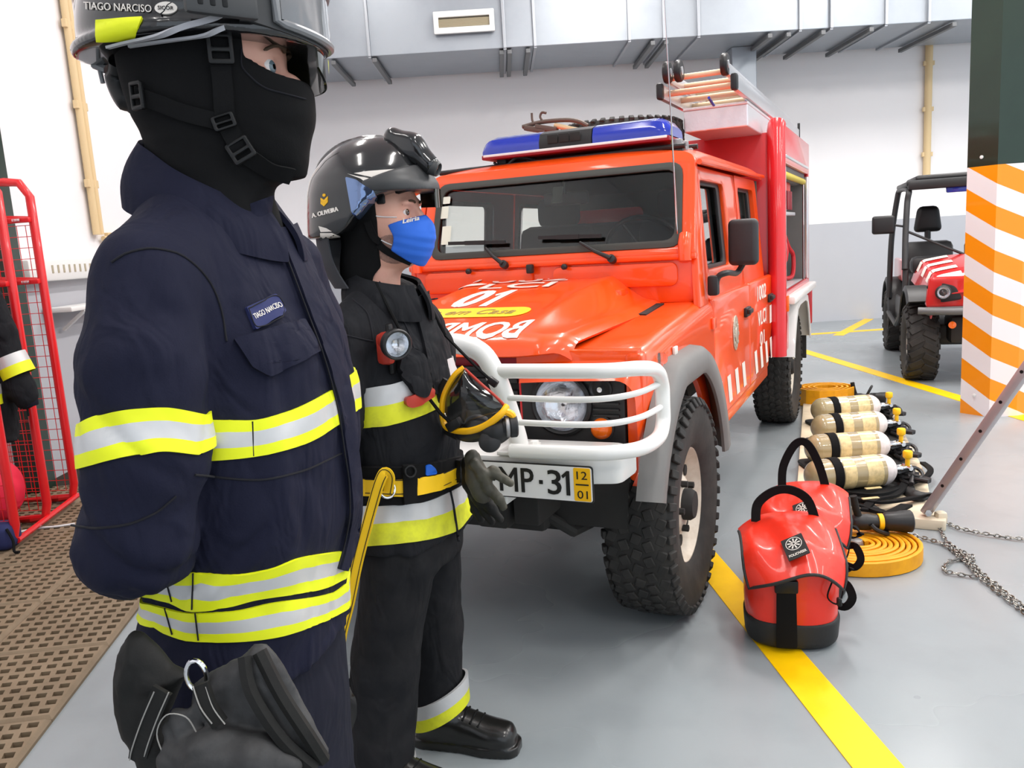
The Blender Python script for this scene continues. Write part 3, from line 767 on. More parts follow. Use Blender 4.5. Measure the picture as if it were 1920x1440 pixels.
# ---- cab shell
def sp(s, lean=0.):                 # plate in (x, z) -> the body side, following its lean
    return lambda p: (p[0], s*(side(p[1])-lean-.03+p[2]), p[1])
XF, XS, XRD = -.62, -1.58, -2.47
for s in (-1, 1):
    # front quarter below the windscreen post
    m = MB(); m.plate([roundpoly([(-.60, 1.10), (-.43, 1.10), (-.47, 1.30), (-.60, 1.72), (-.645, 1.72), (-.625, 1.30)], .01)], .03, .006, fn=sp(s, .012)); tb('windscreen_post', m, 'truck_orange')
    for nm, x0, x1, wx0, wx1, arch_c in (('front_door', XF, XS, -.70, -1.26, None), ('rear_door', XS, XRD, -1.64, -2.17, None)):
        # lower skin
        if nm == 'front_door': lo = [(x0, .56), (x0, 1.125), (x1+.006, 1.125), (x1+.006, .56)]
        else: lo = [(x0-.006, .56), (x0-.006, 1.125), (x1, 1.125, .05), (x1, .84), (x1+.16, .62), (x1+.20, .56)]
        m = MB(); m.plate([roundpoly(lo, .012)], .034, .014, fn=sp(s))
        door = tb(nm, m, 'truck_orange', ang=50)
        # upper frame with window opening
        m = MB(); xu = x1+.006 if nm == 'front_door' else -2.30
        out = roundpoly([(x0-.03 if nm == 'front_door' else x0-.006, 1.115), (x0-.075 if nm == 'front_door' else x0-.012, 1.695), (xu, 1.695, .05 if nm != 'front_door' else .01), (xu-.006, 1.115)], .01)
        hole = roundpoly([(wx0, 1.245), (wx0-.02, 1.635), (wx1, 1.635), (wx1, 1.245)], .035)
        m.plate([out, hole], .03, .005 if nm == 'front_door' else 0., fn=sp(s, .022), sub=.12); m.build('window_frame', 'truck_orange', door)
        m = MB(); a = (wx1+wx0)/2; m.plate([roundpoly([(wx0+.005, 1.24), (wx0-.015, 1.64), (wx1-.01, 1.64), (wx1-.01, 1.24)], .035), roundpoly([(wx0-.018, 1.262), (wx0-.035, 1.618), (wx1+.07, 1.618), (wx1+.07, 1.262)], .03)], .016, .003, fn=sp(s, .030)); m.build('window_seal', 'black_trim', door)
        m = MB(); m.plate([roundpoly([(wx0, 1.245), (wx0-.02, 1.635), (wx1, 1.635), (wx1, 1.245)], .035)], .004, 0, fn=sp(s, .042)); m.build('window_glass', 'glass_clear', door, smooth=False)
        # handle
        hx = x1+.12 if nm == 'front_door' else x1+.14
        m = MB(); m.box((hx, s*(HW+.012), .985), (.13, .022, .05), .008); m.box((hx+.02, s*(HW+.030), .99), (.10, .02, .026), .008); m.build('door_handle', 'black_trim', door)
        if nm == 'front_door':
            m = MB(); v, f = plate2d([roundpoly([(0, -.085), (.06, -.05), (.075, .03), (.045, .08), (0, .10), (-.045, .08), (-.075, .03), (-.06, -.05)], .03)], .006, .002)
            m.add(v, f, frame((-1.13, s*(HW+.004), .905), (-s, 0, 0), (0, 0, 1)))
            v, f = plate2d([circ(.04, 20)], .006, .002); m.add(v, f, frame((-1.13, s*(HW+.009), .905), (-s, 0, 0), (0, 0, 1)))
            for i in range(8):
                a_ = 2*PI*i/8; m.box((-1.13+.055*math.cos(a_), s*(HW+.010), .905+.055*math.sin(a_)), (.018, .008, .018), .003)
            m.build('crest_badge', 'crest_metal', door)
    # lettering on the rear door
    if s > 0:
        for t, z, w in (('1002', 1.045, .34), ('VLCI', .90, .32), ('01', .775, .16)):
            v, f = text2d(t, .082, w, .03, .001); m = MB(); m.add(v, f, frame((-2.02, HW+.0055, z), (-1, 0, 0), (0, 0, 1))); m.build('lettering', 'decal_white', door, smooth=False)
        m = MB(); m.box((-2.40, HW+.0055, .88), (.12, .001, .11)); m.build('white_sticker', 'decal_white', door, smooth=False)
    # chevrons along the sill
    for i in range(9):
        x = -.74-i*.205; z0, z1 = .60, .735
        if i != 4: tb('white_chevron', MB().add([(x, s*(HW+.0058), z0), (x-.085, s*(HW+.0058), z0), (x-.035, s*(HW+.0058), z1), (x+.05, s*(HW+.0058), z1)], [(0, 1, 2, 3)]), 'decal_white', smooth=False)
    m = MB(); m.plate([[( -.60, .50), (-.60, .565), (-2.30, .565), (-2.30, .50)]], .04, .008, fn=lambda p: (p[0], s*(HW-.045+p[2]), p[1])); tb('sill', m, 'truck_orange')
    m = MB(); m.tube([(-.56, s*(side(1.7)+.018), 1.700), (-2.36, s*(side(1.7)+.018), 1.718)], .012, 8); tb('rain_gutter', m, 'truck_orange')
    for z in (.70, 1.02):
        m = MB(); m.box((-.605, s*(HW+.006), z), (.07, .016, .05), .006); tb('door_hinge', m, 'truck_orange')
# roof: swept section with rounded shoulders
def roof(u, v):
    x = -.585-1.87*u; w = side(1.7); a = 2*v-1; n = 3.2
    y = w*(abs(math.sin(a*PI/2))**(.62))*(1 if a > 0 else -1)
    hgt = .105*(1-min(1, ((max(0, .16-u))/.16))**2*.55)
    if u > .80: hgt *= math.sqrt(max(0, 1-((u-.80)/.22)**2))*.9+.1
    z = 1.705+hgt*(max(0, 1-abs(y/w)**n))**(1/n)
    return (x, y, z)
m = MB(); m.grid(roof, 40, 40, thick=.01); tb('roof', m, 'truck_orange', ang=60)
# windscreen frame
WB, WT = Vector((-.475, 0, 1.315)), Vector((-.62, 0, 1.745)); wu = (WT-WB).normalized(); wl = (WT-WB).length
wm = frame(WB+Vector((0, .03, 0)), (0, 1, 0), wu) @ Matrix.Diagonal((.955, 1, 1, 1))
out = roundpoly([(-.69, 0), (.69, 0), (.672, wl-.03, .05), (.62, wl, .03), (-.62, wl, .03), (-.672, wl-.03, .05)], .02)
ins = roundpoly([(-.625, .035), (.625, .035), (.612, wl-.055), (-.612, wl-.055)], .055)
m = MB(); m.plate([out, ins], .035, .008, M=wm); tb('windscreen_frame', m, 'truck_orange')
m = MB(); m.plate([roundpoly([(-.63, .03), (.63, .03), (.617, wl-.05), (-.617, wl-.05)], .06), roundpoly([(-.597, .062), (.597, .062), (.586, wl-.082), (-.586, wl-.082)], .05)], .012, .003, M=wm @ Matrix.Translation((0, 0, .028))); tb('windscreen_seal', m, 'rubber_seal')
m = MB(); m.plate([roundpoly([(-.61, .045), (.61, .045), (.60, wl-.065), (-.60, wl-.065)], .055)], .005, 0, M=wm @ Matrix.Translation((0, 0, .02)))
gl = tb('windscreen', m, 'glass_clear', smooth=False)
for (x, y, w, h) in ((-.565, wl-.13, .04, .035), (-.575, wl-.19, .05, .06), (-.55, .15, .05, .09)):
    m = MB(); m.plate([rrect(w, h, .004)], .001, 0, M=wm @ Matrix.Translation((x, y, .034))); m.build('sticker', 'sticker_pale', gl, smooth=False)
m = MB(); m.plate([rrect(.05, .075, .004)], .002, 0, M=wm @ Matrix.Translation((.02, wl-.14, .008))); m.build('sticker', 'sticker_pale', gl, smooth=False)
# bulkhead below the screen
m = MB(); m.box((-.50, 0, 1.225), (.06, 1.36, .21), .02)
m.box((-.468, 0, 1.318), (.05, 1.38, .03), .01)
for s in (-1, 1): m.plate([rrect(.56, .10, .03)], .018, .007, M=frame((-.470, s*.33, 1.245), (0, 1, 0), (0, 0, 1)))
tb('bulkhead', m, 'truck_orange')
for s in (-1, 1):
    m = MB(); m.tube([(-.445, s*.645, 1.30), (-.445, s*.645, 1.37), (-.47, s*.645, 1.40)], .028, 12); tb('hinge_cover', m, 'truck_orange')
m = MB(); m.box((-.37, .36, 1.17), (.10, .10, .06), .02); tb('bonnet_catch', m, 'truck_orange')
# screen wipers and washers
for y0, dy in ((.335, -.17), (-.175, -.14)):
    a = Vector(WB)+wu*.0+Vector((.03, y0, 0)); bb = wm @ Vector((y0+dy, .07, .055)); c1 = wm @ Vector((y0+dy-.21, .105, .048)); c2 = wm @ Vector((y0+dy+.10, .095, .048))
    m = MB(); m.lathe([(.018, 0), (.018, .03), (0, .034)], 12, M=frame(a, (0, 1, 0), wu)); m.tube([a+Vector((.03, 0, .01)), (a+bb)/2+Vector((.02, 0, 0)), bb], [.011, .008, .006], 8)
    m.bar(c1, c2, .008, .016)
    m.bar(c1*.7+c2*.3, c1*.35+c2*.65, .012, .02); tb('wiper', m, 'black_trim')
for y in (-.36, .115):
    m = MB(); m.lathe([(.013, 0), (.013, .014), (.006, .02), (0, .02)], 10, M=frame((-.44, y, 1.297), (0, 1, 0), (0, 0, 1))); tb('washer_jet', m, 'black_trim')
m = MB(); m.box((-.435, -.05, 1.295), (.03, .03, .04), .006); tb('spray_nozzle', m, 'black_trim')

# ---- cab interior
m = MB(); m.box((-.72, 0, 1.17), (.34, 1.24, .18), .04); m.box((-.70, .36, 1.27), (.22, .36, .10), .03); tb('dashboard', m, 'dash_grey')
for y in (-.36, .36):
    m = MB(); m.box((-1.30, y, .98), (.50, .48, .16), .05); m.box((-1.56, y, 1.22), (.14, .46, .56), .06, rot=Matrix.Rotation(-.12, 3, 'Y')); st = tb('seat', m, 'seat_fabric')
    m = MB(); m.box((-1.62, y, 1.575), (.10, .26, .17), .045); m.build('headrest', 'seat_fabric', st)
    m = MB(); [m.tube([(-1.61, y+d, 1.44), (-1.62, y+d, 1.53)], .007, 6) for d in (-.06, .06)]; m.build('headrest_post', 'chrome', st)
m = MB(); m.box((-2.30, 0, 1.20), (.16, 1.2, .62), .06); m.box((-2.10, 0, .98), (.46, 1.2, .16), .05); tb('rear_bench', m, 'seat_fabric')
m = MB(); M_ = Matrix.Translation((-.95, .34, 1.335)) @ Matrix.Rotation(-1.02, 4, 'Y')
m.tube([M_ @ Vector((.19*math.cos(2*PI*i/32), .19*math.sin(2*PI*i/32), 0)) for i in range(32)], .012, 8, closed=True)
for a in (0, 2.1, 4.2): m.bar(M_ @ Vector((0, 0, -.02)), M_ @ Vector((.18*math.cos(a+PI/2), .18*math.sin(a+PI/2), 0)), .03, .008)
m.tube([M_ @ Vector((0, 0, -.01)), (-.72, .34, 1.2)], .03, 10); tb('steering_wheel', m, 'black_trim')
m = MB(); m.box((-.67, .05, 1.60), (.03, .22, .06), .012); m.tube([(-.65, .05, 1.62), (-.64, .05, 1.70)], .008, 6); tb('interior_mirror', m, 'black_trim')
m = MB(); m.plate([[(-.655, .60), (.655, .60), (.64, 1.70), (-.64, 1.70)], roundpoly([(-.56, 1.28), (-.08, 1.28), (-.08, 1.60), (-.56, 1.60)], .04)], .02, 0, fn=lambda p: (-2.44+p[2], p[0], p[1])); tb('cab_rear_wall', m, 'dash_grey', smooth=False)
m = MB(); m.box((-1.55, 0, .86), (1.8, 1.36, .04)); tb('cab_floor', m, 'dash_grey')
m = MB(); m.box((-.9, 0, 1.70), (.5, 1.2, .012)); m.box((-1.6, 0, 1.70), (1.6, 1.2, .012)); tb('roof_lining', m, 'dash_grey')

# ---- mirrors, aerial
mc, mb_ = tl(1394, 454, 0, -.84), tl(1340, 533, 1, HW+.02)
for s in (-1, 1):
    Q = lambda x, y, z: (x, s*y, z)
    m = MB(); m.box(Q(mb_[0], mb_[1]-.005, mb_[2]-.005), (.05, .045, .085), .01)
    m.tube(smooth_path([Q(mb_[0], mb_[1], mb_[2]-.03), Q(mb_[0], mb_[1]+.015, mb_[2]+.03), Q(mb_[0]-.03, mb_[1]+.05, mb_[2]+.045), Q(mc[0]+.005, mc[1]-.03, mc[2]-.135), Q(mc[0], mc[1], mc[2]-.09)], 4), .013, 8)
    mi = tb('door_mirror', m, 'black_trim')
    MX = Matrix.Translation(Q(mc[0], mc[1], mc[2])) @ Matrix.Rotation(s*-.12, 4, 'Z')
    m = MB(); m.box((0, 0, 0), (.05, .135, .205), .03, M=MX, seg=4); m.build('mirror_housing', 'mirror_back', mi)
    m = MB(); m.plate([rrect(.11, .18, .025)], .003, 0, M=MX @ frame((-.029, 0, 0), (0, 1, 0), (0, 0, 1))); m.build('mirror_glass', 'reflector', mi, smooth=False)
p = tl(1276, 568, 1, .60)
m = MB(); m.lathe([(.024, 0), (.022, .012), (.017, .02), (.014, .09), (.011, .10)], 14, M=Matrix.Translation(p))
ae = tb('aerial', m, 'black_trim')
tip = V3(tl(1245, -20, 1, .66)); q0 = V3(p)+Vector((0, 0, .095))
m = MB(); m.tube([q0, q0.lerp(tip, .05), q0.lerp(tip, .1)], [.009, .007, .004], 10); m.tube([q0.lerp(tip, .1), q0.lerp(tip, .5), tip], [.0036, .003, .0022], 6); m.build('whip', 'chrome', ae)

# ---- light bar
LB = .085
lb = tb('light_bar', MB().box((-.80, LB, 1.822), (.27, .91, .022), .006), 'dark_red')
def dome(y0, y1, mt, nm, e0=0., e1=0.):
    m = MB(); prof = [(-.13, 1.834), (-.13, 1.868), (-.115, 1.90), (-.06, 1.918), (.06, 1.918), (.118, 1.900), (.135, 1.862), (.135, 1.834)]; N = 12
    def g(u, v):
        j = v*(len(prof)-1); i = min(int(j), len(prof)-2); t = j-i
        a, z = (prof[i][0]*(1-t)+prof[i+1][0]*t, prof[i][1]*(1-t)+prof[i+1][1]*t); y = y0+(y1-y0)*u
        k = 1.
        if e1 and u > .8: k = math.sqrt(max(.0, 1-((u-.8)/.2)**2*.75))
        if e0 and u < .2: k = math.sqrt(max(.0, 1-((.2-u)/.2)**2*.75))
        return (-.80+a*(.75+.25*k), y, 1.834+(z-1.834)*k)
    m.grid(g, 16, 14)
    for u in (0, 1):
        k = len(m.v); P = [g(u, j/14) for j in range(15)]; m.add(P, [tuple(range(15))])
    return m.build(nm, mt, lb, ang=40)
dome(LB-.455, LB-.155, 'blue_lens', 'blue_dome', 1, 0); dome(LB-.155, LB+.10, 'black_trim', 'siren_housing'); dome(LB+.105, LB+.455, 'blue_lens', 'blue_dome', 0, 1)
m = MB()
for i in range(3): m.box((-.664, LB-.085+i*.055, 1.872), (.01, .05, .04), .002)
m.build('speaker_grille', 'chassis_dark', lb)
m = MB(); m.box((-.672, LB, 1.828), (.02, .89, .012), .003); m.build('trim_strip', 'white_paint', lb)
for y in (-.38, .47):
    for dx in (-.05, .06):
        m = MB(); m.box((-.80+dx, LB+y, 1.80), (.03, .05, .04), .006); m.box((-.80+dx, LB+y+.01, 1.775), (.03, .07, .02), .005); m.build('bracket', 'steel_dull' if y > 0 else 'black_trim', lb)
m = MB(); m.tube([(-.70, -.62, 1.775), (-.70, .60, 1.785)], .012, 8); m.tube([(-.95, -.62, 1.80), (-.95, .60, 1.80)], .012, 8)
for y in (-.3, -.1, .1, .3): m.tube([(-.70, y, 1.778), (-.95, y, 1.80)], .008, 6)
m.tube(smooth_path([(-.72, -.33, 1.80), (-.70, -.27, 1.77), (-.70, -.20, 1.81), (-.75, -.12, 1.79)], 5), .007, 6)
for y in (-.58, .56): m.box((-.72, y, 1.76), (.05, .06, .03), .006)
tb('roof_rack', m, 'black_trim')

# ---- equipment body
BX0, BX1, BW, BZ = -2.48, -4.06, .80, 2.03
for s in (-1, 1):
    pn = MB()
    if s > 0:
        pn.plate([roundpoly([(BX0, .62), (BX0, BZ), (BX1, BZ), (BX1, .93), (-3.80, .93), (BX0-.22, .93), (BX0-.18, .62)], .02), roundpoly([(BX0-.03, 1.0), (BX0-.03, 1.80), (BX1+.08, 1.80), (BX1+.08, 1.0)], .01)], .03, .006, fn=lambda p: (p[0], s*(BW-.03+p[2]), p[1]))
    else:
        pn.plate([roundpoly([(BX0, .62), (BX0, BZ), (BX1, BZ), (BX1, .93), (BX0-.22, .93), (BX0-.18, .62)], .02)], .03, .006, fn=lambda p: (p[0], s*(BW-.03+p[2]), p[1]))
    tb('body_side', pn, 'box_red')
    m = MB(); m.tube([(BX0+.005, s*(BW-.045), .60), (BX0+.005, s*(BW-.045), BZ-.03), (BX0-.03, s*(BW-.045), BZ)], .055, 16); tb('corner_pillar', m, 'box_red')
m = MB(); m.box(((BX0)-.02, 0, 1.31), (.03, 2*BW-.12, 1.36), .004); tb('body_front', m, 'box_red')
m = MB(); m.box(((BX0+BX1)/2, 0, 1.96), (BX0-BX1-.04, 2*BW-.08, .03), .005); m.box((BX1+.02, 0, 1.45), (.03, 2*BW-.08, 1.1), .005); tb('body_roof', m, 'box_red')
# locker: dark inside, shelf, rolled shutter
m = MB(); y0, y1 = .18, BW-.04
m.box(((BX0+BX1)/2, y0, 1.40), (BX0-BX1-.1, .02, .84)); m.box((BX0-.035, (y0+y1)/2, 1.40), (.02, y1-y0, .84)); m.box((BX1+.09, (y0+y1)/2, 1.40), (.02, y1-y0, .84)); m.box(((BX0+BX1)/2, (y0+y1)/2, 1.83), (BX0-BX1-.1, y1-y0, .02))
tb('locker_lining', m, 'flare_grey', smooth=False)
m = MB(); m.box(((BX0+BX1)/2, (y0+y1)/2, .985), (BX0-BX1-.16, y1-y0, .03), .004); tb('locker_floor', m, 'alu_tread')
m = MB(); m.box((BX0-.62, (y0+y1)/2, 1.50), (1.1, y1-y0-.04, .025), .004); tb('locker_shelf', m, 'aluminium')
m = MB(); m.tube([(BX0-.12, BW-.10, 1.79), (BX1+.11, BW-.10, 1.79)], .075, 14, mi=0); sh = tb('roller_shutter', m, 'bracket_grey')
m = MB(); m.tube([(BX0-.12, BW-.035, 1.745), (BX1+.09, BW-.035, 1.745)], .022, 10); m.build('pull_bar', 'shutter_yellow', sh)
for i in range(4):
    m = MB(); m.box((BX0-.25-i*.36, BW-.055, 1.785), (.05, .05, .09), .008); m.build('shutter_strap', 'shutter_yellow', sh)
m = MB(); m.box(((BX0+BX1)/2, BW-.005, 1.845), (BX0-BX1-.18, .02, .02), .004); tb('shutter_rail', m, 'aluminium')
for x in (BX0-.045, BX1+.095):
    m = MB(); m.box((x, BW-.01, 1.39), (.03, .03, .78), .005); tb('guide_rail', m, 'aluminium')
m = MB(); m.box(((BX0+BX1)/2-.03, BW+.02, .945), (BX0-BX1-.10, .07, .05), .01); tb('side_step', m, 'white_paint')
# rear wheel flare, white
for s in (-1, 1):
    prof = [(-2.70, .56), (-2.74, .66), (-2.84, .80), (-2.95, .895), (-3.1, .92), (-3.5, .92), (-3.65, .895), (-3.76, .80), (-3.85, .66), (-3.9, .56)]
    def g(u, v):
        j = u*(len(prof)-1); i = min(int(j), len(prof)-2); t = j-i
        x = prof[i][0]*(1-t)+prof[i+1][0]*t; z = prof[i][1]*(1-t)+prof[i+1][1]*t
        cx, cz = -3.28, .405; dx, dz = x-cx, z-cz; k = (1, 1, .99, .90)[int(v*3+.01)]; yy = (.62, .80, .83, .83)[int(v*3+.01)]
        return (cx+dx*k, s*yy, cz+dz*k)
    m = MB(); m.grid(g, 36, 3); v_, f_ = m.v, m.f; m = MB(); m.add(*solidify(v_, f_, .008)); tb('rear_mudguard', m, 'white_paint', ang=50)
for s in (-1, 1): tb('mud_flap', MB().box((-3.93, s*.66, .62), (.02, .26, .5), .004), 'chassis_dark')
m = MB(); m.box((BX0-.03, BW+.012, .93), (.05, .02, .10), .005); tb('marker_lamp', m, 'amber_glass')
m = MB(); m.box((BX1-.02, BW-.03, .78), (.08, .10, .30), .01); tb('rear_corner', m, 'box_red')

# ================================================================== things on and in the truck
def world_T(p): return TO+TF*p[0]+TL*p[1]+np.array([0, 0, p[2]])
def on_truck(name, loc, label, cat, rz=0., group=None):
    e = empty(name, world_T(loc), TYAW+rz); return tag(e, label, cat, group, 'thing')
# spare tyre flat on the roof
sw = on_truck('spare_wheel', (-1.93, -.06, 1.945), 'spare tyre lying flat on the truck roof behind the blue light bar', 'tyre')
tyre_mesh(.36, .235, .20, nb=40).build('tyre', 'tyre_rubber', sw)
rim_mesh(.20, .235, .06)[0].build('rim', 'rim_cream', sw)
# aluminium box
ab = on_truck('aluminium_case', (-2.40, .49, 2.045), 'long silver chequer plate case on the truck roof under the ladder', 'case')
MB().box((0, 0, -.005), (.90, .36, .12), .006).build('case_body', 'alu_tread', ab, smooth=False)
MB().box((0, 0, .062), (.91, .365, .016), .004).build('lid', 'alu_tread', ab, smooth=False)
# ladder
ld = on_truck('ladder', (-1.58, .47, 2.128), 'silver extension ladder with tan rungs and end wheels on the truck roof', 'ladder')
for s in (-1, 1):
    MB().box((-1.5, s*.195, .035), (3.0, .03, .075), .004).build('rail', 'aluminium', ld)
    MB().box((-1.35, s*.155, .105), (2.7, .028, .06), .004).build('rail', 'aluminium', ld)
    MB().box((.012, s*.195, .035), (.05, .036, .085), .012).build('end_cap', 'black_plastic', ld)
    for k in ((0,) if s > 0 else (0, 1)):
        w_ = MB().lathe([(.02, -.018), (.05, -.018), (.056, -.010), (.056, .010), (.05, .018), (.02, .018)], 24, M=Matrix.Translation((.02, s*(.15-.06*k), .125)) @ MROT).build('end_wheel', 'black_plastic', ld)
        MB().lathe([(0, -.02), (.022, -.02), (.022, .02), (0, .02)], 14, M=Matrix.Translation((.02, s*(.15-.06*k), .125)) @ MROT).build('wheel_hub', 'aluminium', w_)
    MB().box((-2.97, s*.205, .06), (.015, .02, .13), .003).build('end_hook', 'black_plastic', ld)
for i in range(10):
    MB().tube([(-.12-i*.29, -.185, .04), (-.12-i*.29, .185, .04)], .017, 10).build('rung', 'rung_tan', ld)
    if i < 9: MB().tube([(-.05-i*.29, -.145, .105), (-.05-i*.29, .145, .105)], .015, 10).build('rung', 'rung_tan', ld)
MB().tube(smooth_path([(-.3, .0, .02), (-.42, .03, -.03), (-.60, .12, -.01), (-.62, .16, .03)], 5), .008, 8).build('strap', 'blue_lens', ld)
# hook tools
c0 = tl(1035, 238, 0, -1.5); hk = on_truck('ceiling_hook', (c0[0], c0[1], c0[2]), 'old grapnel with two upturned hooks on the truck roof left of the tyre', 'hook')
def q_(px, py): return Vector(tl(px, py, 0, -1.5))-Vector(c0)
m = MB(); m.tube(smooth_path([q_(980, 238), q_(1015, 229), q_(1060, 225), q_(1085, 228), q_(1102, 236)], 4), [.012]*17, 8); m.build('curved_bar', 'rusty_iron', hk)
m = MB(); m.tube(smooth_path([q_(1002, 232), q_(998, 225), q_(997, 212)], 4), .007, 8); m.build('prong', 'rusty_iron', hk)
m = MB(); m.tube(smooth_path([q_(1020, 230), q_(1013, 220), q_(1016, 211), q_(1024, 212)], 4), .007, 8); m.build('prong', 'rusty_iron', hk)
m = MB(); m.bar(q_(985, 240), q_(1025, 246), .05, .03, .006); m.bar(q_(1005, 238), q_(1045, 244), .05, .03, .006); m.build('head', 'rusty_iron', hk)
m = MB(); m.tube([q_(1040, 235), q_(1090, 246), q_(1120, 252)], .014, 10); m.build('handle', 'wood_pale', hk)
# in the open locker
mk('hose_red', (.62, .02, .03), .4); mk('bag_red', (.70, .03, .02), .45)
rb_p = tl(1477, 398, 1, .60); rb_p[0] = max(rb_p[0], -3.3)
rb = on_truck('red_bag', (rb_p[0], .56, 1.5125), 'red padded bag on the shelf of the truck locker', 'bag')
MB().box((0, 0, .13), (.40, .34, .26), .07).build('bag_body', 'bag_red', rb)
m = MB(); [m.box((x, .176, .08), (.06, .012, .13), .004) for x in (-.1, 0, .1)]; m.build('pocket', 'dark_red', rb)
yr_p = tl(1482, 490, 1, .66); yr_p[0] = max(yr_p[0], -3.2)
yr = on_truck('hose_reel', (yr_p[0], .52, 1.235), 'yellow and red hose wound on a reel in the truck locker', 'hose reel', PI/2)
for k in range(4):
    MB().tube([(.20*math.cos(2*PI*i/24)*(1-.08*k), .05*k-.04, .19*math.sin(2*PI*i/24)*(1-.08*k)) for i in range(24)], .028, 8, closed=True).build('hose_turn', 'decal_yellow' if k > 1 else 'hose_red', yr)
MB().lathe([(.08, -.08), (.08, .14), (0, .14)], 16, M=MROT).build('reel_core', 'steel_dull', yr)
MB().box((0, -.02, -.22), (.3, .2, .03), .005).build('reel_stand', 'bracket_grey', yr)
rh = on_truck('red_hose', (yr_p[0]-.50, .62, 1.003), 'thin red hose looping down in the rear of the truck locker', 'hose')
MB().tube(smooth_path([(.22, 0, .42), (.08, .03, .38), (-.05, .06, .25), (-.17, .08, .18), (-.09, .08, .03), (.03, .02, .02), (.13, .02, .02)], 6), .017, 8).build('hose_line', 'hose_red', rh)
# ================================================================== people
mk('navy_cloth', (.0085, .0095, .024), .82, bump=(420, .25, .0012), var=(10, (.013, .014, .031), .7), spec=.2, wr=(16, .55, .02))
mk('navy_dark', (.008, .009, .018), .85, bump=(420, .25, .0012), spec=.2, wr=(14, .5, .02))
mk('black_cloth', (.0095, .010, .0125), .82, bump=(420, .25, .0012), var=(9, (.016, .0165, .019), .7), spec=.2, wr=(16, .6, .02))
mk('trouser_cloth', (.010, .0105, .0125), .85, bump=(420, .25, .0012), var=(8, (.024, .023, .024), .7), spec=.2, wr=(13, .6, .022))
mk('knit_black', (.0065, .0065, .007), .92, bump=(520, .3, .001), spec=.18)
mk('stitch_dark', (.006, .006, .010), .9)
mk('stitch_pale', (.33, .32, .30), .8)
mk('hi_vis', (.80, .86, .006), .55, bump=(160, .15, .001), var=(14, (.70, .76, .01), .4))
mk('hi_vis_worn', (.70, .72, .02), .6, bump=(160, .15, .001), var=(16, (.42, .42, .03), .8))
mk('silver_tape', (.60, .60, .60), .42, metal=.25, bump=(70, .2, .001), var=(9, (.50, .50, .51), .6))
mk('skin', (.74, .40, .30), .45, bump=(240, .12, .001), var=(22, (.68, .31, .24), .6))
mk('stubble', (.20, .13, .11), .7)
mk('brow_hair', (.06, .035, .02), .8)
mk('eye_white', (.78, .74, .72), .15, coat=.6)
mk('iris_grey', (.12, .17, .20), .1, coat=.8)
mk('iris_brown', (.10, .045, .02), .1, coat=.8)
mk('pupil', (.003, .003, .003), .1, coat=.8)
mk('helmet_black', (.008, .008, .009), .16, coat=.8)
mk('helmet_satin', (.045, .046, .048), .42)
mk('helmet_grey', (.20, .205, .215), .35)
mk('webbing_black', (.0055, .0055, .006), .85, bump=(600, .3, .0008), spec=.2)
mk('buckle_black', (.006, .006, .0065), .4, spec=.35)
mk('elastic_grey', (.40, .40, .43), .6)
mk('smoke_lens', (.72, .73, .75), .04, trans=1., ior=1.3, coat=.3)
mk('smoke_grey', (.16, .165, .175), .08, coat=.6)
mk('mirror_lens', (.20, .27, .45), .06, metal=.85)
mk('dark_visor', (.016, .016, .008), .1, coat=.6)
mk('blue_mask', (.020, .13, .62), .75, bump=(300, .2, .001))
mk('cord_white', (.75, .75, .76), .7)
mk('leather_black', (.009, .009, .0085), .66, bump=(70, .35, .003), var=(12, (.017, .0165, .015), .7), spec=.3)
mk('leather_grey', (.035, .035, .036), .62, bump=(60, .4, .003), var=(14, (.075, .075, .076), .8), spec=.3)
mk('leather_olive', (.045, .042, .030), .58, bump=(60, .4, .003), var=(14, (.09, .085, .06), .7))
mk('boot_leather', (.010, .0095, .009), .28, coat=.3, bump=(50, .2, .002))
mk('yellow_web', s2l(250, 200, 20), .6, bump=(300, .3, .001))
mk('yellow_rubber', s2l(250, 186, 20), .35)
mk('lamp_red', (.42, .035, .02), .4)
mk('patch_blue', (.018, .024, .10), .8)
mk('gold_thread', s2l(250, 190, 30), .5)
mk('blue_plastic', (.01, .12, .6), .4)

class Person:
    def __init__(s, x, y, phi, label):
        p = math.radians(phi); s.o = np.array([x, y, 0.]); s.R = np.array([[math.cos(p), -math.sin(p), 0], [math.sin(p), math.cos(p), 0], [0, 0, 1.]])
        s.e = empty('person', (x, y, 0), -p); tag(s.e, label, 'person', kind='thing')
        s.c = s.R@(CAM-s.o)
    def rays(s, px): return np.array([s.R@ray(*p) for p in px])
    def hits(s, fn, px): return trace_best(fn, s.c, s.rays(px))
    def at(s, px, py, yl):                      # where a pixel meets the plane y=yl of this person
        d = s.R@ray(px, py); return s.c+d*((yl-s.c[1])/d[1])
def trace_best(fn, o, d, it=90, step=.75, tmax=4.):
    d = d/np.linalg.norm(d, axis=1)[:, None]; o = np.broadcast_to(o, d.shape).astype(float)
    t = np.zeros(len(d)); best = np.full(len(d), 9.); bt = t.copy()
    for _ in range(it):
        v = fn(o+d*t[:, None]); k = np.abs(v) < best; best[k] = np.abs(v)[k]; bt[k] = t[k]
        t = np.minimum(t+np.clip(v*step, -.04, .25), tmax)
    return o+d*bt[:, None]
def resample(pts, n, sm=True):
    P = np.array(pts, float); L = np.r_[0, np.cumsum(np.linalg.norm(np.diff(P, axis=0), axis=1))]; q = np.linspace(0, L[-1], n)
    if sm and len(P) > 2: return np.stack([pchip(L, P[:, i], q) for i in range(P.shape[1])], 1)
    return np.stack([np.interp(q, L, P[:, i]) for i in range(P.shape[1])], 1)
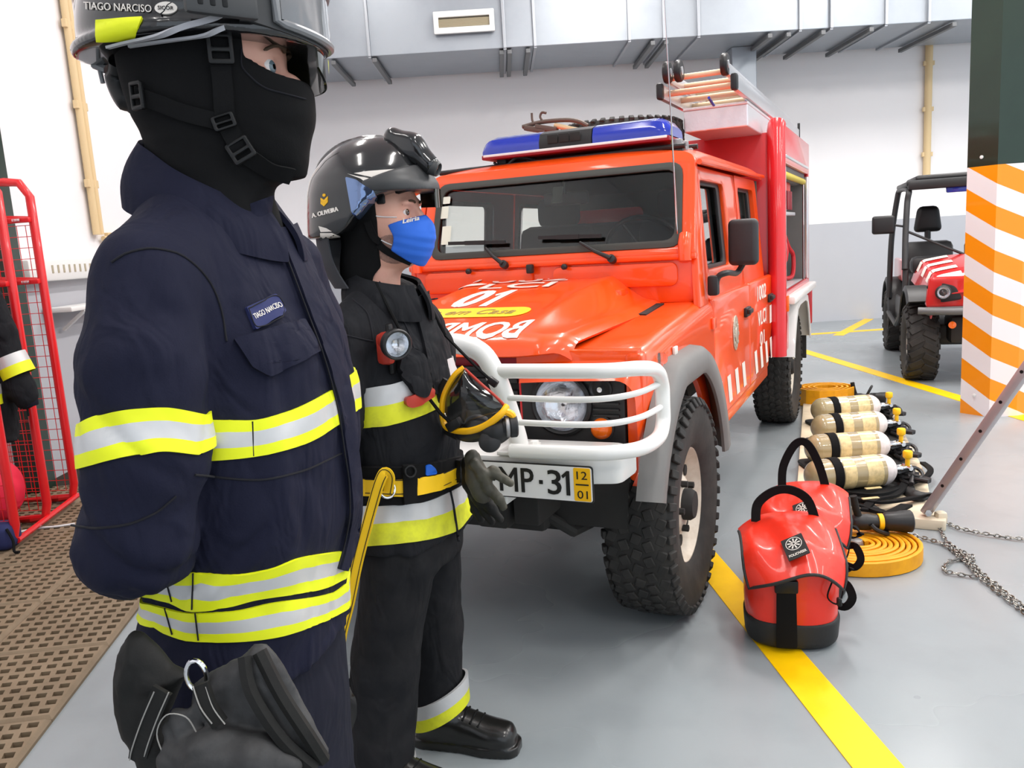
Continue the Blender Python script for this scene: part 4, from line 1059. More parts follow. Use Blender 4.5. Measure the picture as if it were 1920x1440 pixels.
def decal(P, fn, loops, name, mt, parent, thick=.004, bevel=0., sub=12, lift=.001):
    """a cloth or tape piece lying on a body, cut along an outline"""
    v, f = plate2d([[(a/1000, -b/1000) for a, b in lp] for lp in loops], .01, 0, sub=sub/1000)
    v = np.array(v); h = P.hits(fn, np.stack([v[:, 0]*1000, -v[:, 1]*1000], 1)); n = grad(fn, h)
    lv = np.clip(v[:, 2]/.01, 0, 1); m = MB(); m.add(h+n*(lift+lv*thick)[:, None]-n*((1-lv)*.004)[:, None], f)
    return m.build(name, mt, parent, ang=50)
def dtext(P, fn, txt, c, right, up, name, mt, parent, lift=.005, bold=.02, sub=.0):
    """lettering: c centre, right/up half-extent vectors in the photo"""
    v, f = text2d(txt, 1., 2., bold, .02, .25); v = np.array(v); c, right, up = map(np.array, (c, right, up))
    q = c+v[:, :1]*right+v[:, 1:2]*2*up; h = P.hits(fn, q); n = grad(fn, h)
    m = MB(); m.add(h+n*(lift+v[:, 2:3]*.03), f); return m.build(name, mt, parent, smooth=False)
def seam(P, fn, px, name, mt, parent, r=.0016, n=24, lift=.0005, k=6):
    h = P.hits(fn, resample(px, n)); g = grad(fn, h); m = MB(); m.tube(h+g*lift, r, k); return m.build(name, mt, parent)
def ribbon(P, fn, px, w, name, mt, parent, n=30, thick=.003, lift=.001, up=None):
    """flat webbing of width w metres along a path on a body"""
    h = P.hits(fn, resample(px, n)); return ribbon3(h, grad(fn, h), w, name, mt, parent, thick, lift)
def ribbon3(h, g, w, name, mt, parent, thick=.003, lift=.001):
    h = np.asarray(h); n = len(h); t = np.gradient(h, axis=0); t /= np.linalg.norm(t, axis=1)[:, None]; s = np.cross(g, t); s /= np.linalg.norm(s, axis=1)[:, None]
    w = np.broadcast_to(np.asarray(w, float), (n,))[:, None]/2
    rows = [h+g*lift-s*w, h+g*(lift+thick)-s*w, h+g*(lift+thick)+s*w, h+g*lift+s*w]
    V = np.stack(rows, 1).reshape(-1, 3); F = [(i*4+j, i*4+(j+1) % 4, (i+1)*4+(j+1) % 4, (i+1)*4+j) for i in range(n-1) for j in range(4)]
    F += [(0, 1, 2, 3), tuple((n-1)*4+j for j in (3, 2, 1, 0))]
    m = MB(); m.add(V, F); return m.build(name, mt, parent, ang=50)
def band(P, fn, A, D, E1, top, bot, fr, mats, name, parent, Rout=.34, off=.0035, N=150, rng=None):
    """tape round a body: edges traced where the photo shows them, carried on round the hidden side"""
    A, D, E1 = (np.array(q, float) for q in (A, D, E1)); D /= np.linalg.norm(D); E1 = E1-D*(E1@D); E1 /= np.linalg.norm(E1); E2 = np.cross(D, E1)
    def edge(px):
        h = P.hits(fn, resample(px, 60)); q = h-A; th = np.arctan2(q@E2, q@E1); s = q@D; i = np.argsort(th); return th[i], s[i]
    t0, s0 = edge(top); t1, s1 = edge(bot)
    th = np.linspace(-PI, PI, N, endpoint=False) if rng is None else np.linspace(rng[0], rng[1], N)
    a = np.interp(th, t0, s0, period=2*PI); b = np.interp(th, t1, s1, period=2*PI)
    rows = []
    fine = [0]
    for i in range(len(fr)-1): fine += list(np.linspace(fr[i], fr[i+1], 4)[1:])
    dirs = np.cos(th)[:, None]*E1+np.sin(th)[:, None]*E2
    for f in fine:
        s = a+(b-a)*f; o = A+s[:, None]*D+dirs*Rout; rows.append(trace_best_o(fn, o, -dirs, Rout))
    G_ = [grad(fn, r) for r in rows]
    V = [r+g*off for r, g in zip(rows, G_)]; V = [rows[0]-G_[0]*.002]+V+[rows[-1]-G_[-1]*.002]
    nr = len(V); V = np.concatenate(V); F, MI = [], []
    for i in range(nr-1):
        mi = mats_i(i, nr, fr)
        for j in range(N if rng is None else N-1): F.append((i*N+j, i*N+(j+1) % N, (i+1)*N+(j+1) % N, (i+1)*N+j)); MI.append(mi)
    m = MB(); m.v = [tuple(v) for v in V]; m.f = F; m.m = [MI_ % len(mats) for MI_ in MI]
    return m.build(name, mats, parent, ang=60)
def mats_i(i, nr, fr): return min(max(i-1, 0)//3, len(fr)-2)
def trace_best_o(fn, o, d, tmax):
    t = np.zeros(len(d)); best = np.full(len(d), 9.); bt = t.copy()
    for _ in range(60):
        v = fn(o+d*t[:, None]); k = np.abs(v) < best; best[k] = np.abs(v)[k]; bt[k] = t[k]; t = np.minimum(t+np.clip(v*.75, -.03, .2), tmax)
    return o+d*bt[:, None]
def sdf_obj(fn, lo, hi, h, name, mt, parent, mi=None):
    v, f = netmesh(fn, lo, hi, h); return np_mesh(name, v, f, mt, parent)
def poly2(p, poly):
    """signed distance to a polygon in the plane"""
    V = np.array(poly, float); d = np.full(len(p), 1e9); ins = np.zeros(len(p), bool)
    for i in range(len(V)):
        a, b = V[i-1], V[i]; e = b-a; w = p-a; t = np.clip((w@e)/max(e@e, 1e-12), 0, 1); q = w-t[:, None]*e; d = np.minimum(d, (q*q).sum(1))
        c = ((a[1] > p[:, 1]) != (b[1] > p[:, 1])) & (p[:, 0] < (b[0]-a[0])*(p[:, 1]-a[1])/(b[1]-a[1]+1e-12)+a[0]); ins ^= c
    return np.sqrt(d)*np.where(ins, -1, 1)

# ---- heads (head axes: x forward, y to the person's left, origin between the eyes at eye height)
def face(q, ears=True):
    s = q.copy(); ay = np.abs(s[:, 1]); m = np.stack([s[:, 0], ay, s[:, 2]], 1)
    d = ell(q, (-.008, 0, .022), (.100, .077, .112))
    d = smin(d, loft(q, [(-.135, .040, 0, .030, .026, 2.2), (-.115, .038, 0, .056, .046, 2.3), (-.08, .028, 0, .066, .060, 2.4), (-.04, .014, 0, .078, .068, 2.4), (.0, .002, 0, .088, .072, 2.3), (.03, -.002, 0, .092, .074, 2.2)]), .02)
    d = smin(d, ell(m, (.083, .028, .021), (.013, .026, .009)), .012)
    d = smin(d, ell(m, (.062, .047, -.034), (.024, .022, .022)), .025)
    d = smin(d, chain(q, [(.090, 0, .010), (.100, 0, -.010), (.116, 0, -.042), (.110, 0, -.052)], [.010, .0105, .014, .012], .012), .012)
    d = smin(d, ell(m, (.100, .014, -.048), (.012, .009, .009)), .008)
    d = smax(d, -ell(m, (.099, .033, -.001), (.017, .019, .012)), .012)
    d = smin(d, ell(m, (.0755, .033, -.001), (.0148, .0160, .0146)), .004)
    d = smax(d, -ell(m, (.088, .0345, -.0015), (.0160, .0160, .0070)), .0022)
    d = smin(d, ell(q, (.088, 0, -.075), (.018, .026, .014)), .012)
    d = smin(d, chain(q, [(-.02, 0, -.05), (-.035, 0, -.21)], [.060, .064], .02), .03)
    return d
def eyes(P, H, iris, par, gaze):
    for s in (-1, 1):
        c = np.array([.0765, s*.033, -.001]); g = np.array(gaze, float); g /= np.linalg.norm(g)
        m = MB(); R_ = .0128; prof = []
        for i in range(25): a = PI*i/24; prof.append((R_*math.sin(a), R_*math.cos(a)))
        for lo, hi, mi in ((0, 2, 2), (2, 5, 1), (5, 24, 0)): m.lathe(prof[lo:hi+1], 28, M=frame((0, 0, 0), V3(g).orthogonal(), V3(g).cross(V3(g).orthogonal())), mi=mi)
        v = np.array(m.v)+c; v = H(v); m.v = [tuple(x) for x in v]; m.build('eye', ['eye_white', iris, 'pupil'], par)
def headframe(c, yaw, pitch=0.):
    a = math.radians(yaw); b = math.radians(pitch); R = np.array([[math.cos(a), -math.sin(a), 0], [math.sin(a), math.cos(a), 0], [0, 0, 1]])@np.array([[math.cos(b), 0, math.sin(b)], [0, 1, 0], [-math.sin(b), 0, math.cos(b)]])
    c = np.array(c, float)
    return (lambda p: (p-c)@R), (lambda q: q@R.T+c), R

# =============================================================== person A: near, balaclava
A1 = Person(-.43, 1.15, 10, 'person in a navy firefighter jacket and black balaclava, hands behind their back, nearest the camera')
def torso1(p):
    d = loft(p, [(.852, .028, 0, .128, .188, 2.4), (.90, .030, 0, .126, .188, 2.4), (.98, .044, 0, .122, .183, 2.4), (1.06, .058, 0, .128, .186, 2.4), (1.18, .064, 0, .134, .194, 2.4), (1.28, .060, 0, .130, .196, 2.4), (1.36, .052, 0, .112, .186, 2.3), (1.42, .046, 0, .094, .160, 2.2), (1.47, .044, 0, .080, .110, 2.1), (1.495, .044, 0, .074, .088, 2)], .012)
    for s in (-1, 1): d = smin(d, cone(p, (.040, s*.05, 1.475), (.050, s*.165, 1.400), .045, .062), .04)
    w = np.clip((1.5-p[:, 2])*5, 0, 1); return d+(folds(p, (14, 14, 6), .011, 3.)+folds(p@np.array([[.8, 0, .6], [0, 1, 0], [-.6, 0, .8]]), (30, 30, 11), .0045, 9.))*w
def arm1(p, s):
    d = chain(p, [(.054, s*.178, 1.392), (.056, s*.216, 1.30), (.057, s*.232, 1.20), (.034, s*.232, 1.112), (-.04, s*.15, 1.065), (-.10, s*.03, 1.02)], [.064, .066, .065, .064, .060, .052], .018)
    q = p-np.array([.03, s*.235, 1.10]); w = np.exp(-(q*q).sum(1)/.012)
    return d+(folds(p@np.array([[.7, 0, .7], [0, 1, 0], [-.7, 0, .7]]), (8, 8, 22), .009, 8.+s)+folds(p, (28, 28, 12), .0045, 1.))*(.6+w*1.3)
jacket1 = lambda p: smin(smin(torso1(p), arm1(p, -1), .005), arm1(p, 1), .005)
J1 = sdf_obj(jacket1, (-.27, -.40, .80), (.30, .40, 1.60), .0055, 'jacket', 'navy_cloth', A1.e)
sl1 = lambda p: arm1(p, -1)
band(A1, torso1, (.045, 0, 0), (0, 0, 1), (1, 0, 0), [(387, 787), (467, 788), (533, 773), (610, 737), (667, 695)], [(360, 866), (473, 856), (567, 833), (640, 790), (672, 766)], (0, .3, .7, 1), ['hi_vis', 'silver_tape', 'hi_vis'], 'reflective_band', J1)
band(A1, torso1, (.03, 0, 0), (0, 0, 1), (1, 0, 0), [(293, 1079), (362, 1073), (434, 1077), (503, 1067), (563, 1045), (652, 1031)], [(291, 1122), (321, 1129), (358, 1145), (422, 1138), (474, 1124), (603, 1104), (645, 1085)], (0, .3, .7, 1), ['hi_vis', 'silver_tape', 'hi_vis'], 'reflective_band', J1)
band(A1, torso1, (.03, 0, 0), (0, 0, 1), (1, 0, 0), [(289, 1134), (362, 1149), (430, 1146), (503, 1131), (623, 1111), (650, 1092)], [(291, 1174), (317, 1190), (374, 1203), (438, 1202), (503, 1196), (603, 1166), (650, 1142)], (0, .3, .7, 1), ['hi_vis', 'silver_tape', 'hi_vis'], 'reflective_band', J1)
band(A1, sl1, (.062, -.228, 1.20), (-.02, .02, -1), (1, 0, 0), [(132, 805), (183, 780), (250, 767), (307, 764), (385, 778)], [(143, 880), (233, 857), (307, 847), (368, 853)], (0, .3, .7, 1), ['hi_vis', 'silver_tape', 'hi_vis'], 'reflective_band', J1, Rout=.16)
for px in ([(210, 492), (240, 474), (283, 466), (327, 473), (367, 498), (400, 541), (417, 590), (425, 640)], [(135, 985), (180, 990), (230, 985), (290, 962), (330, 930)], [(365, 890), (480, 900), (560, 885), (640, 850)]):
    seam(A1, jacket1, px, 'seam', 'stitch_dark', J1, r=.0014)
for px in ([(473, 790), (475, 855)], [(362, 1075), (360, 1143)], [(366, 1150), (372, 1201)], [(310, 1082), (322, 1128)], [(309, 1140), (323, 1190)]):
    seam(A1, lambda p: torso1(p)-.0035, px, 'seam', 'stitch_dark', J1, r=.0011, n=12)
decal(A1, jacket1, [roundpoly([(437, 637), (500, 618), (563, 602), (578, 628), (593, 660), (567, 675), (502, 706), (470, 688)], 3)], 'pocket_flap', 'navy_cloth', J1, .007)
NP = decal(A1, jacket1, [roundpoly([(458, 577), (513, 553), (534, 587), (476, 620)], 3)], 'name_patch', 'patch_blue', J1, .004)
seam(A1, jacket1, [(461, 580), (513, 557), (530, 586), (478, 615), (461, 580)], 'patch_stitching', 'stitch_dark', J1, r=.0008, n=50, lift=.005)
dtext(A1, jacket1, 'TIAGO NARCISO', (496, 585), (25, -12.5), (-2.4, -4.4), 'lettering', 'decal_white', J1, lift=.0055, bold=.0)
L_ = [(512, 432), (540, 505), (572, 590), (598, 660), (616, 720), (628, 770), (640, 850), (648, 905), (650, 955), (640, 1020), (628, 1065)]
R_ = [(548, 425), (578, 500), (607, 585), (630, 655), (646, 720), (657, 770), (662, 850), (668, 905), (668, 955), (658, 1020), (642, 1070)]
decal(A1, torso1, [[tuple(q) for q in resample(L_, 24)]+[tuple(q) for q in resample(R_, 24)[::-1]]], 'front_placket', 'navy_cloth', J1, .009, sub=14)
for e0, e1 in (((0.0), 0), ):
    seam(A1, lambda p: torso1(p)-.009, [(x+6, y) for x, y in L_], 'seam', 'stitch_dark', J1, r=.0012, n=40)
# collar
def collar(c, zt, zb, rt, rb, gap, name, mt, parent, fl=1.15, th=.007, wob=.003):
    m = MB()
    def g(u, v):
        a = math.radians(gap)+(2*PI-2*math.radians(gap))*u; k = (1-math.cos(a))/2
        z = (zb[0]+(zb[1]-zb[0])*k)*(1-v)+(zt[0]+(zt[1]-zt[0])*k)*v; r = rb*(1-v)+rt*v+.008*math.sin(PI*v)+wob*math.sin(5*a+2*v)
        return (c[0]+r*math.cos(a)*1.0, c[1]+r*math.sin(a)*fl, z)
    m.grid(g, 60, 10); v, f = solidify(m.v, m.f, th); m = MB(); m.add(v, f); return m.build(name, mt, parent, ang=70)
collar((.050, 0), (1.478, 1.577), (1.405, 1.50), .079, .108, 9, 'collar', 'navy_cloth', J1)
m = MB(); fl = [A1.at(450, 392, -.030), A1.at(515, 368, .0), A1.at(506, 440, .01), A1.at(488, 462, -.015), A1.at(462, 486, -.05)]
v, f = plate2d([[(0, 0), (1, 0), (1, .62), (.72, .8), (.33, 1)]], .01, 0, sub=.15); c4 = [np.array(q)+np.array([.004, -.012, 0]) for q in (fl[0], fl[1], fl[2], fl[4])]
vv = []
for a, b, z in v:
    p = c4[0]*(1-a)*(1-b)+c4[1]*a*(1-b)+c4[2]*a*b+c4[3]*(1-a)*b; vv.append(p+np.array([.5, -.85, 0])*(.012*math.sin(PI*a)*1+z*.8))
m.add(vv, f); m.build('storm_flap', 'navy_cloth', J1, ang=60)
# lime strip on the back of the shoulder
v = [(y, z) for y in np.linspace(-.13, .13, 27) for z in np.linspace(0, .05, 6)]
hb = trace_best(jacket1, np.array([[-.6, y, 1.60+z] for y, z in v]), np.tile([1., 0, -.42], (len(v), 1))); hb += grad(jacket1, hb)*.004
m = MB(); m.add(hb, [(a*6+b, a*6+b+1, a*6+b+7, a*6+b+6) for a in range(26) for b in range(5)]); m.build('reflective_band', 'hi_vis', J1)
# trousers
def trousers1(p):
    d = loft(p, [(.60, .015, 0, .118, .165, 2.3), (.75, .016, 0, .122, .176, 2.3), (.90, .03, 0, .110, .165, 2.3)], .03)
    for s in (-1, 1): d = smin(d, chain(p, [(.015, s*.095, .80), (.02, s*.105, .50), (.0, s*.11, .10)], [.098, .092, .088], .03), .03)
    return d+folds(p, (10, 10, 6), .006, 20.)
sdf_obj(trousers1, (-.17, -.28, .06), (.20, .28, .95), .009, 'trousers', 'navy_dark', A1.e)
m = MB()
for s in (-1, 1): m.box((.06, s*.11, .06), (.30, .105, .12), .045, seg=4)
m.build('boots', 'boot_leather', A1.e)
# head
to1, fr1, RH1 = headframe((.068, -.006, 1.650), 14, 0)
def bala(q, cut=True):
    d = ell(q, (-.006, 0, .022), (.108, .085, .120))
    d = smin(d, loft(q, [(-.137, .062, 0, .046, .032, 2.), (-.115, .045, 0, .070, .052, 2.1), (-.085, .034, 0, .086, .064, 2.2), (-.05, .028, 0, .100, .070, 2.2), (-.028, .026, 0, .102, .072, 2.2), (.0, .012, 0, .096, .078, 2.2)], .006), .014)
    d = smin(d, chain(q, [(-.022, 0, -.04), (-.018, 0, -.10), (-.012, 0, -.20)], [.074, .068, .082], .02), .03)
    if not cut: return d
    d = smax(d, -rbox(q, (.120, 0, .022), (.088, .066, .037), .030), .004)
    return d+folds(q, (16, 16, 26), .0035, 5.)*np.clip((-.02-q[:, 2])*20, 0, 1)
balaw = lambda p: bala(to1(p))
sdf_obj(balaw, (-.10, -.13, 1.42), (.24, .13, 1.80), .004, 'balaclava', 'knit_black', A1.e)
B1 = sdf_obj(lambda p: smax(face(to1(p)), bala(to1(p), False)+.0045, .002), (-.08, -.12, 1.45), (.23, .12, 1.79), .0028, 'body', 'skin', A1.e)
eyes(A1, fr1, 'iris_grey', B1, (1, -.42, .0))
def brow(fr, par, s, mt='brow_hair'):
    m = MB(); P_ = [fr(np.array([[x, s*y, z]]))[0] for x, y, z in ((.0985, .013, .021), (.0985, .024, .0245), (.093, .038, .0245), (.080, .052, .016))]; m.tube(smooth_path(P_, 4), [.002]+[.003]*8+[.0022]*3+[.001], 8); m.build('eyebrow', mt, par)
for s in (-1, 1): brow(fr1, B1, s)
seam(A1, balaw, [(452, 92), (452, 118), (472, 146), (500, 166), (540, 177), (573, 186)], 'seam', 'stitch_dark', [o for o in COL.objects if o.name == 'balaclava'][0], r=.0012)
# helmet
def helm1(q):
    d = ell(q, (-.012, 0, .045), (.144, .114, .150))
    d = smin(d, ell(q, (-.012, 0, .085), (.144, .028, .125)), .02)
    rim = .030-.004*np.clip((-.06-q[:, 0])*20, 0, 1)
    d = smax(d, rim-q[:, 2], .006)
    fl = smax(ell(q, (-.014, 0, .06), (.152, .119, .2)), np.abs(q[:, 2]-rim-.004)-.0045, .004)
    pk = smax(ell(q, (.045, 0, .06), (.108, .098, .2)), np.abs(q[:, 2]-(.036-.15*np.maximum(q[:, 0]-.07, 0)))-.005, .004)
    return smin(smin(d, fl, .012), pk, .010)
hw1 = lambda p: helm1(to1(p))
H1 = sdf_obj(hw1, (-.14, -.19, 1.64), (.27, .19, 1.88), .0035, 'helmet', 'helmet_black', A1.e)
decal(A1, hw1, [[(183, 38), (225, 36), (268, 35), (258, 56), (250, 72), (216, 74), (182, 76)]], 'reflective_patch', 'hi_vis', H1, .002, sub=10)
dtext(A1, hw1, 'TIAGO NARCISO', (222, 14), (63, 3), (-.3, -7.0), 'lettering', 'decal_white', H1, lift=.0015, bold=.0)
lg = decal(A1, hw1, [[(312+21*math.cos(2*PI*i/24)*(1), 16+12*math.sin(2*PI*i/24)) for i in range(24)]], 'logo_oval', 'decal_white', H1, .001, sub=8)
dtext(A1, hw1, 'SICOR', (312, 16), (14.5, .5), (0, -3.6), 'lettering', 'stitch_dark', H1, lift=.0028, bold=.0)
seam(A1, lambda p: hw1(p)-.001, [(322, 5), (314, 10), (308, 21), (301, 27)], 'logo_slash', 'stitch_dark', H1, r=.0008, n=10)
# goggles on the front of the helmet
def gog(th, z, k=0.): return np.array([(.140+k)*math.cos(th)+.002, (.110+k)*math.sin(th), z])
def gpath(ths, zs, k): return [tuple(fr1(gog(t, z, k)[None])[0]) for t, z in zip(ths, zs)]
TH = np.linspace(-1.05, 1.05, 31); zl = .020+.018*(TH/1.05)**2; zh = .094-.012*(TH/1.05)**4
def gsurf(t0, t1, z0, z1, k, nu=30, nv=5, th=.006):
    m = MB(); m.grid(lambda u, v: fr1(gog(t0+(t1-t0)*u, np.interp(t0+(t1-t0)*u, TH, zl)*(1-v)+np.interp(t0+(t1-t0)*u, TH, zh)*v+z0*(1-v)+z1*v, k)[None])[0], nu, nv); v_, f_ = solidify(m.v, m.f, th); m = MB(); m.add(v_, f_); return m
GF = gsurf(-1.12, 1.12, 0, 0, .009, th=.010).build('goggle_frame', 'helmet_satin', H1)
gsurf(-.78, .78, .012, -.008, .014, th=.004).build('goggle_lens', 'smoke_grey', H1)
TT = np.linspace(-.82, .82, 25); loop = [tuple(fr1(gog(t, np.interp(t, TH, zl)+.008, .013)[None])[0]) for t in TT]+[tuple(fr1(gog(t, np.interp(t, TH, zh)-.004, .013)[None])[0]) for t in TT[::-1]]
m = MB(); m.tube(loop, .0052, 8, closed=True); m.build('lens_rim', 'helmet_grey', H1)
for s in (-1, 1):
    m = MB(); c = fr1(np.array([[.052, s*.128, .060]]))[0]; ax = V3(RH1@np.array([.80, s*-.55, .0])).normalized()
    m.box((0, 0, 0), (.085, .012, .048), .005, M=frame(c, ax, (0, 0, 1)) @ Matrix.Rotation(PI/2, 4, 'X')); 
    st = m.build('strap_clip', 'helmet_satin', H1)
    for dx in (-.026, -.012, .002):
        m = MB(); m.box((dx, 0, s*-.0065 if False else 0), (.007, .0145, .030), .002, M=frame(c, ax, (0, 0, 1)) @ Matrix.Rotation(PI/2, 4, 'X')); m.build('clip_slot', 'buckle_black', H1)
ribbon(A1, lambda p: hw1(p)-.002, [(420, 30), (380, 42), (330, 54), (280, 64), (235, 73), (200, 82)], .0065, 'elastic_strap', 'elastic_grey', H1, lift=.003)
ribbon(A1, lambda p: hw1(p)-.002, [(420, 52), (380, 60), (330, 67), (280, 74), (240, 80)], .0055, 'elastic_strap', 'elastic_grey', H1, lift=.003)
m = MB(); m.grid(lambda u, v: fr1(np.array([[.136*math.cos(-.25+1.5*u)+.010, .108*math.sin(-.25+1.5*u), .036-.058*v*(1-.35*abs(2*u-1)**3)]]))[0], 24, 8, thick=.003); m.build('dark_visor', 'dark_visor', H1)
m = MB(); m.add([fr1(np.array([q]))[0] for q in ((.1475, .030, .020), (.146, .048, .020), (.146, .040, .002))], [(0, 1, 2)]); m.build('visor_sticker', 'hi_vis', H1)
# chin strap and buckles, tension wheel at the nape
BW = lambda p: balaw(p)
ribbon(A1, BW, [(413, 74), (414, 120), (418, 165), (420, 200), (424, 226)], .0235, 'chin_strap', 'webbing_black', H1, lift=.003, n=24)
ribbon(A1, BW, [(424, 230), (440, 262), (456, 285), (478, 300), (510, 318), (545, 328)], .0225, 'chin_strap', 'webbing_black', H1, lift=.003, n=24)
ribbon(A1, BW, [(262, 178), (300, 192), (345, 210), (400, 226), (420, 230)], .020, 'nape_strap', 'webbing_black', H1, lift=.003, n=24)
def buckle(px, w, h, rot, par):
    c = A1.hits(BW, [px])[0]; n = grad(BW, c[None])[0]; up = Vector((math.sin(rot), 0, math.cos(rot))); x = up.cross(V3(n)); M_ = frame(c+n*.007, x, up)
    m = MB(); m.plate([rrect(w, h, .003), rrect(w*.66, h*.30, .001, cy=h*.2), rrect(w*.66, h*.22, .001, cy=-h*.22)], .006, .0015, M=M_); m.build('buckle', 'buckle_black', par)
buckle((412, 95), .030, .036, 0, H1); buckle((421, 230), .028, .018, -.3, H1); buckle((452, 280), .030, .028, -.5, H1); buckle((270, 180), .020, .034, 0, H1)
m = MB(); P_ = [A1.at(*q) for q in ((222, 118, -.03), (222, 150, -.02), (238, 185, -.02), (262, 205, -.02))]; m.tube(smooth_path(P_, 5), [.012]*4+[.016]*8+[.012]*4, 10); m.build('nape_pad', 'buckle_black', H1)
m = MB(); m.tube([A1.at(186, 126, -.02), A1.at(193, 156, -.02)], .003, 8); m.tube([A1.at(176, 120, -.02), A1.at(200, 130, -.02)], .006, 8); m.build('rear_clip', 'helmet_grey', H1)

# gloves hanging at the near hip
GP = lambda px, py, w=0.: A1.at(px, py, -.265-w)
gx = GP(410, 1320); _a = GP(411, 1320)-gx; _b = GP(410, 1319)-gx
def g2(px): return [((x-400)*.00062, (1320-y)*.00062) for x, y in px]
def glove_obj(name, polys, chains, mt, w0, R=.02, lab=None, extra=None):
    def fn(p):
        u = p[:, 0:1]; q2 = np.stack([p[:, 0], p[:, 2]], 1); d = None
        for poly, wc, t in polys:
            d2 = poly2(q2, g2(poly)); th = t*np.sqrt(np.clip(-d2/R, 0, 1)); e = np.where(d2 < 0, np.maximum(np.abs(p[:, 1]-wc)-th, d2), np.sqrt(d2*d2+(p[:, 1]-wc)**2)); d = e if d is None else smin(d, e, .012)
        for pts, rs in chains:
            P3 = [((x-400)*.00062, w, (1320-y)*.00062) for x, y, w in pts]; e = chain(p, P3, rs, .012); d = e if d is None else smin(d, e, .008)
        return d+folds(p, (38, 38, 38), .0035, 2.)
    e = bpy.data.objects.new(name, None); COL.objects.link(e); tag(e, lab, 'glove', 'gloves at the near belt', 'thing')
    w = A1.o+A1.R.T@gx; c_ = A1.R.T@(_a/np.linalg.norm(_a)); e.location = w; e.rotation_euler = (0, 0, math.radians(-10))
    sdf_obj(fn, (-.19, -.09, -.20), (.19, .09, .12), .0035, 'glove_body', mt, e); return e, fn
gA, fA = glove_obj('work_glove', [([(245, 1180), (215, 1225), (198, 1270), (190, 1340), (198, 1395), (235, 1420), (268, 1400), (310, 1320), (347, 1262), (318, 1248), (290, 1212), (265, 1186)], 0, .022)],
    [([(265, 1400, 0), (300, 1470, 0), (330, 1560, .0)], [.03, .034, .02]), ([(250, 1420, .01), (240, 1500, .01), (250, 1580, .0)], [.02, .02, .014]), ([(300, 1440, -.01), (360, 1500, -.01), (380, 1560, -.01)], [.022, .02, .014])], 'leather_black', 0, lab='black leather work glove with its wide cuff to the left, hung at the near hip')
gB, fB = glove_obj('work_glove', [([(395, 1252), (470, 1215), (490, 1196), (508, 1198), (530, 1222), (582, 1340), (606, 1402), (598, 1420), (578, 1415), (530, 1380), (400, 1372), (350, 1330), (365, 1275)], -.006, .020), ([(310, 1345), (335, 1305), (375, 1305), (392, 1335), (360, 1390), (325, 1392)], -.026, .012)],
    [([(345, 1400, -.030), (430, 1372, -.046), (500, 1378, -.046), (560, 1392, -.040)], [.026, .030, .026, .013]), ([(360, 1440, -.03), (440, 1428, -.05), (520, 1440, -.046), (570, 1452, -.03)], [.024, .026, .022, .014]), ([(340, 1480, -.01), (400, 1520, -.015), (440, 1560, -.01)], [.03, .026, .016])], 'leather_grey', 0, lab='grey leather work glove, padded knuckles, cuff to the right, hung at the near hip')
def glove_line(e, pts, w, mt, name, r=None):
    P3 = [((x-400)*.00062, ww, (1320-y)*.00062) for x, y, ww in pts]
    m = MB()
    if r: m.tube(smooth_path(P3, 5), r, 6); m.build(name, mt, e)
    else: h = np.array([tuple(q) for q in smooth_path(P3, 5)]); ribbon3(h, np.tile([0, -1., 0], (len(h), 1)), w, name, mt, e, .005, 0)
glove_line(gA, [(332, 1262, -.032), (300, 1320, -.032), (268, 1380, -.028), (248, 1418, -.02)], .022, 'leather_black', 'wrist_strap')
for dx in (-14, 14): glove_line(gA, [(332+dx, 1264, -.0375), (300+dx, 1320, -.0375), (268+dx, 1380, -.034), (250+dx, 1412, -.026)], 0, 'stitch_pale', 'stitching', .0008)
glove_line(gB, [(410, 1245, -.036), (425, 1280, -.042), (445, 1310, -.044)], .020, 'leather_black', 'wrist_strap')
for dx in (-12, 12): glove_line(gB, [(410+dx, 1247, -.0415), (425+dx, 1280, -.0475), (445+dx, 1308, -.0495)], 0, 'stitch_pale', 'stitching', .0008)
glove_line(gB, [(484, 1205, -.024), (500, 1260, -.036), (545, 1345, -.036), (590, 1412, -.024)], 0, 'leather_black', 'cuff_rim', .008)
glove_line(gB, [(508, 1200, -.018), (545, 1270, -.026), (585, 1350, -.024), (603, 1405, -.016)], 0, 'leather_black', 'cuff_rim', .008)
glove_line(gB, [(325, 1392, -.040), (312, 1345, -.038), (337, 1306, -.039), (375, 1307, -.040), (391, 1335, -.040)], 0, 'stitch_pale', 'stitching', .0008)
m = MB(); m.tube([((385-400)*.00062+.012*math.cos(a), -.02, .045+.018*math.sin(a)) for a in np.linspace(0, 2*PI, 20)[:-1]], .0028, 8, closed=True); m.build('carabiner', 'chrome', gB)
glove_line(gA, [(262, 1418, -.016), (268, 1440, -.016)], .02, 'hi_vis', 'yellow_tab')
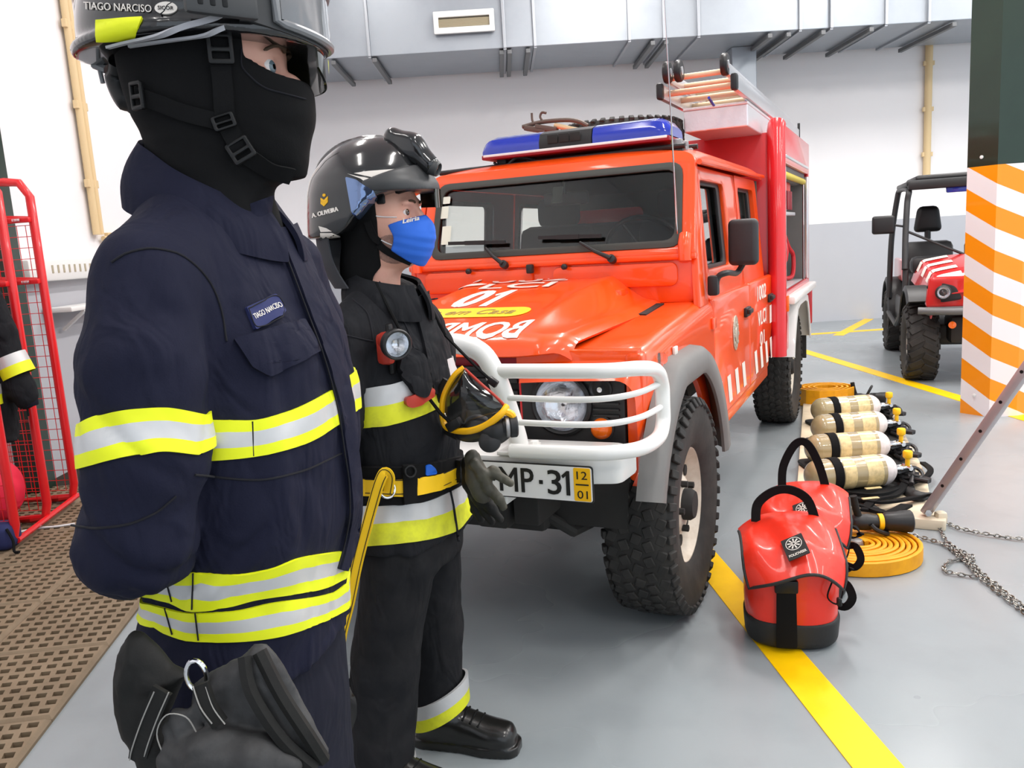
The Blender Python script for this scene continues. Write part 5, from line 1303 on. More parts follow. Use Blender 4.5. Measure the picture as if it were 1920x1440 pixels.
# =============================================================== person B: blue face mask, breathing mask round the neck
A2 = Person(-.31, 2.12, 25, 'person in a black firefighter jacket, glossy helmet and blue face mask standing by the truck')
def torso2(p):
    d = loft(p, [(.678, .020, 0, .138, .200, 2.4), (.72, .020, 0, .136, .198, 2.4), (.80, .022, 0, .126, .186, 2.4), (.86, .024, 0, .122, .180, 2.3), (.95, .026, 0, .132, .190, 2.4), (1.06, .012, 0, .136, .196, 2.4), (1.16, .0, 0, .130, .196, 2.4), (1.22, -.004, 0, .112, .184, 2.3), (1.265, .0, 0, .092, .150, 2.2), (1.30, .008, 0, .080, .105, 2.1), (1.32, .012, 0, .074, .085, 2)], .012)
    for s in (-1, 1): d = smin(d, cone(p, (-.004, s*.05, 1.30), (-.008, s*.165, 1.225), .045, .060), .04)
    w = np.clip((1.33-p[:, 2])*6, 0, 1); return d+(folds(p, (14, 14, 7), .010, 31.)+folds(p@np.array([[.8, 0, .6], [0, 1, 0], [-.6, 0, .8]]), (30, 30, 11), .004, 9.))*w
def arm2(p, s):
    d = chain(p, [(-.006, s*.175, 1.215), (-.010, s*.222, 1.12), (-.020, s*.240, 1.02), (-.055, s*.235, .93), (-.12, s*.14, .88), (-.165, s*.03, .85)], [.064, .071, .071, .066, .060, .050], .018)
    return d+(folds(p, (11, 11, 17), .009, 40.+s)+folds(p, (26, 26, 12), .003, 1.))*.9
jacket2 = lambda p: smin(smin(torso2(p), arm2(p, -1), .005), arm2(p, 1), .005)
J2 = sdf_obj(jacket2, (-.25, -.34, .62), (.22, .34, 1.36), .0058, 'jacket', 'black_cloth', A2.e)
band(A2, torso2, (.01, 0, 0), (0, 0, 1), (1, 0, 0), [(660, 733), (693, 727), (741, 719), (792, 695), (840, 673)], [(660, 803), (718, 799), (771, 786), (811, 770), (865, 742)], (0, .48, 1), ['silver_tape', 'hi_vis_worn'], 'reflective_band', J2)
band(A2, torso2, (.02, 0, 0), (0, 0, 1), (1, 0, 0), [(702, 949), (784, 943), (844, 921), (874, 904)], [(689, 1024), (775, 1016), (857, 994), (885, 962)], (0, .45, 1), ['silver_tape', 'hi_vis_worn'], 'reflective_band', J2)
for px in ([(820, 560), (771, 567)], [(660, 560), (690, 590), (700, 640), (640, 625), (610, 600)], [(705, 520), (740, 570), (772, 640), (790, 720)]):
    seam(A2, jacket2, px, 'seam', 'stitch_dark', J2, r=.002)
L_ = [(770, 560), (780, 600), (790, 640), (800, 690), (812, 740), (826, 800), (838, 860), (846, 910), (853, 950), (858, 1010)]
R_ = [(800, 548), (812, 600), (824, 640), (836, 690), (846, 740), (856, 800), (864, 860), (868, 900), (873, 945), (876, 990)]
decal(A2, torso2, [[tuple(q) for q in resample(L_[:5], 16)]+[tuple(q) for q in resample(R_[:5], 16)[::-1]]], 'front_placket', 'black_cloth', J2, .008, sub=12)
seam(A2, lambda p: torso2(p)-.004, [(844, 921), (850, 950), (856, 990), (860, 1014)], 'front_opening', 'stitch_dark', J2, r=.004)
collar((.012, 0), (1.325, 1.375), (1.235, 1.30), .086, .110, 10, 'collar', 'black_cloth', J2, 1.1, .009)
# belt with its black pad
def beltw(p): return torso2(p)-.006
band(A2, torso2, (.02, 0, 0), (0, 0, 1), (1, 0, 0), [(685, 873), (745, 874), (795, 868), (868, 853)], [(689, 944), (749, 946), (800, 936), (868, 905)], (0, 1), ['webbing_black'], 'belt_pad', J2, off=.010)
BL = band(A2, torso2, (.02, 0, 0), (0, 0, 1), (1, 0, 0), [(685, 895), (745, 897), (818, 889), (868, 867)], [(689, 928), (749, 930), (818, 919), (868, 897)], (0, 1), ['yellow_web'], 'belt', J2, off=.0145)
for dy in (3.5, -3.5):
    seam(A2, lambda p: torso2(p)-.0145, [(685, (895 if dy > 0 else 928)+dy), (745, (897 if dy > 0 else 930)+dy), (818, (889 if dy > 0 else 919)+dy), (866, (867 if dy > 0 else 897)+dy)], 'belt_stitching', 'stitch_dark', BL, r=.0011, n=40)
bf = lambda p: torso2(p)-.015
decal(A2, bf, [roundpoly([(754, 872), (780, 870), (780, 942), (757, 946)], 3)], 'belt_loop', 'webbing_black', BL, .006)
decal(A2, bf, [roundpoly([(856, 862), (866, 858), (867, 900), (857, 906)], 2)], 'belt_buckle', 'buckle_black', BL, .008)
decal(A2, lambda p: torso2(p)-.010, [roundpoly([(796, 872), (806, 869), (814, 876), (816, 888), (796, 892)], 4)], 'blue_tab', 'blue_plastic', BL, .005)
def tring(c, n, r, w, name, mt, par):
    n = V3(n).normalized(); x = n.orthogonal().normalized(); y = n.cross(x); m = MB(); m.tube([V3(c)+(x*math.cos(2*PI*i/28)+y*math.sin(2*PI*i/28))*r for i in range(28)], w, 8, closed=True); return m.build(name, mt, par)
h = A2.hits(bf, [(728, 915), (767, 882)]); g = grad(bf, h)
tring(h[0]+g[0]*.012, g[0]*.5+np.array([.6, 0, .2]), .020, .003, 'belt_ring', 'chrome', BL); tring(h[1]+g[1]*.010, g[1]+np.array([0, 0, .3]), .013, .003, 'belt_ring', 'buckle_black', BL)
# trousers: wide straight legs, near leg a little behind
F2 = A2.at(875, 1375, .10)
kx = A2.at(815, 1180, .10); ax_ = A2.at(818, 1290, .10); hx_ = A2.at(808, 1050, .09)
nx = A2.at(722, 1250, -.11); nb = A2.at(715, 1440, -.14); nh = A2.at(752, 1050, -.09)
def legs2(p):
    d = loft(p, [(.60, .02, 0, .115, .165, 2.3), (.70, .02, 0, .118, .172, 2.3), (.80, .022, 0, .11, .16, 2.3)], .03)
    d = smin(d, chain(p, [(hx_[0], .09, .66), (kx[0], .10, kx[2]), (ax_[0]-.005, .10, .15)], [.088, .080, .080], .02), .025)
    d = smin(d, chain(p, [(nh[0], -.09, .66), (nx[0], -.11, nx[2]), (nb[0], -.14, .05)], [.092, .088, .086], .02), .025)
    return d+folds(p, (12, 12, 10), .008, 50.)*(.6+.6*np.exp(-((p[:, 2]-.38)/.12)**2))
TR2 = sdf_obj(legs2, (-.26, -.26, .07), (.22, .26, .82), .0065, 'trousers', 'trouser_cloth', A2.e)
for yy, cx, zt, zb, fx in ((.10, ax_[0], .172, .096, 1), (-.14, nb[0], .075, .012, 1)):
    lf = lambda p, cx=cx, yy=yy: chain(p, [(cx+.005, yy, .30), (cx+.01, yy, .05)], [.082, .080], .02)
    th = np.linspace(-PI, PI, 60, endpoint=False); m = MB()
    def row(f, o):
        return [(cx+.008+(.084+o)*math.cos(t), yy+(.082+o)*math.sin(t), zt+(zb-zt)*f+(.040 if yy > 0 else .02)*math.cos(t-.3)) for t in th]
    rows = [row(0, -.004)]+[row(f, .004) for f in (0, .25, .52)]+[row(f, .004) for f in (.52, .75, 1.)]+[row(1, -.004)]
    m.v = [q for r in rows for q in r]; N = 60
    for i in range(len(rows)-1):
        for j in range(N): m.f.append((i*N+j, i*N+(j+1) % N, (i+1)*N+(j+1) % N, (i+1)*N+j)); m.m.append(0 if i < 3 else 1)
    m.build('cuff_band', ['silver_tape', 'hi_vis_worn'], TR2, ang=60)
def boot(p, c, yaw):
    a = math.radians(yaw); R = np.array([[math.cos(a), -math.sin(a), 0], [math.sin(a), math.cos(a), 0], [0, 0, 1]]); q = (p-np.array([c[0], c[1], 0]))@R
    u = loft(q[:, [2, 1, 0]]*np.array([1, 1, 1.]), [(-.085, .06, 0, .055, .035, 2.4), (-.06, .065, 0, .062, .043, 2.5), (0, .07, 0, .066, .045, 2.5), (.08, .056, 0, .050, .046, 2.5), (.14, .044, 0, .042, .050, 2.5), (.19, .040, 0, .038, .044, 2.4), (.21, .036, 0, .030, .030, 2.2)], .02)
    sh = cone(q, (-.015, 0, .09), (-.025, 0, .26), .056, .062)
    so = smax(loft(q[:, [2, 1, 0]], [(-.095, .012, 0, .5, .036, 2.6), (-.05, .012, 0, .5, .045, 2.6), (.05, .012, 0, .5, .044, 2.6), (.13, .012, 0, .5, .053, 2.6), (.20, .012, 0, .5, .045, 2.4), (.222, .012, 0, .5, .026, 2.2)], .01), np.abs(q[:, 2]-.014)-.014, .004)
    return smax(smin(smin(u, sh, .03), so, .006), -q[:, 2]+.001, .002)
bc = A2.at(812, 1388, .10); bt = A2.at(955, 1350, .10)
for c, yw in (((bc[0]+.045, .10), 9), ((nb[0]-.01, -.14), 3)):
    bo = sdf_obj(lambda p: boot(p, c, yw), (c[0]-.14, c[1]-.12, -.01), (c[0]+.26, c[1]+.12, .30), .004, 'boot', 'boot_leather', A2.e)
    for k in range(4):
        m = MB(); a = math.radians(yw); q = lambda u, v, w: (c[0]+u*math.cos(a)-v*math.sin(a), c[1]+u*math.sin(a)+v*math.cos(a), w)
        m.tube(smooth_path([q(.045+.022*k, -.036, .108-.008*k), q(.05+.022*k, 0, .122-.010*k), q(.045+.022*k, .036, .108-.008*k)], 4), .0035, 6); m.build('lace', 'webbing_black', bo)
# head
to2, fr2, RH2 = headframe((.014, -.004, 1.503), 9, 0)
B2 = sdf_obj(lambda p: face(to2(p)), (-.15, -.12, 1.27), (.18, .12, 1.64), .0027, 'body', 'skin', A2.e)
eyes(A2, fr2, 'iris_brown', B2, (1, -.3, .0))
for s in (-1, 1): brow(fr2, B2, s)
fw2 = lambda p: face(to2(p))
m = MB()
# close-cropped hair / stubble along the jaw
def stub(q): return smax(face(q)-.0008, np.linalg.norm((q-np.array([.045, 0, -.085]))/np.array([.05, .12, .042]), axis=1)*.04-.04, .004)
mk('curtain_grey', (.035, .037, .045), .7)
mk('stubble_skin', (.36, .20, .155), .65, bump=(500, .4, .001), var=(180, (.16, .10, .085), .8))
sdf_obj(lambda p: stub(to2(p)), (-.15, -.12, 1.34), (.18, .12, 1.50), .003, 'beard_stubble', 'stubble_skin', B2)
# inner liner of the helmet over the ears and the nape cloth
def liner(q):
    d = smin(face(q)-.007, chain(q, [(-.03, 0, -.05), (-.045, 0, -.12), (-.05, 0, -.16)], [.074, .066, .070], .02), .02)
    d = smax(d, (q[:, 0]-.022+.10*np.clip(-q[:, 2]-.02, 0, .2)), .006)
    d = smax(d, q[:, 2]-.07, .006)
    return smax(d, -ell(q, (.045, 0, -.165), (.075, .09, .05)), .006)
sdf_obj(lambda p: liner(to2(p)), (-.16, -.13, 1.29), (.12, .13, 1.64), .0045, 'helmet_liner', 'knit_black', A2.e)
def helm2(q):
    d = loft(q, [(-.075, -.045, 0, .140, .118, 2.2), (-.045, -.043, 0, .146, .126, 2.2), (.0, -.036, 0, .150, .130, 2.2), (.05, -.030, 0, .152, .130, 2.1), (.09, -.026, 0, .146, .122, 2.05), (.13, -.020, 0, .124, .100, 2.), (.16, -.014, 0, .094, .070, 2.), (.178, -.010, 0, .062, .040, 2.), (.186, -.008, 0, .03, .018, 2.)], .01)
    d = smin(d, ell(q, (-.03, 0, .085), (.148, .018, .106)), .012)
    x = q[:, 0]; cut = pchip(np.array([-.30, -.10, -.05, -.01, .04, .09, .30]), np.array([-.052, -.050, -.042, -.005, .038, .050, .052]), np.clip(x, -.3, .3))
    d = smax(d, cut-q[:, 2], .008)
    br = smax(loft(q[:, :], [(.03, .0, 0, .138, .108, 2.2), (.06, .0, 0, .142, .112, 2.2), (.09, .0, 0, .132, .110, 2.2), (.10, .0, 0, .12, .105, 2.2)], .006), cut-q[:, 2]-.004, .004)
    return d
hw2 = lambda p: helm2(to2(p))
H2 = sdf_obj(hw2, (-.23, -.17, 1.40), (.20, .17, 1.72), .0038, 'helmet', 'helmet_black', A2.e)
# rim bead
seam(A2, hw2, [(600, 447), (630, 446), (656, 440), (676, 425), (694, 398), (712, 376), (740, 362), (775, 352), (812, 344)], 'rim_bead', 'buckle_black', H2, r=.005, n=40)
# brow piece: satin peak band
def brow2(q):
    d = loft(q, [(.046, .006, 0, .146, .122, 2.3), (.065, .002, 0, .146, .126, 2.3), (.085, -.008, 0, .146, .124, 2.2), (.115, -.018, 0, .135, .112, 2.1)], .004)
    x = q[:, 0]
    d = smax(d, .005-x+.35*np.maximum(q[:, 2]-.05, 0), .004)
    lo = .048+.03*np.clip((.06-x)/.06, 0, 1)*0
    return smax(smax(d, lo-q[:, 2], .003), q[:, 2]-(.075+.035*np.clip((x-.02)/.10, 0, 1)), .004)
sdf_obj(lambda p: brow2(to2(p)), (-.06, -.15, 1.52), (.20, .15, 1.64), .0036, 'brow_guard', 'helmet_satin', H2)
# smoked visor edge below the brow
m = MB(); m.grid(lambda u, v: fr2(np.array([[.150*math.cos(-.15+1.3*u)+.006, .120*math.sin(-.15+1.3*u), .050-.045*v*(1-.2*u)]]))[0], 22, 6, thick=.003); m.build('visor', 'dark_visor', H2)
for poly in ([(664, 325), (690, 321), (743, 317), (718, 337)], [(652, 326), (668, 330), (718, 339), (704, 348), (690, 345), (676, 335)], [(598, 424), (612, 428), (622, 434), (602, 435)], [(601, 437), (622, 437), (638, 444), (601, 449)]):
    decal(A2, hw2, [poly], 'white_flash', 'decal_white', H2, .001, sub=8, lift=.0006)
vs_ = decal(A2, hw2, [roundpoly([(648, 332), (668, 337), (686, 350), (697, 352), (708, 372), (690, 392), (672, 412), (660, 400), (654, 366)], 4)], 'side_lens', 'mirror_lens', H2, .002, sub=10)
dtext(A2, hw2, 'A. OLIVEIRA', (610, 398), (24, -6.5), (-.7, -4.0), 'lettering', 'decal_white', H2, lift=.0015, bold=.03)
for k in (0, 1):
    decal(A2, hw2, [[(602, 371+k*6), (608, 375+k*6), (615, 368+k*6), (615, 373+k*6), (608, 381+k*6), (602, 376+k*6)]], 'rank_chevron', 'gold_thread', H2, .0008, sub=6)
decal(A2, hw2, [[(608+2.6*math.cos(a), 366+3*math.sin(a)) for a in np.linspace(0, 2*PI, 12)[:-1]]], 'rank_dot', 'gold_thread', H2, .0008, sub=6)
# lamp pod on the crown
c = A2.hits(hw2, [(735, 290), (795, 312)])
def lampod(q):
    d = chain(q, [(.055, -.012, .178), (.100, -.012, .152), (.142, -.012, .108)], [.024, .030, .024], .02)
    return smax(d, np.abs(q[:, 1]+.012)-.030, .008)
LPD = sdf_obj(lambda p: lampod(to2(p)), (.0, -.10, 1.56), (.24, .10, 1.74), .0034, 'helmet_lamp', 'helmet_black', H2)
m = MB(); MX = frame(fr2(np.array([[.150, -.014, .100]]))[0], RH2@np.array([0, 1, .0]), RH2@np.array([.35, 0, .94]))
m.lathe([(.015, -.02), (.0185, -.012), (.0185, .014), (.015, .018), (.0125, .014), (.0125, .004)], 24, M=MX @ Matrix.Rotation(0, 4, 'X')); m.build('lamp_bezel', 'helmet_satin', H2)
m = MB(); m.lathe([(.0125, .006), (.008, .010), (0, .011)], 20, M=MX); m.build('lamp_lens', 'lamp_glass', H2)
m = MB(); m.grid(lambda u, v: fr2(np.array([[-.045-.125*math.cos(-1.15+2.3*u)-.012*math.sin(PI*v)+.035*v, .118*math.sin(-1.15+2.3*u)*(1-.12*v), -.050-.125*v]]))[0], 26, 12, thick=.004); m.build('neck_curtain', 'curtain_grey', H2)
CW = lambda p: np.minimum(liner(to2(p)), face(to2(p)))
ribbon(A2, CW, [(690, 415), (700, 440), (716, 462), (742, 478), (770, 490)], .018, 'chin_strap', 'webbing_black', H2, lift=.004, n=20)
m = MB(); cc = A2.hits(fw2, [(718, 374)])[0]; m.box(cc+np.array([-.002, -.006, 0]), (.022, .01, .022), .004); m.build('visor_pivot', 'buckle_black', H2)
# blue pleated face mask
def fmask(q):
    d = loft(q, [(-.135, .048, 0, .052, .040, 2.1), (-.115, .046, 0, .070, .056, 2.2), (-.085, .042, 0, .088, .068, 2.1), (-.055, .040, 0, .097, .071, 2.0), (-.030, .036, 0, .096, .064, 1.9), (-.012, .03, 0, .088, .05, 1.8), (-.004, .028, 0, .080, .035, 1.8)], .004)
    d = smin(d, smax(face(q)-.003, np.abs(q[:, 2]+.06)-.05, .01), .012)
    z = q[:, 2]; x = q[:, 0]
    pl = np.abs(((z+.03+.30*(x-.09))*42) % 1-.5)*2
    d = d-.0016*pl*np.clip((-.045-z)*60, 0, 1)
    d = smax(d, z-(-.026+.30*(x-.06)), .002); d = smax(d, -(z+.088+(x-.045)*.85), .004)
    edge = pchip(np.array([-.14, -.10, -.06, -.02, .01]), np.array([.040, .044, .058, .046, .046]), np.clip(z, -.14, .01))
    return smax(d, edge-x, .003)
MK = sdf_obj(lambda p: fmask(to2(p)), (-.05, -.12, 1.34), (.20, .12, 1.52), .0026, 'face_mask', 'blue_mask', A2.e)
mw2 = lambda p: fmask(to2(p))
dtext(A2, mw2, 'Leiria', (771, 412), (15.5, -3.2), (.6, -4.2), 'lettering', 'decal_white', MK, lift=.001, bold=.03)
for a, b in (((704, 405), (744, 408)), ((715, 450), (735, 459))):
    seam(A2, CW, [a, ((a[0]+b[0])/2, (a[1]+b[1])/2+.5), b], 'ear_loop', 'cord_white', MK, r=.0014, n=8, lift=.002)

# things he carries -----------------------------------------------------------------
def thing_on(P, name, loc, label, cat, group=None):
    e = empty(name, P.o+P.R.T@np.asarray(loc, float), P.e.rotation_euler[2]); return tag(e, label, cat, group, 'thing')
jw2 = jacket2
# torch clipped to the chest
tc_ = A2.hits(jw2, [(735, 655)])[0]; tn = grad(jw2, tc_[None])[0]
tor = thing_on(A2, 'torch', tc_, 'red torch with a black ringed lens clipped to the black jacket', 'torch')
q = lambda px, py, w: A2.at(px, py, tc_[1]-w)-tc_
ax = (q(752, 651, .07)-q(722, 640, .02)); ax /= np.linalg.norm(ax); base = q(728, 640, .030)
MX = frame(base, V3(ax).orthogonal(), V3(ax).cross(V3(ax).orthogonal()))
m = MB(); m.lathe([(0, -.03), (.018, -.028), (.022, -.01), (.024, .02), (.029, .034)], 24, M=MX); m.box(base+np.array([-.012, .004, -.018]), (.04, .03, .075), .012); m.build('torch_body', 'lamp_red', tor)
m = MB(); m.lathe([(.0295, .030), (.035, .034), (.036, .052), (.033, .056), (.029, .055), (.028, .048)], 32, M=MX); m.build('lens_ring', 'black_plastic', tor)
m = MB(); m.lathe([(.0285, .050), (.022, .044), (.012, .034), (.004, .030), (0, .030)], 28, M=MX); m.build('reflector_cup', 'reflector', tor)
m = MB(); m.lathe([(.0285, .052), (.02, .054), (0, .055)], 28, M=MX); m.build('lens', 'lamp_glass', tor)
m = MB(); m.box(base+np.array([-.004, .014, -.02]), (.012, .02, .12), .005); m.build('clip', 'buckle_black', tor)
# cloth pouch and red tag hanging under it
po = thing_on(A2, 'glove_pouch', A2.hits(jw2, [(770, 710)])[0], 'dark cloth flap with a red handle hanging below the torch', 'pouch')
pt = A2.hits(jw2, [(770, 710)])[0]
decal(A2, jw2, [roundpoly([(745, 668), (775, 660), (792, 690), (798, 720), (790, 746), (772, 738), (752, 712), (740, 690)], 6)], 'pouch_flap', 'black_cloth', po, .022, sub=8).location = -pt
d_ = decal(A2, lambda p: jw2(p)-.006, [roundpoly([(758, 745), (775, 740), (795, 728), (808, 732), (806, 744), (785, 758), (766, 764), (757, 757)], 4)], 'handle', 'lamp_red', po, .014, sub=8); d_.location = -pt
# yellow lanyard clipped to the belt ring
pr_ = h[0]; ln = thing_on(A2, 'lanyard', pr_, 'yellow webbing lanyard hanging from the belt ring of the black jacket', 'lanyard')
P_ = [A2.at(px, py, pr_[1]-w)-pr_ for px, py, w in ((727, 922, .03), (731, 895, .035), (722, 886, .045), (712, 905, .05), (700, 945, .05), (685, 1000, .05), (670, 1060, .05), (656, 1130, .05), (640, 1200, .05), (632, 1300, .05))]
hh = np.array([tuple(v) for v in smooth_path(P_, 6)]); ribbon3(hh, np.tile([.25, -.95, .1], (len(hh), 1)), .026, 'strap', 'yellow_web', ln, .004)
for sx in (-.0095, .0095):
    ribbon3(hh+np.array([.0, -.0045, 0])+np.cross(np.gradient(hh, axis=0)/np.linalg.norm(np.gradient(hh, axis=0), axis=1)[:, None], [.25, -.95, .1])*sx, np.tile([.25, -.95, .1], (len(hh), 1)), .0018, 'stitching', 'stitch_dark', ln, .0006)
# full-face breathing mask hung round the neck
mc_ = A2.at(890, 750, -.02); w0 = -.02
bm_ = thing_on(A2, 'breathing_mask', mc_, 'yellow framed full face breathing mask hanging in front of the black jacket', 'breathing mask')
Q = lambda px, py, w=0.: A2.at(px, py, w0-w)-mc_
ring = [Q(870, 690, .02), Q(852, 705, .03), Q(834, 738, .03), Q(829, 768, .03), Q(833, 795, .03), Q(848, 806, .04), Q(880, 808, .06), Q(912, 797, .06), Q(940, 776, .05), Q(950, 762, .03)]
m = MB(); rp = smooth_path(ring, 5); m.tube(rp, .0095, 10, sx=.8); m.build('yellow_rim', 'yellow_rubber', bm_)
m = MB(); m.tube(smooth_path([Q(872, 692, .02), Q(900, 718, .045), Q(930, 744, .045), Q(949, 764, .03)], 5), .0035, 8); m.build('red_edge', 'lamp_red', bm_)
TL_, TR_, BL_, BR_ = Q(871, 693, .015), Q(871, 693, .015), Q(850, 804, .04), Q(948, 764, .03)
le = np.array([tuple(v) for v in smooth_path([Q(870, 692, .02), Q(836, 738, .03), Q(832, 770, .03), Q(850, 802, .045)], 8)]); re_ = np.array([tuple(v) for v in smooth_path([Q(874, 694, .02), Q(905, 722, .03), Q(930, 745, .035), Q(946, 768, .04)], 8)])
def lens(u, v):
    a = le[int(round(v*24))]; b = re_[int(round(v*24))]; p = a*(1-u)+b*u; return p+np.array([.30, -.85, .25])*.038*math.sin(PI*u)*math.sin(PI*min(1, .12+v*.8))
m = MB(); m.grid(lens, 14, 24, thick=.002); m.build('visor', 'smoke_lens', bm_)
m = MB(); m.grid(lambda u, v: np.array(rp[int(u*45)])*(1-v*.55)+Q(885, 752, -.03)*(v*.55)+np.array([0, .03*v, 0]), 45, 5, thick=.004); m.build('face_seal', 'leather_black', bm_)
m = MB(); m.tube(smooth_path([Q(838, 712, -.01), Q(822, 745, .0), Q(820, 775, .0), Q(832, 802, .0), Q(860, 818, .01)], 5), .011, 10); m.build('rubber_skirt', 'leather_black', bm_)
def cup(p): return smin(chain(p, [Q(895, 800, .03), Q(930, 808, .035), Q(950, 802, .03)], [.030, .028, .022], .02), ell(p, Q(880, 812, .02), (.040, .030, .022)), .02)
sdf_obj(lambda p: cup(p), (-.10, -.12, -.14), (.14, .08, .06), .004, 'nose_cup', 'black_plastic', bm_)
axp = (Q(974, 799, .025)-Q(945, 802, .045)); MX = frame(Q(950, 800, .035), V3(axp).orthogonal(), V3(axp).cross(V3(axp).orthogonal()))
m = MB(); m.lathe([(.020, -.01), (.024, 0.), (.024, .006), (.027, .008), (.027, .022), (.024, .025), (.020, .024), (.019, .005), (0, .004)], 28, M=MX); m.build('valve_port', 'black_plastic', bm_)
m = MB(); m.lathe([(.0245, -.004), (.0262, -.002), (.0262, .004), (.0245, .006)], 28, M=MX); m.build('port_ring', 'steel_dull', bm_)
m = MB(); m.lathe([(0, .012), (.016, .011), (.026, .004), (.026, -.01)], 28, M=frame(Q(918, 828, .06), (1, .3, 0), (.1, .3, 1))); m.build('speech_disc', 'black_trim', bm_)
m = MB(); m.box(Q(852, 796, .05), (.040, .022, .024), .004, rot=Matrix.Rotation(-.5, 3, 'Y')); m.build('strap_buckle', 'buckle_black', bm_)
m = MB(); m.box(Q(924, 716, .02), (.026, .014, .018), .003, rot=Matrix.Rotation(.6, 3, 'Y')); m.build('strap_buckle', 'buckle_black', bm_)
m = MB(); m.tube(smooth_path([Q(942, 770, .04), Q(958, 776, .035), Q(962, 786, .03)], 4), .009, 8); m.build('yellow_tab', 'yellow_rubber', bm_)
h1 = [tuple(x-mc_) for x in A2.hits(lambda p: jw2(p)-.012, resample([(705, 530), (735, 590), (765, 650), (785, 705), (803, 745)], 14))]
m = MB(); m.tube(h1+[tuple(Q(826, 775, .05)), tuple(Q(850, 797, .055))], .0042, 6); m.build('neck_strap', 'webbing_black', bm_)
h2 = [tuple(x-mc_) for x in A2.hits(lambda p: jw2(p)-.012, resample([(796, 548), (815, 590), (836, 630)], 8))]
m = MB(); m.tube(h2+[tuple(Q(870, 665, .0)), tuple(Q(900, 695, .01)), tuple(Q(924, 716, .02))], .0042, 6); m.build('neck_strap', 'webbing_black', bm_)
# pair of work gloves hooked on the belt front
gc_ = A2.at(905, 900, .02)
def gloves(name, label, chains, mt):
    e = thing_on(A2, name, gc_, label, 'glove', 'gloves on the far belt')
    Z = lambda px, py, w: A2.at(px, py, .02-w)-gc_
    def fn(p):
        d = None
        for pts, rs in chains:
            e_ = chain(p, [Z(*t) for t in pts], rs, .010); d = e_ if d is None else smin(d, e_, .007)
        return d+folds(p, (45, 45, 45), .003, 60.)
    sdf_obj(fn, (-.14, -.10, -.14), (.14, .10, .14), .0033, 'glove_body', mt, e)
gloves('work_glove', 'olive leather glove pointing at the number plate, hooked on a yellow belt', [([(885, 858, .03), (895, 895, .03), (905, 925, .03)], [.020, .030, .026]), ([(900, 905, .03), (925, 885, .03), (957, 906, .03)], [.018, .014, .010]), ([(912, 910, .04), (935, 935, .04), (944, 950, .035)], [.016, .012, .010]), ([(890, 870, .05), (905, 890, .052), (915, 915, .045)], [.014, .014, .010])], 'leather_olive')
gloves('work_glove', 'black leather glove hanging fingers down behind the olive glove', [([(880, 870, -.02), (890, 905, -.01), (905, 935, .0)], [.022, .030, .026]), ([(905, 930, .005), (922, 955, .01), (938, 974, .01)], [.017, .013, .010]), ([(898, 935, .0), (908, 958, .0), (922, 978, .0)], [.016, .012, .010]), ([(888, 930, -.01), (892, 955, -.01), (902, 974, -.01)], [.016, .012, .010])], 'leather_black')
# ================================================================== hazard-striped pillar on the right
def stripes(name, c1, c2, period, slant):
    m = mat(name, c1, .36, coat=.3); nt = m.node_tree; b = nt.nodes['Principled BSDF']
    tc = nt.nodes.new('ShaderNodeTexCoord'); sp = nt.nodes.new('ShaderNodeSeparateXYZ'); nt.links.new(tc.outputs['UV'], sp.inputs[0])
    def mth(op, a, bb):
        n = nt.nodes.new('ShaderNodeMath'); n.operation = op
        for k, q in enumerate((a, bb)):
            if isinstance(q, (int, float)): n.inputs[k].default_value = q
            else: nt.links.new(q, n.inputs[k])
        return n.outputs[0]
    v = mth('ADD', mth('ADD', sp.outputs['Y'], .04), mth('MULTIPLY', sp.outputs['X'], slant))
    f = mth('GREATER_THAN', mth('FRACT', mth('DIVIDE', v, period), 0), .5)
    mx = nt.nodes.new('ShaderNodeMix'); mx.data_type = 'RGBA'; nt.links.new(f, mx.inputs[0]); mx.inputs[6].default_value = (*c1, 1); mx.inputs[7].default_value = (*c2, 1)
    nt.links.new(mx.outputs[2], b.inputs['Base Color']); MT[name] = m
stripes('hazard', s2l(248, 146, 4), s2l(236, 228, 230), .297, .62)
pa, pb = ground(1800, 774)[:2], ground(1854, 782)[:2]
ux = np.array([.98, -.10]); ux /= np.linalg.norm(ux)
pts = [pa, pb, pb+ux*.185, pb+ux*.185+np.array([.16, .06]), pb+ux*.36+np.array([.02, .34]), pa+np.array([.27, .34])]
pts = [np.array(q) for q in pts]; cen = sum(pts)/len(pts)
pil = empty('striped_pillar', (cen[0], cen[1], 0)); tag(pil, 'square pillar with orange and white slanting stripes below and dark green paint above', 'pillar', kind='thing')
def prism(z0, z1, name, mt, uv=False):
    me = bpy.data.meshes.new(name); n = len(pts); V = [(*(q-cen), z) for z in (z0, z1) for q in pts]
    F = [(i, (i+1) % n, n+(i+1) % n, n+i) for i in range(n)]+[tuple(range(n-1, -1, -1)), tuple(range(n, 2*n))]
    me.from_pydata(V, [], F); me.materials.append(MT[mt])
    if uv:
        L = np.r_[0, np.cumsum([np.linalg.norm(pts[(i+1) % n]-pts[i]) for i in range(n)])]; ly = me.uv_layers.new(name='UVMap')
        for p in me.polygons[:n]:
            i = p.index
            for li, (u, z) in zip(p.loop_indices, ((L[i], z0), (L[i+1], z0), (L[i+1], z1), (L[i], z1))): ly.data[li].uv = (u if i < 1 else (L[1]+(u-L[1])*.75), z)
    me.update(); o = bpy.data.objects.new(name, me); COL.objects.link(o); o.parent = pil; return o
zt = at_y(1860, 309, pb[1])[2]
prism(0, zt, 'striped_casing', 'hazard', True); prism(zt, ZC, 'green_casing', 'green_paint')
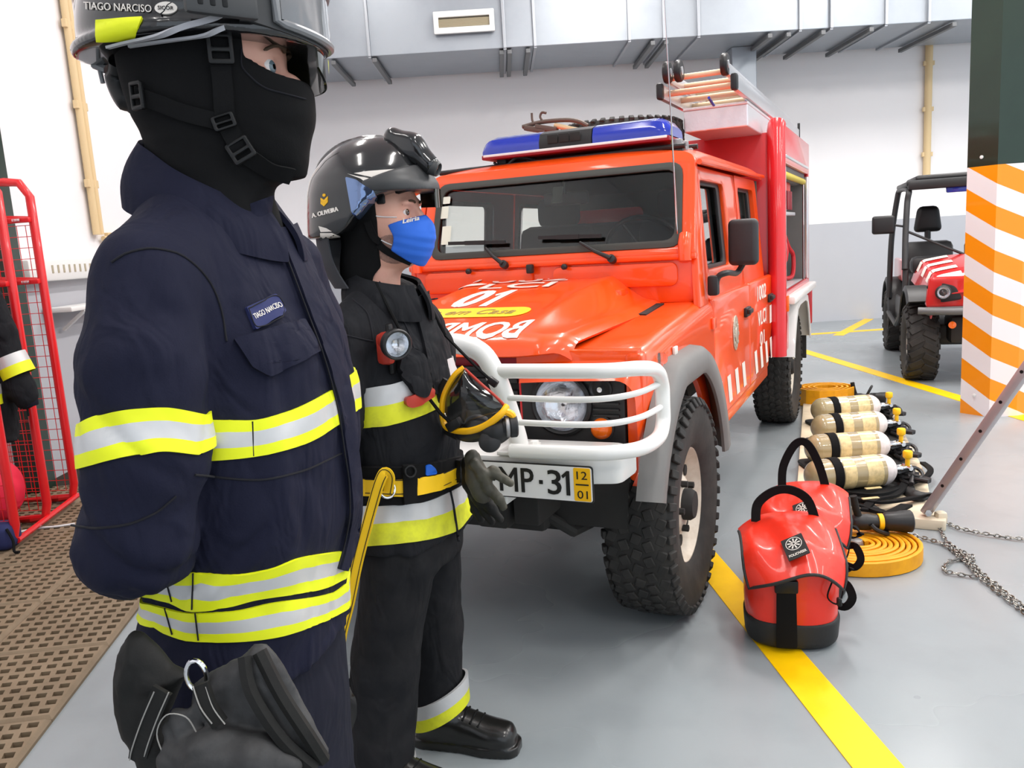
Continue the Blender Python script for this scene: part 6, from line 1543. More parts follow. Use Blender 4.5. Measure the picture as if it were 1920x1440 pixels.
for px, py in ((1834, 295), (1823, 741)):
    q = at_y(px, py, (pa[1]+pb[1])/2-.0); m = MB(); m.lathe([(.012, 0), (.012, .006), (0, .008)], 12, M=frame(np.array([(pa[0]+pb[0])/2-.004, (pa[1]+pb[1])/2, q[2]])-np.array([cen[0], cen[1], 0]), (pb[0]-pa[0], pb[1]-pa[1], 0), (0, 0, 1))); m.build('screw_cap', 'white_paint', pil)

# ================================================================== utility buggy
mk('buggy_red', (.62, .02, .02), .25, coat=.8)
mk('buggy_black', (.022, .022, .023), .45)
mk('rim_alloy', (.62, .60, .54), .35, metal=.6)
bf_, br_ = ground(1722, 709)[:2], ground(1682, 654)[:2]
fd = (bf_-br_)/np.linalg.norm(bf_-br_); ld_ = np.array([-fd[1], fd[0]]); wb = np.linalg.norm(bf_-br_)
bo_ = bf_+ld_*.50
BG = empty('utility_buggy', (bo_[0], bo_[1], 0), math.atan2(fd[1], fd[0])); tag(BG, 'red and black off-road buggy with a roll cage half hidden by the striped pillar', 'buggy', kind='thing')
def bg(name, mb, mt, par=None, **k): return mb.build(name, mt, par or BG, **k)
tb0 = None
for x, s in ((0, -1), (-wb, -1), (0, 1), (-wb, 1)):
    W0 = empty('wheel', (x, s*.50, .325), parent=BG); W0.rotation_euler = (-PI/2 if s > 0 else PI/2, 0, 0)
    if tb0 is None:
        tyre_mesh(.325, .25, .155, rows=2, nb=20, blk=.014, lug=True).build('tyre', 'tyre_rubber', W0); rim_mesh(.155, .25, .06)[0].build('rim', 'rim_alloy', W0); tb0 = [c for c in COL.objects if c.parent == W0]
    else:
        for c in tb0: d = c.copy(); COL.objects.link(d); d.parent = W0
def hood(u, v):
    a = 2*v-1; x = .34-.86*u; w = .46+.06*u; z = .90+.17*u**.8-.05*a*a-.10*max(0, .22-u)/.22; y = a*w
    if abs(a) > .85: z -= .18*((abs(a)-.85)/.15)**1.5
    return (x+.06*(1-a*a)*(1-u), y, z)
m = MB(); m.grid(hood, 20, 28, thick=.012); hd = bg('bonnet', m, 'buggy_red', ang=60)
m = MB(); m.plate([roundpoly([(-.50, .66), (.50, .66), (.48, .92), (-.48, .92)], .04)], .06, .02, fn=lambda p: (.33+p[2]-.06*abs(p[0]), p[0], p[1])); bg('nose_panel', m, 'buggy_red')
for i in range(4):
    m = MB(); u0 = .10+i*.24; m.grid(lambda u, v: tuple(np.array(hood(min(.98, u0+.10*u+.06*v), .03+.25*v))+np.array([0, 0, .006])), 4, 8); bg('white_stripe', m, 'decal_white', hd)
for s in (-1, 1):
    m = MB(); m.plate([roundpoly([(.22, .73), (.40, .70), (.50, .84), (.44, .89), (.28, .84)], .03)], .03, .006, fn=lambda p: (.37-.10*abs(p[0])+p[2], s*p[0], p[1])); hp = bg('lamp_surround', m, 'black_trim')
    MX = Matrix.Translation((.385, s*.37, .79)) @ Matrix.Rotation(PI/2, 4, 'Y')
    MB().lathe([(.062, -.01), (.062, .012), (.05, .02)], 24, M=MX).build('lamp_ring', 'buggy_black', hp); MB().lathe([(.054, .01), (.03, -.01), (.012, .0), (0, .012)], 22, M=MX).build('lamp_reflector', 'reflector', hp); MB().lathe([(.056, .012), (.03, .022), (0, .025)], 22, M=MX).build('lamp_lens', 'lamp_glass', hp)
    m = MB()
    def fen(u, v):
        a = math.radians(48+120*u); w = (.42, .62, .635)[int(v*2+.01)]; r = (.42, .42, .38)[int(v*2+.01)]; return (.0+r*math.cos(a), s*w, .37+r*1.10*math.sin(a))
    m.grid(fen, 18, 2); v_, f_ = m.v, m.f; m = MB(); m.add(*solidify(v_, f_, .012)); bg('front_fender', m, 'buggy_black', ang=50)
    m = MB()
    def fen2(u, v):
        a = math.radians(5+165*u); w = (.36, .62, .635)[int(v*2+.01)]; r = (.42, .42, .38)[int(v*2+.01)]; return (-wb+r*math.cos(a), s*w, .36+r*1.05*math.sin(a))
    m.grid(fen2, 18, 2); v_, f_ = m.v, m.f; m = MB(); m.add(*solidify(v_, f_, .012)); bg('rear_fender', m, 'buggy_black', ang=50)
    m = MB(); m.tube(smooth_path([(-.46, s*.58, .95), (-.56, s*.57, 1.25), (-.66, s*.55, 1.56), (-.76, s*.53, 1.68), (-1.5, s*.53, 1.71), (-1.62, s*.55, 1.62), (-1.60, s*.60, 1.2), (-1.55, s*.62, .60)], 6), .028, 10); bg('cage_tube', m, 'buggy_black')
    m = MB(); m.tube([(-.50, s*.57, 1.0), (-.42, s*.58, .60), (-1.0, s*.60, .38), (-1.55, s*.62, .45)], .026, 8); bg('side_tube', m, 'buggy_black')
    m = MB(); m.tube([(-.60, s*.56, 1.34), (-.58, s*.70, 1.37)], .010, 6); mr = bg('mirror_arm', m, 'buggy_black'); m = MB(); m.box((-.58, s*.76, 1.37), (.05, .20, .17), .04, seg=3); m.build('mirror', 'black_plastic', mr)
    m = MB(); m.box((-wb+.10, s*.48, .88), (.9, .06, .22), .02); bg('cargo_side', m, 'buggy_red')
m = MB(); m.box((-1.12, 0, 1.735), (.95, 1.12, .05), .02, seg=3); m.box((-1.15, 0, 1.78), (.85, .95, .06), .03, seg=3); m.box((-.66, 0, 1.72), (.06, 1.1, .09), .025); bg('roof', m, 'buggy_black')
m = MB(); m.box((-.70, -.10, 1.66), (.05, .24, .06), .015); bg('roof_lamp', m, 'blue_lens')
m = MB(); m.tube([(-.58, -.56, 1.30), (-.50, .0, 1.02)], .012, 8); m.tube([(-.62, -.02, 1.40), (-.50, .40, 1.06)], .018, 8); bg('cross_brace', m, 'buggy_black')
m = MB(); m.tube([(.40, -.56, .645), (.44, -.3, .635), (.44, .3, .635), (.40, .56, .645)], .03, 10); m.box((.34, 0, .635), (.10, 1.0, .07), .02); bg('front_bumper', m, 'bracket_grey')
m = MB(); m.box((-.9, 0, .40), (2.0, .80, .18), .03); m.box((.12, 0, .46), (.36, .6, .24), .04); bg('chassis', m, 'buggy_black')
m = MB(); m.box((-wb/2, 0, .42), (.9, 1.1, .06), .02); m.box((-wb/2-.02, -.56, .52), (.8, .03, .26), .02); bg('floor_pan', m, 'buggy_black')
for s in (-1, 1):
    m = MB(); m.box((-1.10, s*.28, .80), (.46, .46, .14), .05); m.box((-1.36, s*.28, 1.00), (.13, .46, .36), .06, rot=Matrix.Rotation(-.15, 3, 'Y')); bg('seat', m, 'buggy_black')
    m = MB(); m.box((-1.42, s*.28, 1.40), (.10, .27, .26), .05, seg=3, taper=(1., .72)); m.tube([(-1.40, s*.28, 1.2), (-1.42, s*.28, 1.32)], .03, 8); bg('headrest', m, 'black_plastic')
m = MB(); m.box((-.56, 0, .98), (.18, 1.05, .16), .05); bg('dashboard', m, 'buggy_black')
m = MB(); MX = Matrix.Translation((-.74, .28, 1.12)) @ Matrix.Rotation(-1.1, 4, 'Y'); m.tube([MX @ Vector((.17*math.cos(2*PI*i/24), .17*math.sin(2*PI*i/24), 0)) for i in range(24)], .013, 8, closed=True); m.tube([MX @ Vector((0, 0, 0)), (-.58, .28, 1.0)], .02, 8); bg('steering_wheel', m, 'black_plastic')
for s in (-1, 1):
    m = MB(); m.lathe([(.03, 0), (.03, .015), (0, .02)], 16, M=Matrix.Translation((.40, s*.30, .52)) @ Matrix.Rotation(PI/2, 4, 'Y')); bg('indicator_lamp', m, 'amber_glass')
    m = MB(); m.tube([(.10, s*.20, .62), (.0, s*.36, .34)], .03, 10); bg('damper', m, 'steel_dull'); m = MB(); m.tube([(.02, s*.10, .36), (.0, s*.42, .32)], .02, 8); bg('wishbone', m, 'buggy_black')

# ================================================================== floor mats of pierced tiles
ma = math.atan2(2.213-3.49, -1.502+1.639)+PI/2
mdx = np.array([-math.cos(ma), -math.sin(ma)]); mdy = np.array([-math.sin(ma), math.cos(ma)]); m0 = np.array([-1.604, 3.17])
def mat_tile(cx, cy, nx, ny):
    """tile with real openings; cx, cy its near right corner in mat axes"""
    P_, hw, hl, t = .053, .0165, .0150, .022; m = MB(); e = .012
    W_, L_ = nx*P_+2*e, ny*P_+2*e
    for a in range(nx):
        for b in range(ny):
            x0, y0 = e+a*P_, e+b*P_; q = [(x0, y0), (x0+P_, y0), (x0+P_, y0+P_), (x0, y0+P_)]; c = (x0+P_/2, y0+P_/2); sk = .003
            h = [(c[0]-hw-sk, c[1]-hl), (c[0]+hw-sk, c[1]-hl), (c[0]+hw+sk, c[1]+hl), (c[0]-hw+sk, c[1]+hl)]
            k = [(x, y, t) for x, y in q]+[(x, y, t) for x, y in h]+[(x, y, .001) for x, y in h]
            m.add(k, [(i, (i+1) % 4, 4+(i+1) % 4, 4+i) for i in range(4)]+[(4+i, 4+(i+1) % 4, 8+(i+1) % 4, 8+i) for i in range(4)], mi=0)
            m.add([(x, y, .002) for x, y in h], [(0, 1, 2, 3)], mi=1)
    o = [(0, 0), (W_, 0), (W_, L_), (0, L_)]; i_ = [(e, e), (W_-e, e), (W_-e, L_-e), (e, L_-e)]
    m.add([(x, y, .010) for x, y in o]+[(x, y, t) for x, y in i_]+[(x, y, 0) for x, y in o], [(i, (i+1) % 4, 4+(i+1) % 4, 4+i) for i in range(4)]+[(8+i, 8+(i+1) % 4, (i+1) % 4, i) for i in range(4)])
    return m.v, m.f, m.m, W_, L_
tv, tf, tm, TW, TLn = mat_tile(0, 0, 8, 9)
mt0 = None
for i in range(4):
    for j in range(-4, 5):
        o2 = m0+mdx*(i*(TW+.004))+mdy*((j)*(TLn+.004)-.22)
        px = o2
        if j > 2 and i == 0 and False: continue
        if mt0 is None:
            m = MB(); m.v = tv; m.f = tf; m.m = tm; ob = m.build('floor_mat', ['brown_mat', 'mat_hole'], smooth=False); mt0 = ob
            ob.data.transform(Matrix(((mdx[0], mdy[0], 0, 0), (mdx[1], mdy[1], 0, 0), (0, 0, 1, 0), (0, 0, 0, 1)))); ob.data.flip_normals()
        else: ob = mt0.copy(); COL.objects.link(ob)
        ob.location = (o2[0], o2[1], .0)
        tag(ob, 'brown pierced drainage mat tile in the block on the floor at the left', 'floor mat', 'brown drainage mat tiles', 'thing')

# ================================================================== red locker rack at the left
mk('rack_red', (.72, .012, .016), .32, coat=.4)
mk('pinkred_fabric', (.80, .02, .06), .7)
rk0 = ground(145, 948)[:2]; rk1 = ground(95, 988)[:2]; rk2 = ground(36, 1034)[:2]
RK = empty('locker_rack', (rk1[0], rk1[1], 0)); tag(RK, 'red tubular locker rack with wire mesh dividers at the left edge', 'rack', kind='thing')
sc_ = lambda w: np.array([w[0]-rk1[0], w[1]-rk1[1], w[2]])
RH = at_y(60, 338, rk0[1])[2]
for k, b_ in enumerate((rk0, rk1, rk2)):
    f0 = np.array([b_[0], b_[1], .05]); bk = f0+np.array([-.43, .03, 0])
    pts_ = [f0+np.array([-.10, .01, 0]), f0+np.array([-.02, 0, .01]), f0+np.array([0, 0, .09]), f0+np.array([0, 0, RH-.14]), f0+np.array([-.05, .0, RH-.06]), f0+np.array([-.14, .01, RH-.05]), bk+np.array([0, 0, RH-.05]), bk, f0+np.array([-.10, .01, 0])]
    m = MB(); m.tube([sc_(q) for q in pts_], .024, 10); fr_ = m.build('divider_frame', 'rack_red', RK)
    m = MB()
    for i in range(1, 8): a = f0+(bk-f0)*i/8; m.tube([sc_(a+np.array([0, 0, .05])), sc_(a+np.array([0, 0, RH-.30]))], .0022, 5)
    for i in range(26): z = .05+(RH-.35)*i/25; m.tube([sc_(f0+np.array([0, 0, z])), sc_(bk+np.array([0, 0, z]))], .0022, 5)
    m.build('wire_mesh', 'rack_red', RK)
    for z in (RH-.27, RH-.62):
        m = MB(); m.plate([roundpoly([(0, -.01), (-.43, -.03), (-.43, .05), (0, .02)], .006)], .012, .002, M=Matrix.Translation(sc_(f0+np.array([0, 0, z]))) @ Matrix.Rotation(PI/2, 4, 'X')); m.bar(sc_(f0+np.array([0, -.03, z])), sc_(f0+np.array([-.43, .02, z])), .04, .03, .006); m.build('hanger_bar', 'rack_red', RK)
        for i in range(5):
            m = MB(); m.box(sc_(f0+np.array([-.07-i*.075, -.055, z+.0])), (.045, .006, .014), .002); m.build('coat_hook', 'chrome', RK)
for z in (.06, RH-.05):
    m = MB(); m.tube([sc_(np.array([rk0[0]-(.0 if z < 1 else .43), rk0[1]+.02, z])), sc_(np.array([rk2[0]-(.0 if z < 1 else .43), rk2[1], z]))], .016, 8); m.build('tie_bar', 'rack_red', RK)
# dark green pillar behind the rack
tag(MB().box((-3.125, 5.27, ZC/2), (.14, .18, ZC-.01), .004).build('green_pillar', 'green_paint', smooth=False), 'dark green square pillar against the wall behind the red locker rack', 'pillar', kind='thing')
# jacket hanging on the rack: sleeve and side with reflective bands
js = at_y(18, 690, 4.28)
JK = empty('hanging_jacket', (js[0], js[1], 0)); tag(JK, 'dark firefighter jacket with silver and yellow bands hanging on the red rack', 'jacket', kind='thing')
jq = lambda px, py, dy=0.: at_y(px, py, 4.28+dy)-np.array([js[0], js[1], 0])
SL = [jq(-24, 560), jq(-2, 620), jq(16, 680), jq(40, 730), jq(48, 745)]; RS = [.075, .078, .074, .066, .060]
jac = lambda p: smin(chain(p, SL, RS, .02), loft(p-np.array([jq(-40, 700)[0], 0, 0]), [(.55, 0, 0, .14, .11, 2.4), (.9, 0, 0, .15, .12, 2.4), (1.2, 0, 0, .13, .12, 2.4), (1.32, 0, 0, .06, .07, 2)], .02), .03)+folds(p, (12, 12, 12), .008, 3.)
sdf_obj(jac, (-.40, -.25, .5), (.28, .25, 1.42), .008, 'jacket_body', 'black_cloth', JK)
def ringband(pa_, pb_, ra, mats, par, fr=(0, .5, 1)):
    pa_, pb_ = np.array(pa_), np.array(pb_); ax_ = pb_-pa_; e1 = np.cross(ax_, [0, 1, 0]); e1 /= np.linalg.norm(e1); e2 = np.cross(ax_, e1); e2 /= np.linalg.norm(e2); m = MB()
    for k in range(len(fr)-1):
        rows = []
        for f in (fr[k], fr[k+1]): rows.append([tuple(pa_+ax_*f+(e1*math.cos(t)+e2*math.sin(t))*ra) for t in np.linspace(0, 2*PI, 33)[:-1]])
        n0 = len(m.v); m.v += rows[0]+rows[1]
        for j in range(32): m.f.append((n0+j, n0+(j+1) % 32, n0+32+(j+1) % 32, n0+32+j)); m.m.append(k)
    return m.build('reflective_band', mats, par)
ringband(jq(16, 668), jq(36, 704), .083, ['silver_tape', 'hi_vis'], JK)
ringband(jq(-8, 715)+np.array([-.02, -.08, 0]), jq(-4, 752)+np.array([-.02, -.08, 0]), .085, ['silver_tape', 'hi_vis'], JK)
m = MB(); m.tube(smooth_path([jq(44, 738), jq(54, 752), jq(58, 762)], 3), [.05, .05, .048, .045, .042, .04, .036], 14); m.build('cuff', 'navy_dark', JK)
m = MB(); m.bar(jq(50, 760, -.03), jq(54, 780, -.03), .012, .004); m.build('cuff_tab', 'webbing_black', JK)
# red bag and a boot on the rack floor
rbp = at_y(6, 940, 4.42); RB = empty('red_kitbag', (rbp[0]-.06, rbp[1], .07)); tag(RB, 'round pinkish red kit bag on the floor of the red rack', 'bag', kind='thing')
sdf_obj(lambda p: ell(p, (0, 0, .19), (.17, .15, .19))+folds(p, (14, 14, 14), .006, 2.), (-.22, -.2, -.05), (.22, .2, .45), .008, 'bag_body', 'pinkred_fabric', RB)
MB().tube(smooth_path([(-.06, 0, .37), (-.03, -.02, .42), (.03, -.02, .42), (.06, 0, .37)], 4), .009, 8).build('handle', 'pinkred_fabric', RB)
bx = ground(8, 1042); BT = empty('castor_boot', (bx[0]-.02, bx[1]+.02, .024)); bpy.data.objects.remove(BT)
BT = empty('kit_pouch', (bx[0]-.03, bx[1]+.05, .024)); tag(BT, 'blue black pouch with a dangling strap at the foot of the red rack', 'pouch', kind='thing')
MB().box((-.02, 0, .07), (.20, .14, .14), .04, seg=3).build('pouch_body', 'patch_blue', BT); MB().tube(smooth_path([(.07, -.06, .12), (.10, -.07, .06), (.11, -.09, .01), (.14, -.10, .008)], 4), .007, 6).build('strap', 'webbing_black', BT)
lb_ = ground(82, 1002); m = MB(); m.tube(smooth_path([(-.12, -.02, .006), (-.04, .03, .006), (.05, .04, .006), (.14, .07, .006)], 4), .006, 6); tag(m.build('cable_tie', 'cord_white', loc=(lb_[0], lb_[1], .022)), 'pale loose cord lying on the floor mat by the red rack', 'cord')

# ================================================================== kit laid out on the floor
mk('bag_orange', (.80, .030, .012), .36, coat=.25, bump=(26, .25, .006))
mk('bag_black', (.016, .016, .016), .6, bump=(90, .3, .002))
mk('hose_yellow', s2l(236, 164, 6), .55, bump=(160, .25, .001), var=(8, s2l(196, 126, 8), .6))
mk('sheet_cream', s2l(226, 208, 180), .75, var=(5, s2l(200, 178, 146), .6), bump=(18, .2, .004))
mk('cyl_grey', s2l(170, 154, 116), .18, coat=.8, var=(6, s2l(150, 134, 98), .5))
mk('cyl_label', s2l(232, 208, 152), .3, coat=.5, var=(26, s2l(150, 130, 84), .6))
mk('cyl_white', s2l(226, 216, 214), .4, var=(12, s2l(120, 108, 96), .5))
mk('valve_yellow', s2l(248, 196, 16), .4)
mk('chain_steel', (.24, .23, .21), .36, metal=.9)
mk('post_grey', (.42, .37, .38), .42, metal=.5, var=(4, (.50, .46, .46), .6))
mk('post_foot', s2l(214, 200, 176), .5)
def backpack(loc, rz, sc, label, hd_pts):
    K = empty('rope_bag', loc, rz); tag(K, label, 'bag', kind='thing'); K.scale = (sc, sc, sc)
    def body(p): return loft(p, [(.075, 0, 0, .135, .150, 2.8), (.16, 0, 0, .142, .156, 2.8), (.28, 0, 0, .142, .158, 2.7), (.345, .006, 0, .135, .155, 2.5)], .015)+folds(p, (9, 9, 9), .006, loc[0]*7)
    sdf_obj(body, (-.19, -.2, .04), (.19, .2, .38), .0065, 'bag_body', 'bag_orange', K)
    sdf_obj(lambda p: loft(p, [(.0, 0, 0, .125, .142, 2.8), (.02, 0, 0, .138, .154, 2.8), (.095, 0, 0, .142, .158, 2.8)], .012)+folds(p, (9, 9, 9), .003, 1.)-.001*1, (-.19, -.2, -.02), (.19, .2, .13), .0065, 'base_panel', 'bag_black', K)
    def flap(u, v):                          # lid: from the back edge over the top and down the front (-x is the front)
        a = 2*v-1; s_ = u; w = .165*(1-.10*max(0, (u-.75)/.25)**2)
        x = .150-.360*s_; z = .352+.052*math.sin(PI*min(1, .30+s_*.35))-.055*s_**1.6-.055*max(0, s_-.75)/.25
        z += .012*math.sin(7*a+3*s_)*math.sin(PI*s_)-.055*abs(a)**3*(s_ < 2)-.012*math.cos(5*s_)*a
        rx = 1-.30*abs(a)**3*max(0, s_-.4)/.6
        return (x*rx+(1-rx)*-.02, a*w, z+.015*math.sin(3.3*a+loc[1])*s_)
    m = MB(); m.grid(flap, 26, 30, thick=.004); fl = m.build('lid_flap', 'bag_orange', K, ang=70)
    ed = [flap(u, 0) for u in np.linspace(.15, 1, 12)]+[flap(1, v) for v in np.linspace(0, 1, 22)[1:]]+[flap(u, 1) for u in np.linspace(1, .15, 12)[1:]]
    m = MB(); m.tube([V3(q) for q in ed], .0055, 8); m.build('flap_binding', 'bag_black', fl)
    c = np.array(flap(.80, .50)); c1 = np.array(flap(.80, .60)); c2 = np.array(flap(.66, .50)); MX = frame(c+np.array([-.008, 0, .008]), c-c1, c2-c) @ Matrix.Scale(1.18, 4)
    m = MB(); m.plate([rrect(.062, .078, .003)], .003, .0, M=MX); bd = m.build('badge', 'bag_black', fl, smooth=False)
    m = MB()
    for i in range(9):
        a = 2*PI*i/9; m.plate([[(.0035*math.cos(a+.3), .0035*math.sin(a+.3)+.012), (.018*math.cos(a+.12), .018*math.sin(a+.12)+.012), (.018*math.cos(a-.12), .018*math.sin(a-.12)+.012), (.0035*math.cos(a-.3), .0035*math.sin(a-.3)+.012)]], .0008, 0, M=MX @ Matrix.Translation((0, 0, .0032)))
    m.plate([circ(.023, 24, 0, .012), circ(.0212, 24, 0, .012)], .0008, 0, M=MX @ Matrix.Translation((0, 0, .0032)))
    v, f = text2d('FOLIOVEER', .0085, .05, .03, .0008); m.add(v, f, MX @ Matrix.Translation((0, -.026, .0038)))
    m.build('badge_print', 'decal_white', fl, smooth=False)
    hb = np.array([tuple(q) for q in smooth_path(hd_pts, 6)]); n_ = np.tile([1., 0, .2], (len(hb), 1)); ribbon3(hb, n_, .032, 'carry_handle', 'webbing_black', K, .006)
    m = MB(); m.plate([roundpoly([(-.034, .02), (.034, .02), (.03, .30), (-.03, .30)], .008)], .006, .001, fn=lambda p: (-.150-.004*math.sin(p[1]*20)-p[2], p[0]+.03, p[1])); m.build('front_strap', 'webbing_black', K)
    m = MB(); m.box((-.150, .03, .235), (.02, .075, .045), .006); m.build('buckle', 'buckle_black', K)
    for sy, z0, z1, dx in ((-1, .10, .17, .02), (-1, .20, .23, .07)):
        hb = np.array([tuple(q) for q in smooth_path([(dx, sy*.150, z0), (dx-.01, sy*.185, z0-.005), (dx-.02, sy*.205, (z0+z1)/2), (dx-.01, sy*.185, z1+.01), (dx+.01, sy*.150, z1)], 6)]); ribbon3(hb, np.tile([.2, 0, 1.], (len(hb), 1)) if z0 > .15 else np.tile([1., 0, .1], (len(hb), 1)), .028, 'side_strap', 'webbing_black', K, .005)
    m = MB(); m.tube(smooth_path([(-.10, -.150, .30), (-.14, -.115, .25), (-.15, -.10, .20), (-.13, -.135, .17), (-.09, -.158, .20), (-.075, -.160, .29)], 5), .0028, 6); cd = m.build('draw_cord', 'webbing_black', K)
    m = MB(); m.box((-.125, -.140, .175), (.022, .016, .028), .005); m.build('cord_lock', 'buckle_black', cd)
    return K
ba = ground(1478, 1196); ba2 = ground(1500, 1075)
frz = math.atan2(.95, -.30)              # bag +x points away from the camera
backpack((.925, 2.735, .004), math.radians(78), 1.0, 'red rope bag with a black base standing on the yellow line, its badge fully showing', [(.10, .105, .37), (.12, .095, .43), (.125, .04, .475), (.125, -.02, .48), (.12, -.075, .445), (.10, -.10, .37)])
backpack((1.105, 3.10, .0), math.radians(70), 1.0, 'red rope bag with a tall thin black handle, behind the bag on the yellow line', [(.10, .085, .37), (.12, .080, .46), (.125, .035, .55), (.125, -.01, .555), (.12, -.055, .47), (.10, -.085, .36)])
# coiled hose
hc = np.array([1.425, 3.385]); HS = empty('hose_coil', (hc[0], hc[1], 0)); tag(HS, 'flat yellow fire hose rolled in a disc on the floor beside the rope bags', 'hose', kind='thing')
m = MB(); ph = []
N_ = 300; turns = 9.3
for i in range(N_):
    a = 2*PI*turns*i/N_; r = .045+.0213*a/(2*PI); ph.append((r*math.cos(a)*1.10, r*math.sin(a)*.98, a))
V_, F_ = [], []
for i, (x, y, a) in enumerate(ph):
    n_ = np.array([math.cos(a), math.sin(a)]); t = .0085; zz = .066+.003*math.sin(a*1.7)
    for dn, z in ((-t, .004), (-t*1.05, zz*.5), (-t, zz-.004), (-t*.4, zz), (t*.4, zz), (t, zz-.004), (t*1.05, zz*.5), (t, .004)): V_.append((x+n_[0]*dn, y+n_[1]*dn, z))
for i in range(N_-1):
    for j in range(8): F_.append((i*8+j, i*8+(j+1) % 8, (i+1)*8+(j+1) % 8, (i+1)*8+j))
F_ += [tuple(range(8)), tuple((N_-1)*8+j for j in range(7, -1, -1))]
m.add(V_, F_); m.build('hose_roll', 'hose_yellow', HS, ang=50)
MB().lathe([(.030, .0), (.034, .01), (.034, .05), (.028, .075), (.0, .078)], 20, M=Matrix.Translation((.0, .0, 0))).build('coupling', 'steel_dull', HS)
# nozzles
def nozzle(loc, rz, label, tilt=0.):
    Nz = empty('hose_nozzle', loc, rz); tag(Nz, label, 'nozzle', 'black hose nozzles', 'thing')
    MX = Matrix.Rotation(PI/2, 4, 'Y')
    MB().lathe([(0, -.17), (.022, -.17), (.026, -.15), (.026, -.09), (.034, -.08), (.036, -.02), (.030, .0), (.030, .02)], 24, M=MX).build('barrel', 'black_plastic', Nz)
    MB().lathe([(.033, .018), (.036, .02), (.036, .038), (.033, .04)], 24, M=MX).build('yellow_ring', 'valve_yellow', Nz)
    MB().lathe([(.031, .036), (.040, .05), (.043, .10), (.047, .12), (.049, .155), (.044, .160), (.030, .156), (.026, .14), (0, .14)], 26, M=MX).build('spray_head', 'black_plastic', Nz)
    MB().lathe([(0, .150), (.012, .149), (.018, .142), (.024, .141)], 18, M=MX).build('nozzle_tip', 'dark_red', Nz)
    MB().tube(smooth_path([(-.02, .038, 0), (.0, .045, -.02), (.05, .03, -.045 if loc[2] > .08 else .08), (.05, -.03, -.045 if loc[2] > .08 else .08), (.0, -.045, -.02), (-.02, -.038, 0)], 5), .010, 8).build('bale_handle', 'black_plastic', Nz)
    MB().tube(smooth_path([(-.06, 0, .02), (-.075, 0, .07), (-.085, 0, .12)] if loc[2] < .3 else [], 4), .016, 10).build('pistol_grip', 'leather_black', Nz)
    MB().lathe([(0, -.23), (.03, -.23), (.034, -.22), (.034, -.185), (.026, -.165)], 20, M=MX).build('coupling', 'steel_dull', Nz)
    return Nz
nz = at_y(1640, 985, 3.50)
nozzle((nz[0]-.02, 3.47, .118), -.12, 'black hose nozzle with a yellow ring lying on the rolled yellow hose')
# sheet under the breathing sets
sh_ = [ground(*q) for q in ((1506, 762), (1494, 925), (1600, 968), (1690, 985), (1748, 962), (1735, 895), (1668, 765))]
m = MB(); sc0 = sum(sh_)/len(sh_); P2_ = [(q[0]-sc0[0], q[1]-sc0[1]) for q in sh_]; v, f = plate2d([roundpoly(P2_, .04)], .02, .004, sub=.10); nz_ = vnoise(np.array(v)*np.array([5, 5, 0])+3); v = [(a, b, c*1.0+(.016*k if c > .01 else 0)) for (a, b, c), k in zip(v, nz_)]
m.add(v, f); tag(m.build('ground_sheet', 'sheet_cream', loc=(sc0[0], sc0[1], .001), ang=60), 'cream ground sheet spread under the row of breathing cylinders', 'sheet', kind='thing')
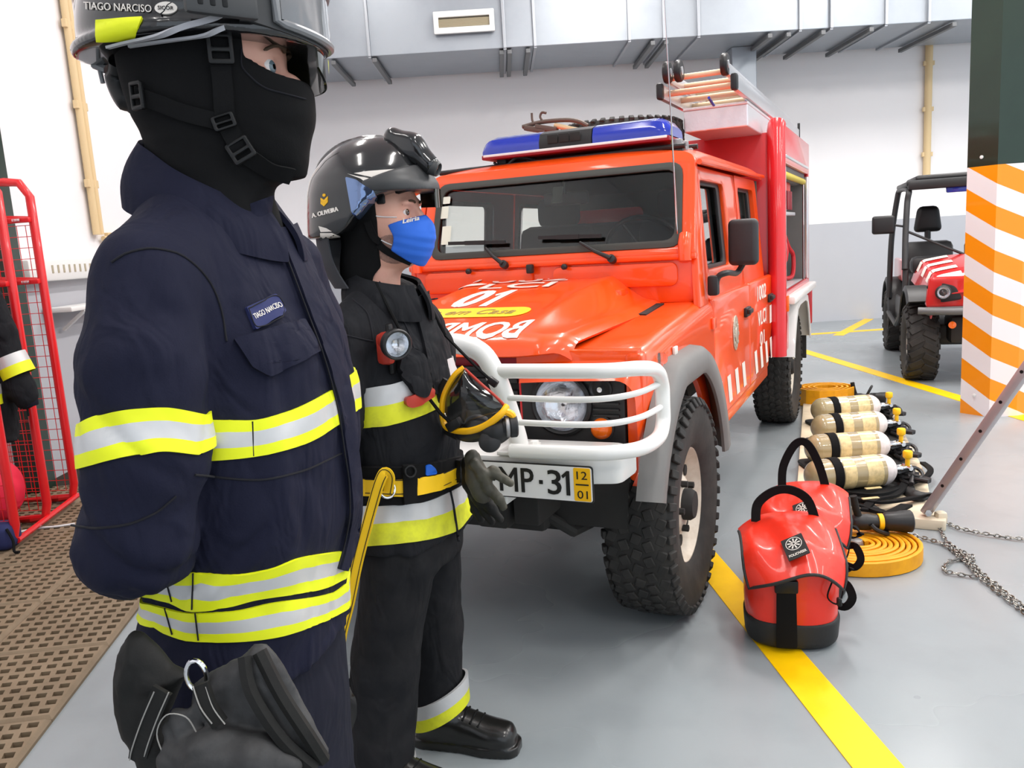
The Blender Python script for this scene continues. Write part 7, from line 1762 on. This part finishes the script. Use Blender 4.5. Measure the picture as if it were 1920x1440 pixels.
# breathing sets
def blob(p, seed): return p
cyl_px = [((1518, 778), (1650, 768)), ((1516, 812), (1664, 801)), ((1505, 852), (1668, 842)), ((1500, 905), (1684, 888))]
names = ['breathing set farthest from the red bags, next to the rolled orange hose', 'breathing set second from the far end of the row of four', 'breathing set second from the red bags in the row of four', 'breathing set nearest the red bags, with its harness spilling forward']
SB0 = None
for k, (l_, r_) in enumerate(cyl_px):
    a = ground(*l_, .105); b = ground(*r_, .105); d = b-a; L0 = .50; mid = (a+b)/2; rz = math.atan2(d[1], d[0])
    S0 = empty('breathing_set', (mid[0], mid[1], .036), rz); tag(S0, 'grey '+names[k], 'breathing set', 'breathing sets on the ground sheet', 'thing')
    if SB0 is None:
        MX = Matrix.Translation((0, 0, .098)) @ Matrix.Rotation(PI/2, 4, 'Y'); R0 = .083
        def cp(z0, z1, dr=0., n=1): return [(R0+dr, z0), (R0+dr, z1)]
        dome_ = [(R0*math.sin(t), -.165-.075*math.cos(t)) for t in np.linspace(0, PI/2, 9)]
        MB().lathe(dome_+[(R0, -.165), (R0, .165)], 36, M=MX).build('cylinder_body', 'cyl_grey', S0)
        MB().lathe([(R0+.0008, -.060), (R0+.0008, .002)], 36, M=MX).build('label', 'cyl_label', S0); MB().lathe([(R0+.0008, .060), (R0+.0008, .145)], 36, M=MX).build('label', 'cyl_label', S0)
        MB().lathe([(R0+.001, -.115), (R0+.005, -.113), (R0+.005, -.068), (R0+.001, -.066)], 36, M=MX).build('strap', 'webbing_black', S0)
        MB().lathe([(R0-.0005, .165)]+[(R0*math.cos(t)+.0005, .165+.085*math.sin(t)) for t in np.linspace(0, 1.35, 9)]+[(.018, .256)], 32, M=MX).build('shoulder', 'cyl_white', S0)
        MB().lathe([(.017, .245), (.019, .25), (.019, .285), (.014, .29), (.014, .335), (0, .335)], 16, M=MX).build('valve_body', 'chrome', S0)
        MB().lathe([(.012, -.02), (.012, .03), (.02, .035), (.024, .04), (.024, .068), (.020, .073), (0, .074)], 12, M=Matrix.Translation((.318, 0, .115))).build('valve_knob', 'valve_yellow', S0)
        MB().tube([(.318, -.035, .10), (.318, .035, .10)], .012, 10).build('valve_cross', 'chrome', S0)
        m = MB(); m.plate([roundpoly([(-.26, -.10), (.30, -.12), (.34, 0), (.30, .12), (-.26, .10)], .05)], .016, .005); m.build('back_plate', 'bag_black', S0)
        for i in range(6):
            rr = random.Random(i); P_ = [(.26+rr.random()*.14, (rr.random()-.5)*.22, .02+rr.random()*.06) for _ in range(5)]; MB().tube(smooth_path(P_, 5), .011, 8).build('hose', 'black_plastic', S0)
        MB().tube([(.40+.035*math.cos(2*PI*i/20), .06+.035*math.sin(2*PI*i/20), .045+.02*math.sin(2*PI*i/20)) for i in range(20)], .010, 8, closed=True).build('gauge_loop', 'black_plastic', S0)
        MB().lathe([(0, 0), (.03, 0), (.032, .006), (.032, .02), (0, .022)], 18, M=Matrix.Translation((.37, -.07, .035))).build('gauge', 'black_plastic', S0)
        SB0 = S0; kids0 = [c for c in COL.objects if c.parent == S0]
    else:
        for c in kids0: q = c.copy(); COL.objects.link(q); q.parent = S0
    last = S0
# harness of the front set
hp = lambda px, py, z: np.array(last.matrix_basis.inverted() @ V3(ground(px, py, z)))
for i, (pp, w_) in enumerate((([(1580, 925), (1640, 930), (1690, 915), (1735, 895)], .05), ([(1585, 945), (1630, 955), (1665, 965), (1700, 950)], .055), ([(1600, 935), (1650, 945), (1720, 935), (1748, 930)], .045), ([(1700, 900), (1725, 905), (1745, 885), (1730, 870)], .03), ([(1620, 960), (1640, 940), (1680, 930), (1700, 905)], .04))):
    hb = np.array([tuple(q) for q in smooth_path([hp(x, y, .045+.015*((i+k) % 2)) for k, (x, y) in enumerate(pp)], 6)]); ribbon3(hb, np.tile([.1, .2, 1.], (len(hb), 1)), w_, 'harness_strap', 'webbing_black', last, .012)
for (x, y) in ((1637, 915), (1632, 934)):
    q = hp(x, y, .075); MB().box(q, (.085, .022, .006), .002).build('reflective_tag', 'cyl_label', last)
sdf_obj(lambda p: smin(chain(p, [hp(1690, 915, .03), hp(1720, 935, .03), hp(1745, 930, .03)], [.03, .035, .02], .02), chain(p, [hp(1590, 930, .03), hp(1640, 960, .03)], [.03, .03], .02), .02)+folds(p, (30, 30, 30), .006, 4.), tuple(np.min([hp(1560, 960, 0), hp(1760, 880, 0), hp(1560, 890, .2), hp(1760, 990, .2)], axis=0)-.06), tuple(np.max([hp(1560, 960, 0), hp(1760, 880, .0), hp(1560, 890, .2), hp(1760, 990, .2)], axis=0)+.03), .008, 'harness_pad', 'bag_black', last)
q = hp(1600, 870, .05)
# orange hose roll and its nozzle at the far end of the row
oh = ground(1545, 762); OH = empty('hose_coil', (oh[0]+.05, oh[1]+.10, 0)); tag(OH, 'orange fire hose rolled up at the far end of the breathing cylinders', 'hose', kind='thing')
for k in range(4):
    r = .19-.035*k; MB().grid(lambda u, v: (r*math.cos(2*PI*u)*1.15, r*math.sin(2*PI*u), .005+.135*v), 12, 1, cu=True, thick=.014).build('hose_turn', 'hose_yellow', OH, ang=20)
n2 = ground(1598, 765); nozzle((n2[0]+.14, n2[1]+.12, .05), -.5, 'black hose nozzle with an upright grip beside the rolled orange hose')
# steel post with its foot
pf = ground(1735, 985); e_up = at_y(1925, 690, 3.42)
PO = empty('steel_post', (pf[0], pf[1], 0)); tag(PO, 'grey steel tube with holes leaning up out of a pale foot on the floor', 'post', kind='thing')
m = MB(); m.plate([roundpoly([(-.10, -.05), (.075, -.075), (.085, -.02), (.06, .06), (-.04, .07)], .015)], .05, .006, M=Matrix.Rotation(-.35, 4, 'Z')); m.build('foot', 'post_foot', PO)
m = MB(); m.box((.055, -.03, .045), (.05, .05, .06), .015); m.build('foot_lug', 'post_foot', PO)
dv = (e_up-np.array([pf[0]+.0, pf[1]+.0, .06])); a0 = np.array([.0, .0, .06]); L1 = np.linalg.norm(dv); top_ = a0+dv*1.6
m = MB(); m.bar(a0, top_, .052, .042, .008, up=(.6, -.8, .2)); m.build('tube', 'post_grey', PO)
sd = np.array([-dv[1], dv[0], 0]); dn = dv/L1
cm = np.cross(np.cross(dn, CAM-np.array([pf[0], pf[1], .3])), dn); cm /= np.linalg.norm(cm)
for i in range(9):
    q = a0+dn*(.17+i*.155); up_ = np.array([.6, -.8, .2]); yv = np.cross(up_, dn); yv /= np.linalg.norm(yv); zv = np.cross(dn, yv)
    for nv, h_ in ((zv, .0213), (yv, .0263)):
        if nv@cm > .4: m = MB(); m.lathe([(.0075, -.001), (.0075, .0006), (0, .0006)], 12, M=frame(q+nv*h_, dn, np.cross(nv, dn))); m.build('bolt_hole', 'buckle_black', PO)
for px in ((1716, 972),):
    m = MB(); m.lathe([(.016, 0), (.016, .012), (0, .014)], 6, M=frame(np.array([-.015, -.045, .075]), (1, 0, 0), (0, .3, 1))); m.build('pivot_bolt', 'steel_dull', PO)
# chain
def chainthing(name, paths, label):
    o0 = ground(*paths[0][0][0]); E_ = empty(name, (o0[0], o0[1], 0)); tag(E_, label, 'chain', kind='thing'); m = MB()
    for pth, twin in paths:
        P_ = np.array([ground(*q)[:2] for q in pth]); P_ = resample(P_, 200); s_ = np.r_[0, np.cumsum(np.linalg.norm(np.diff(P_, axis=0), axis=1))]
        for off in ((0,) if not twin else (-.011, .011)):
            n = int(s_[-1]/.021)
            for i in range(n):
                d = i*.021+(.007 if off > 0 else 0); x, y = np.interp(d, s_, P_[:, 0]), np.interp(d, s_, P_[:, 1]); x2, y2 = np.interp(d+.01, s_, P_[:, 0]), np.interp(d+.01, s_, P_[:, 1]); t = np.array([x2-x, y2-y, 0]); ln_ = np.linalg.norm(t)
                if ln_ < 1e-6: continue
                t /= ln_; sd_ = np.array([-t[1], t[0], 0]); up_ = np.array([0, 0, 1.]); al = .7+.5*random.random() if i % 2 else -.5*random.random()
                w_ = sd_*math.cos(al)+up_*math.sin(al); c = np.array([x, y, .010+.004*random.random()])+sd_*(off+.004*(random.random()-.5)*(2 if twin else 1))-np.array([o0[0], o0[1], 0])
                ring = []
                for j in range(10):
                    a = 2*PI*j/10; ring.append(c+t*(.0145*math.cos(a))+w_*(.0075*math.sin(a)))
                for q in ring: q[2] = max(q[2], .0035)
                m.tube(ring, .0028, 5, closed=True)
    m.build('links', 'chain_steel', E_); return E_
chainthing('steel_chain', [([(1692, 1003), (1725, 1012), (1770, 1024)], 0), ([(1755, 972), (1762, 995), (1775, 1022)], 0), ([(1772, 1022), (1795, 1040), (1815, 1058), (1835, 1080), (1865, 1105), (1895, 1128), (1935, 1160)], 1), ([(1812, 1050), (1785, 1056), (1770, 1070), (1775, 1078), (1800, 1082), (1840, 1088)], 0), ([(1795, 1038), (1815, 1048), (1824, 1056)], 1)], 'knotted steel chain with a loop lying on the floor below the grey post')
chainthing('steel_chain', [([(1757, 975), (1790, 992), (1830, 1003), (1880, 1011), (1940, 1018)], 0)], 'thin straight steel chain running right along the floor from the foot of the grey post')
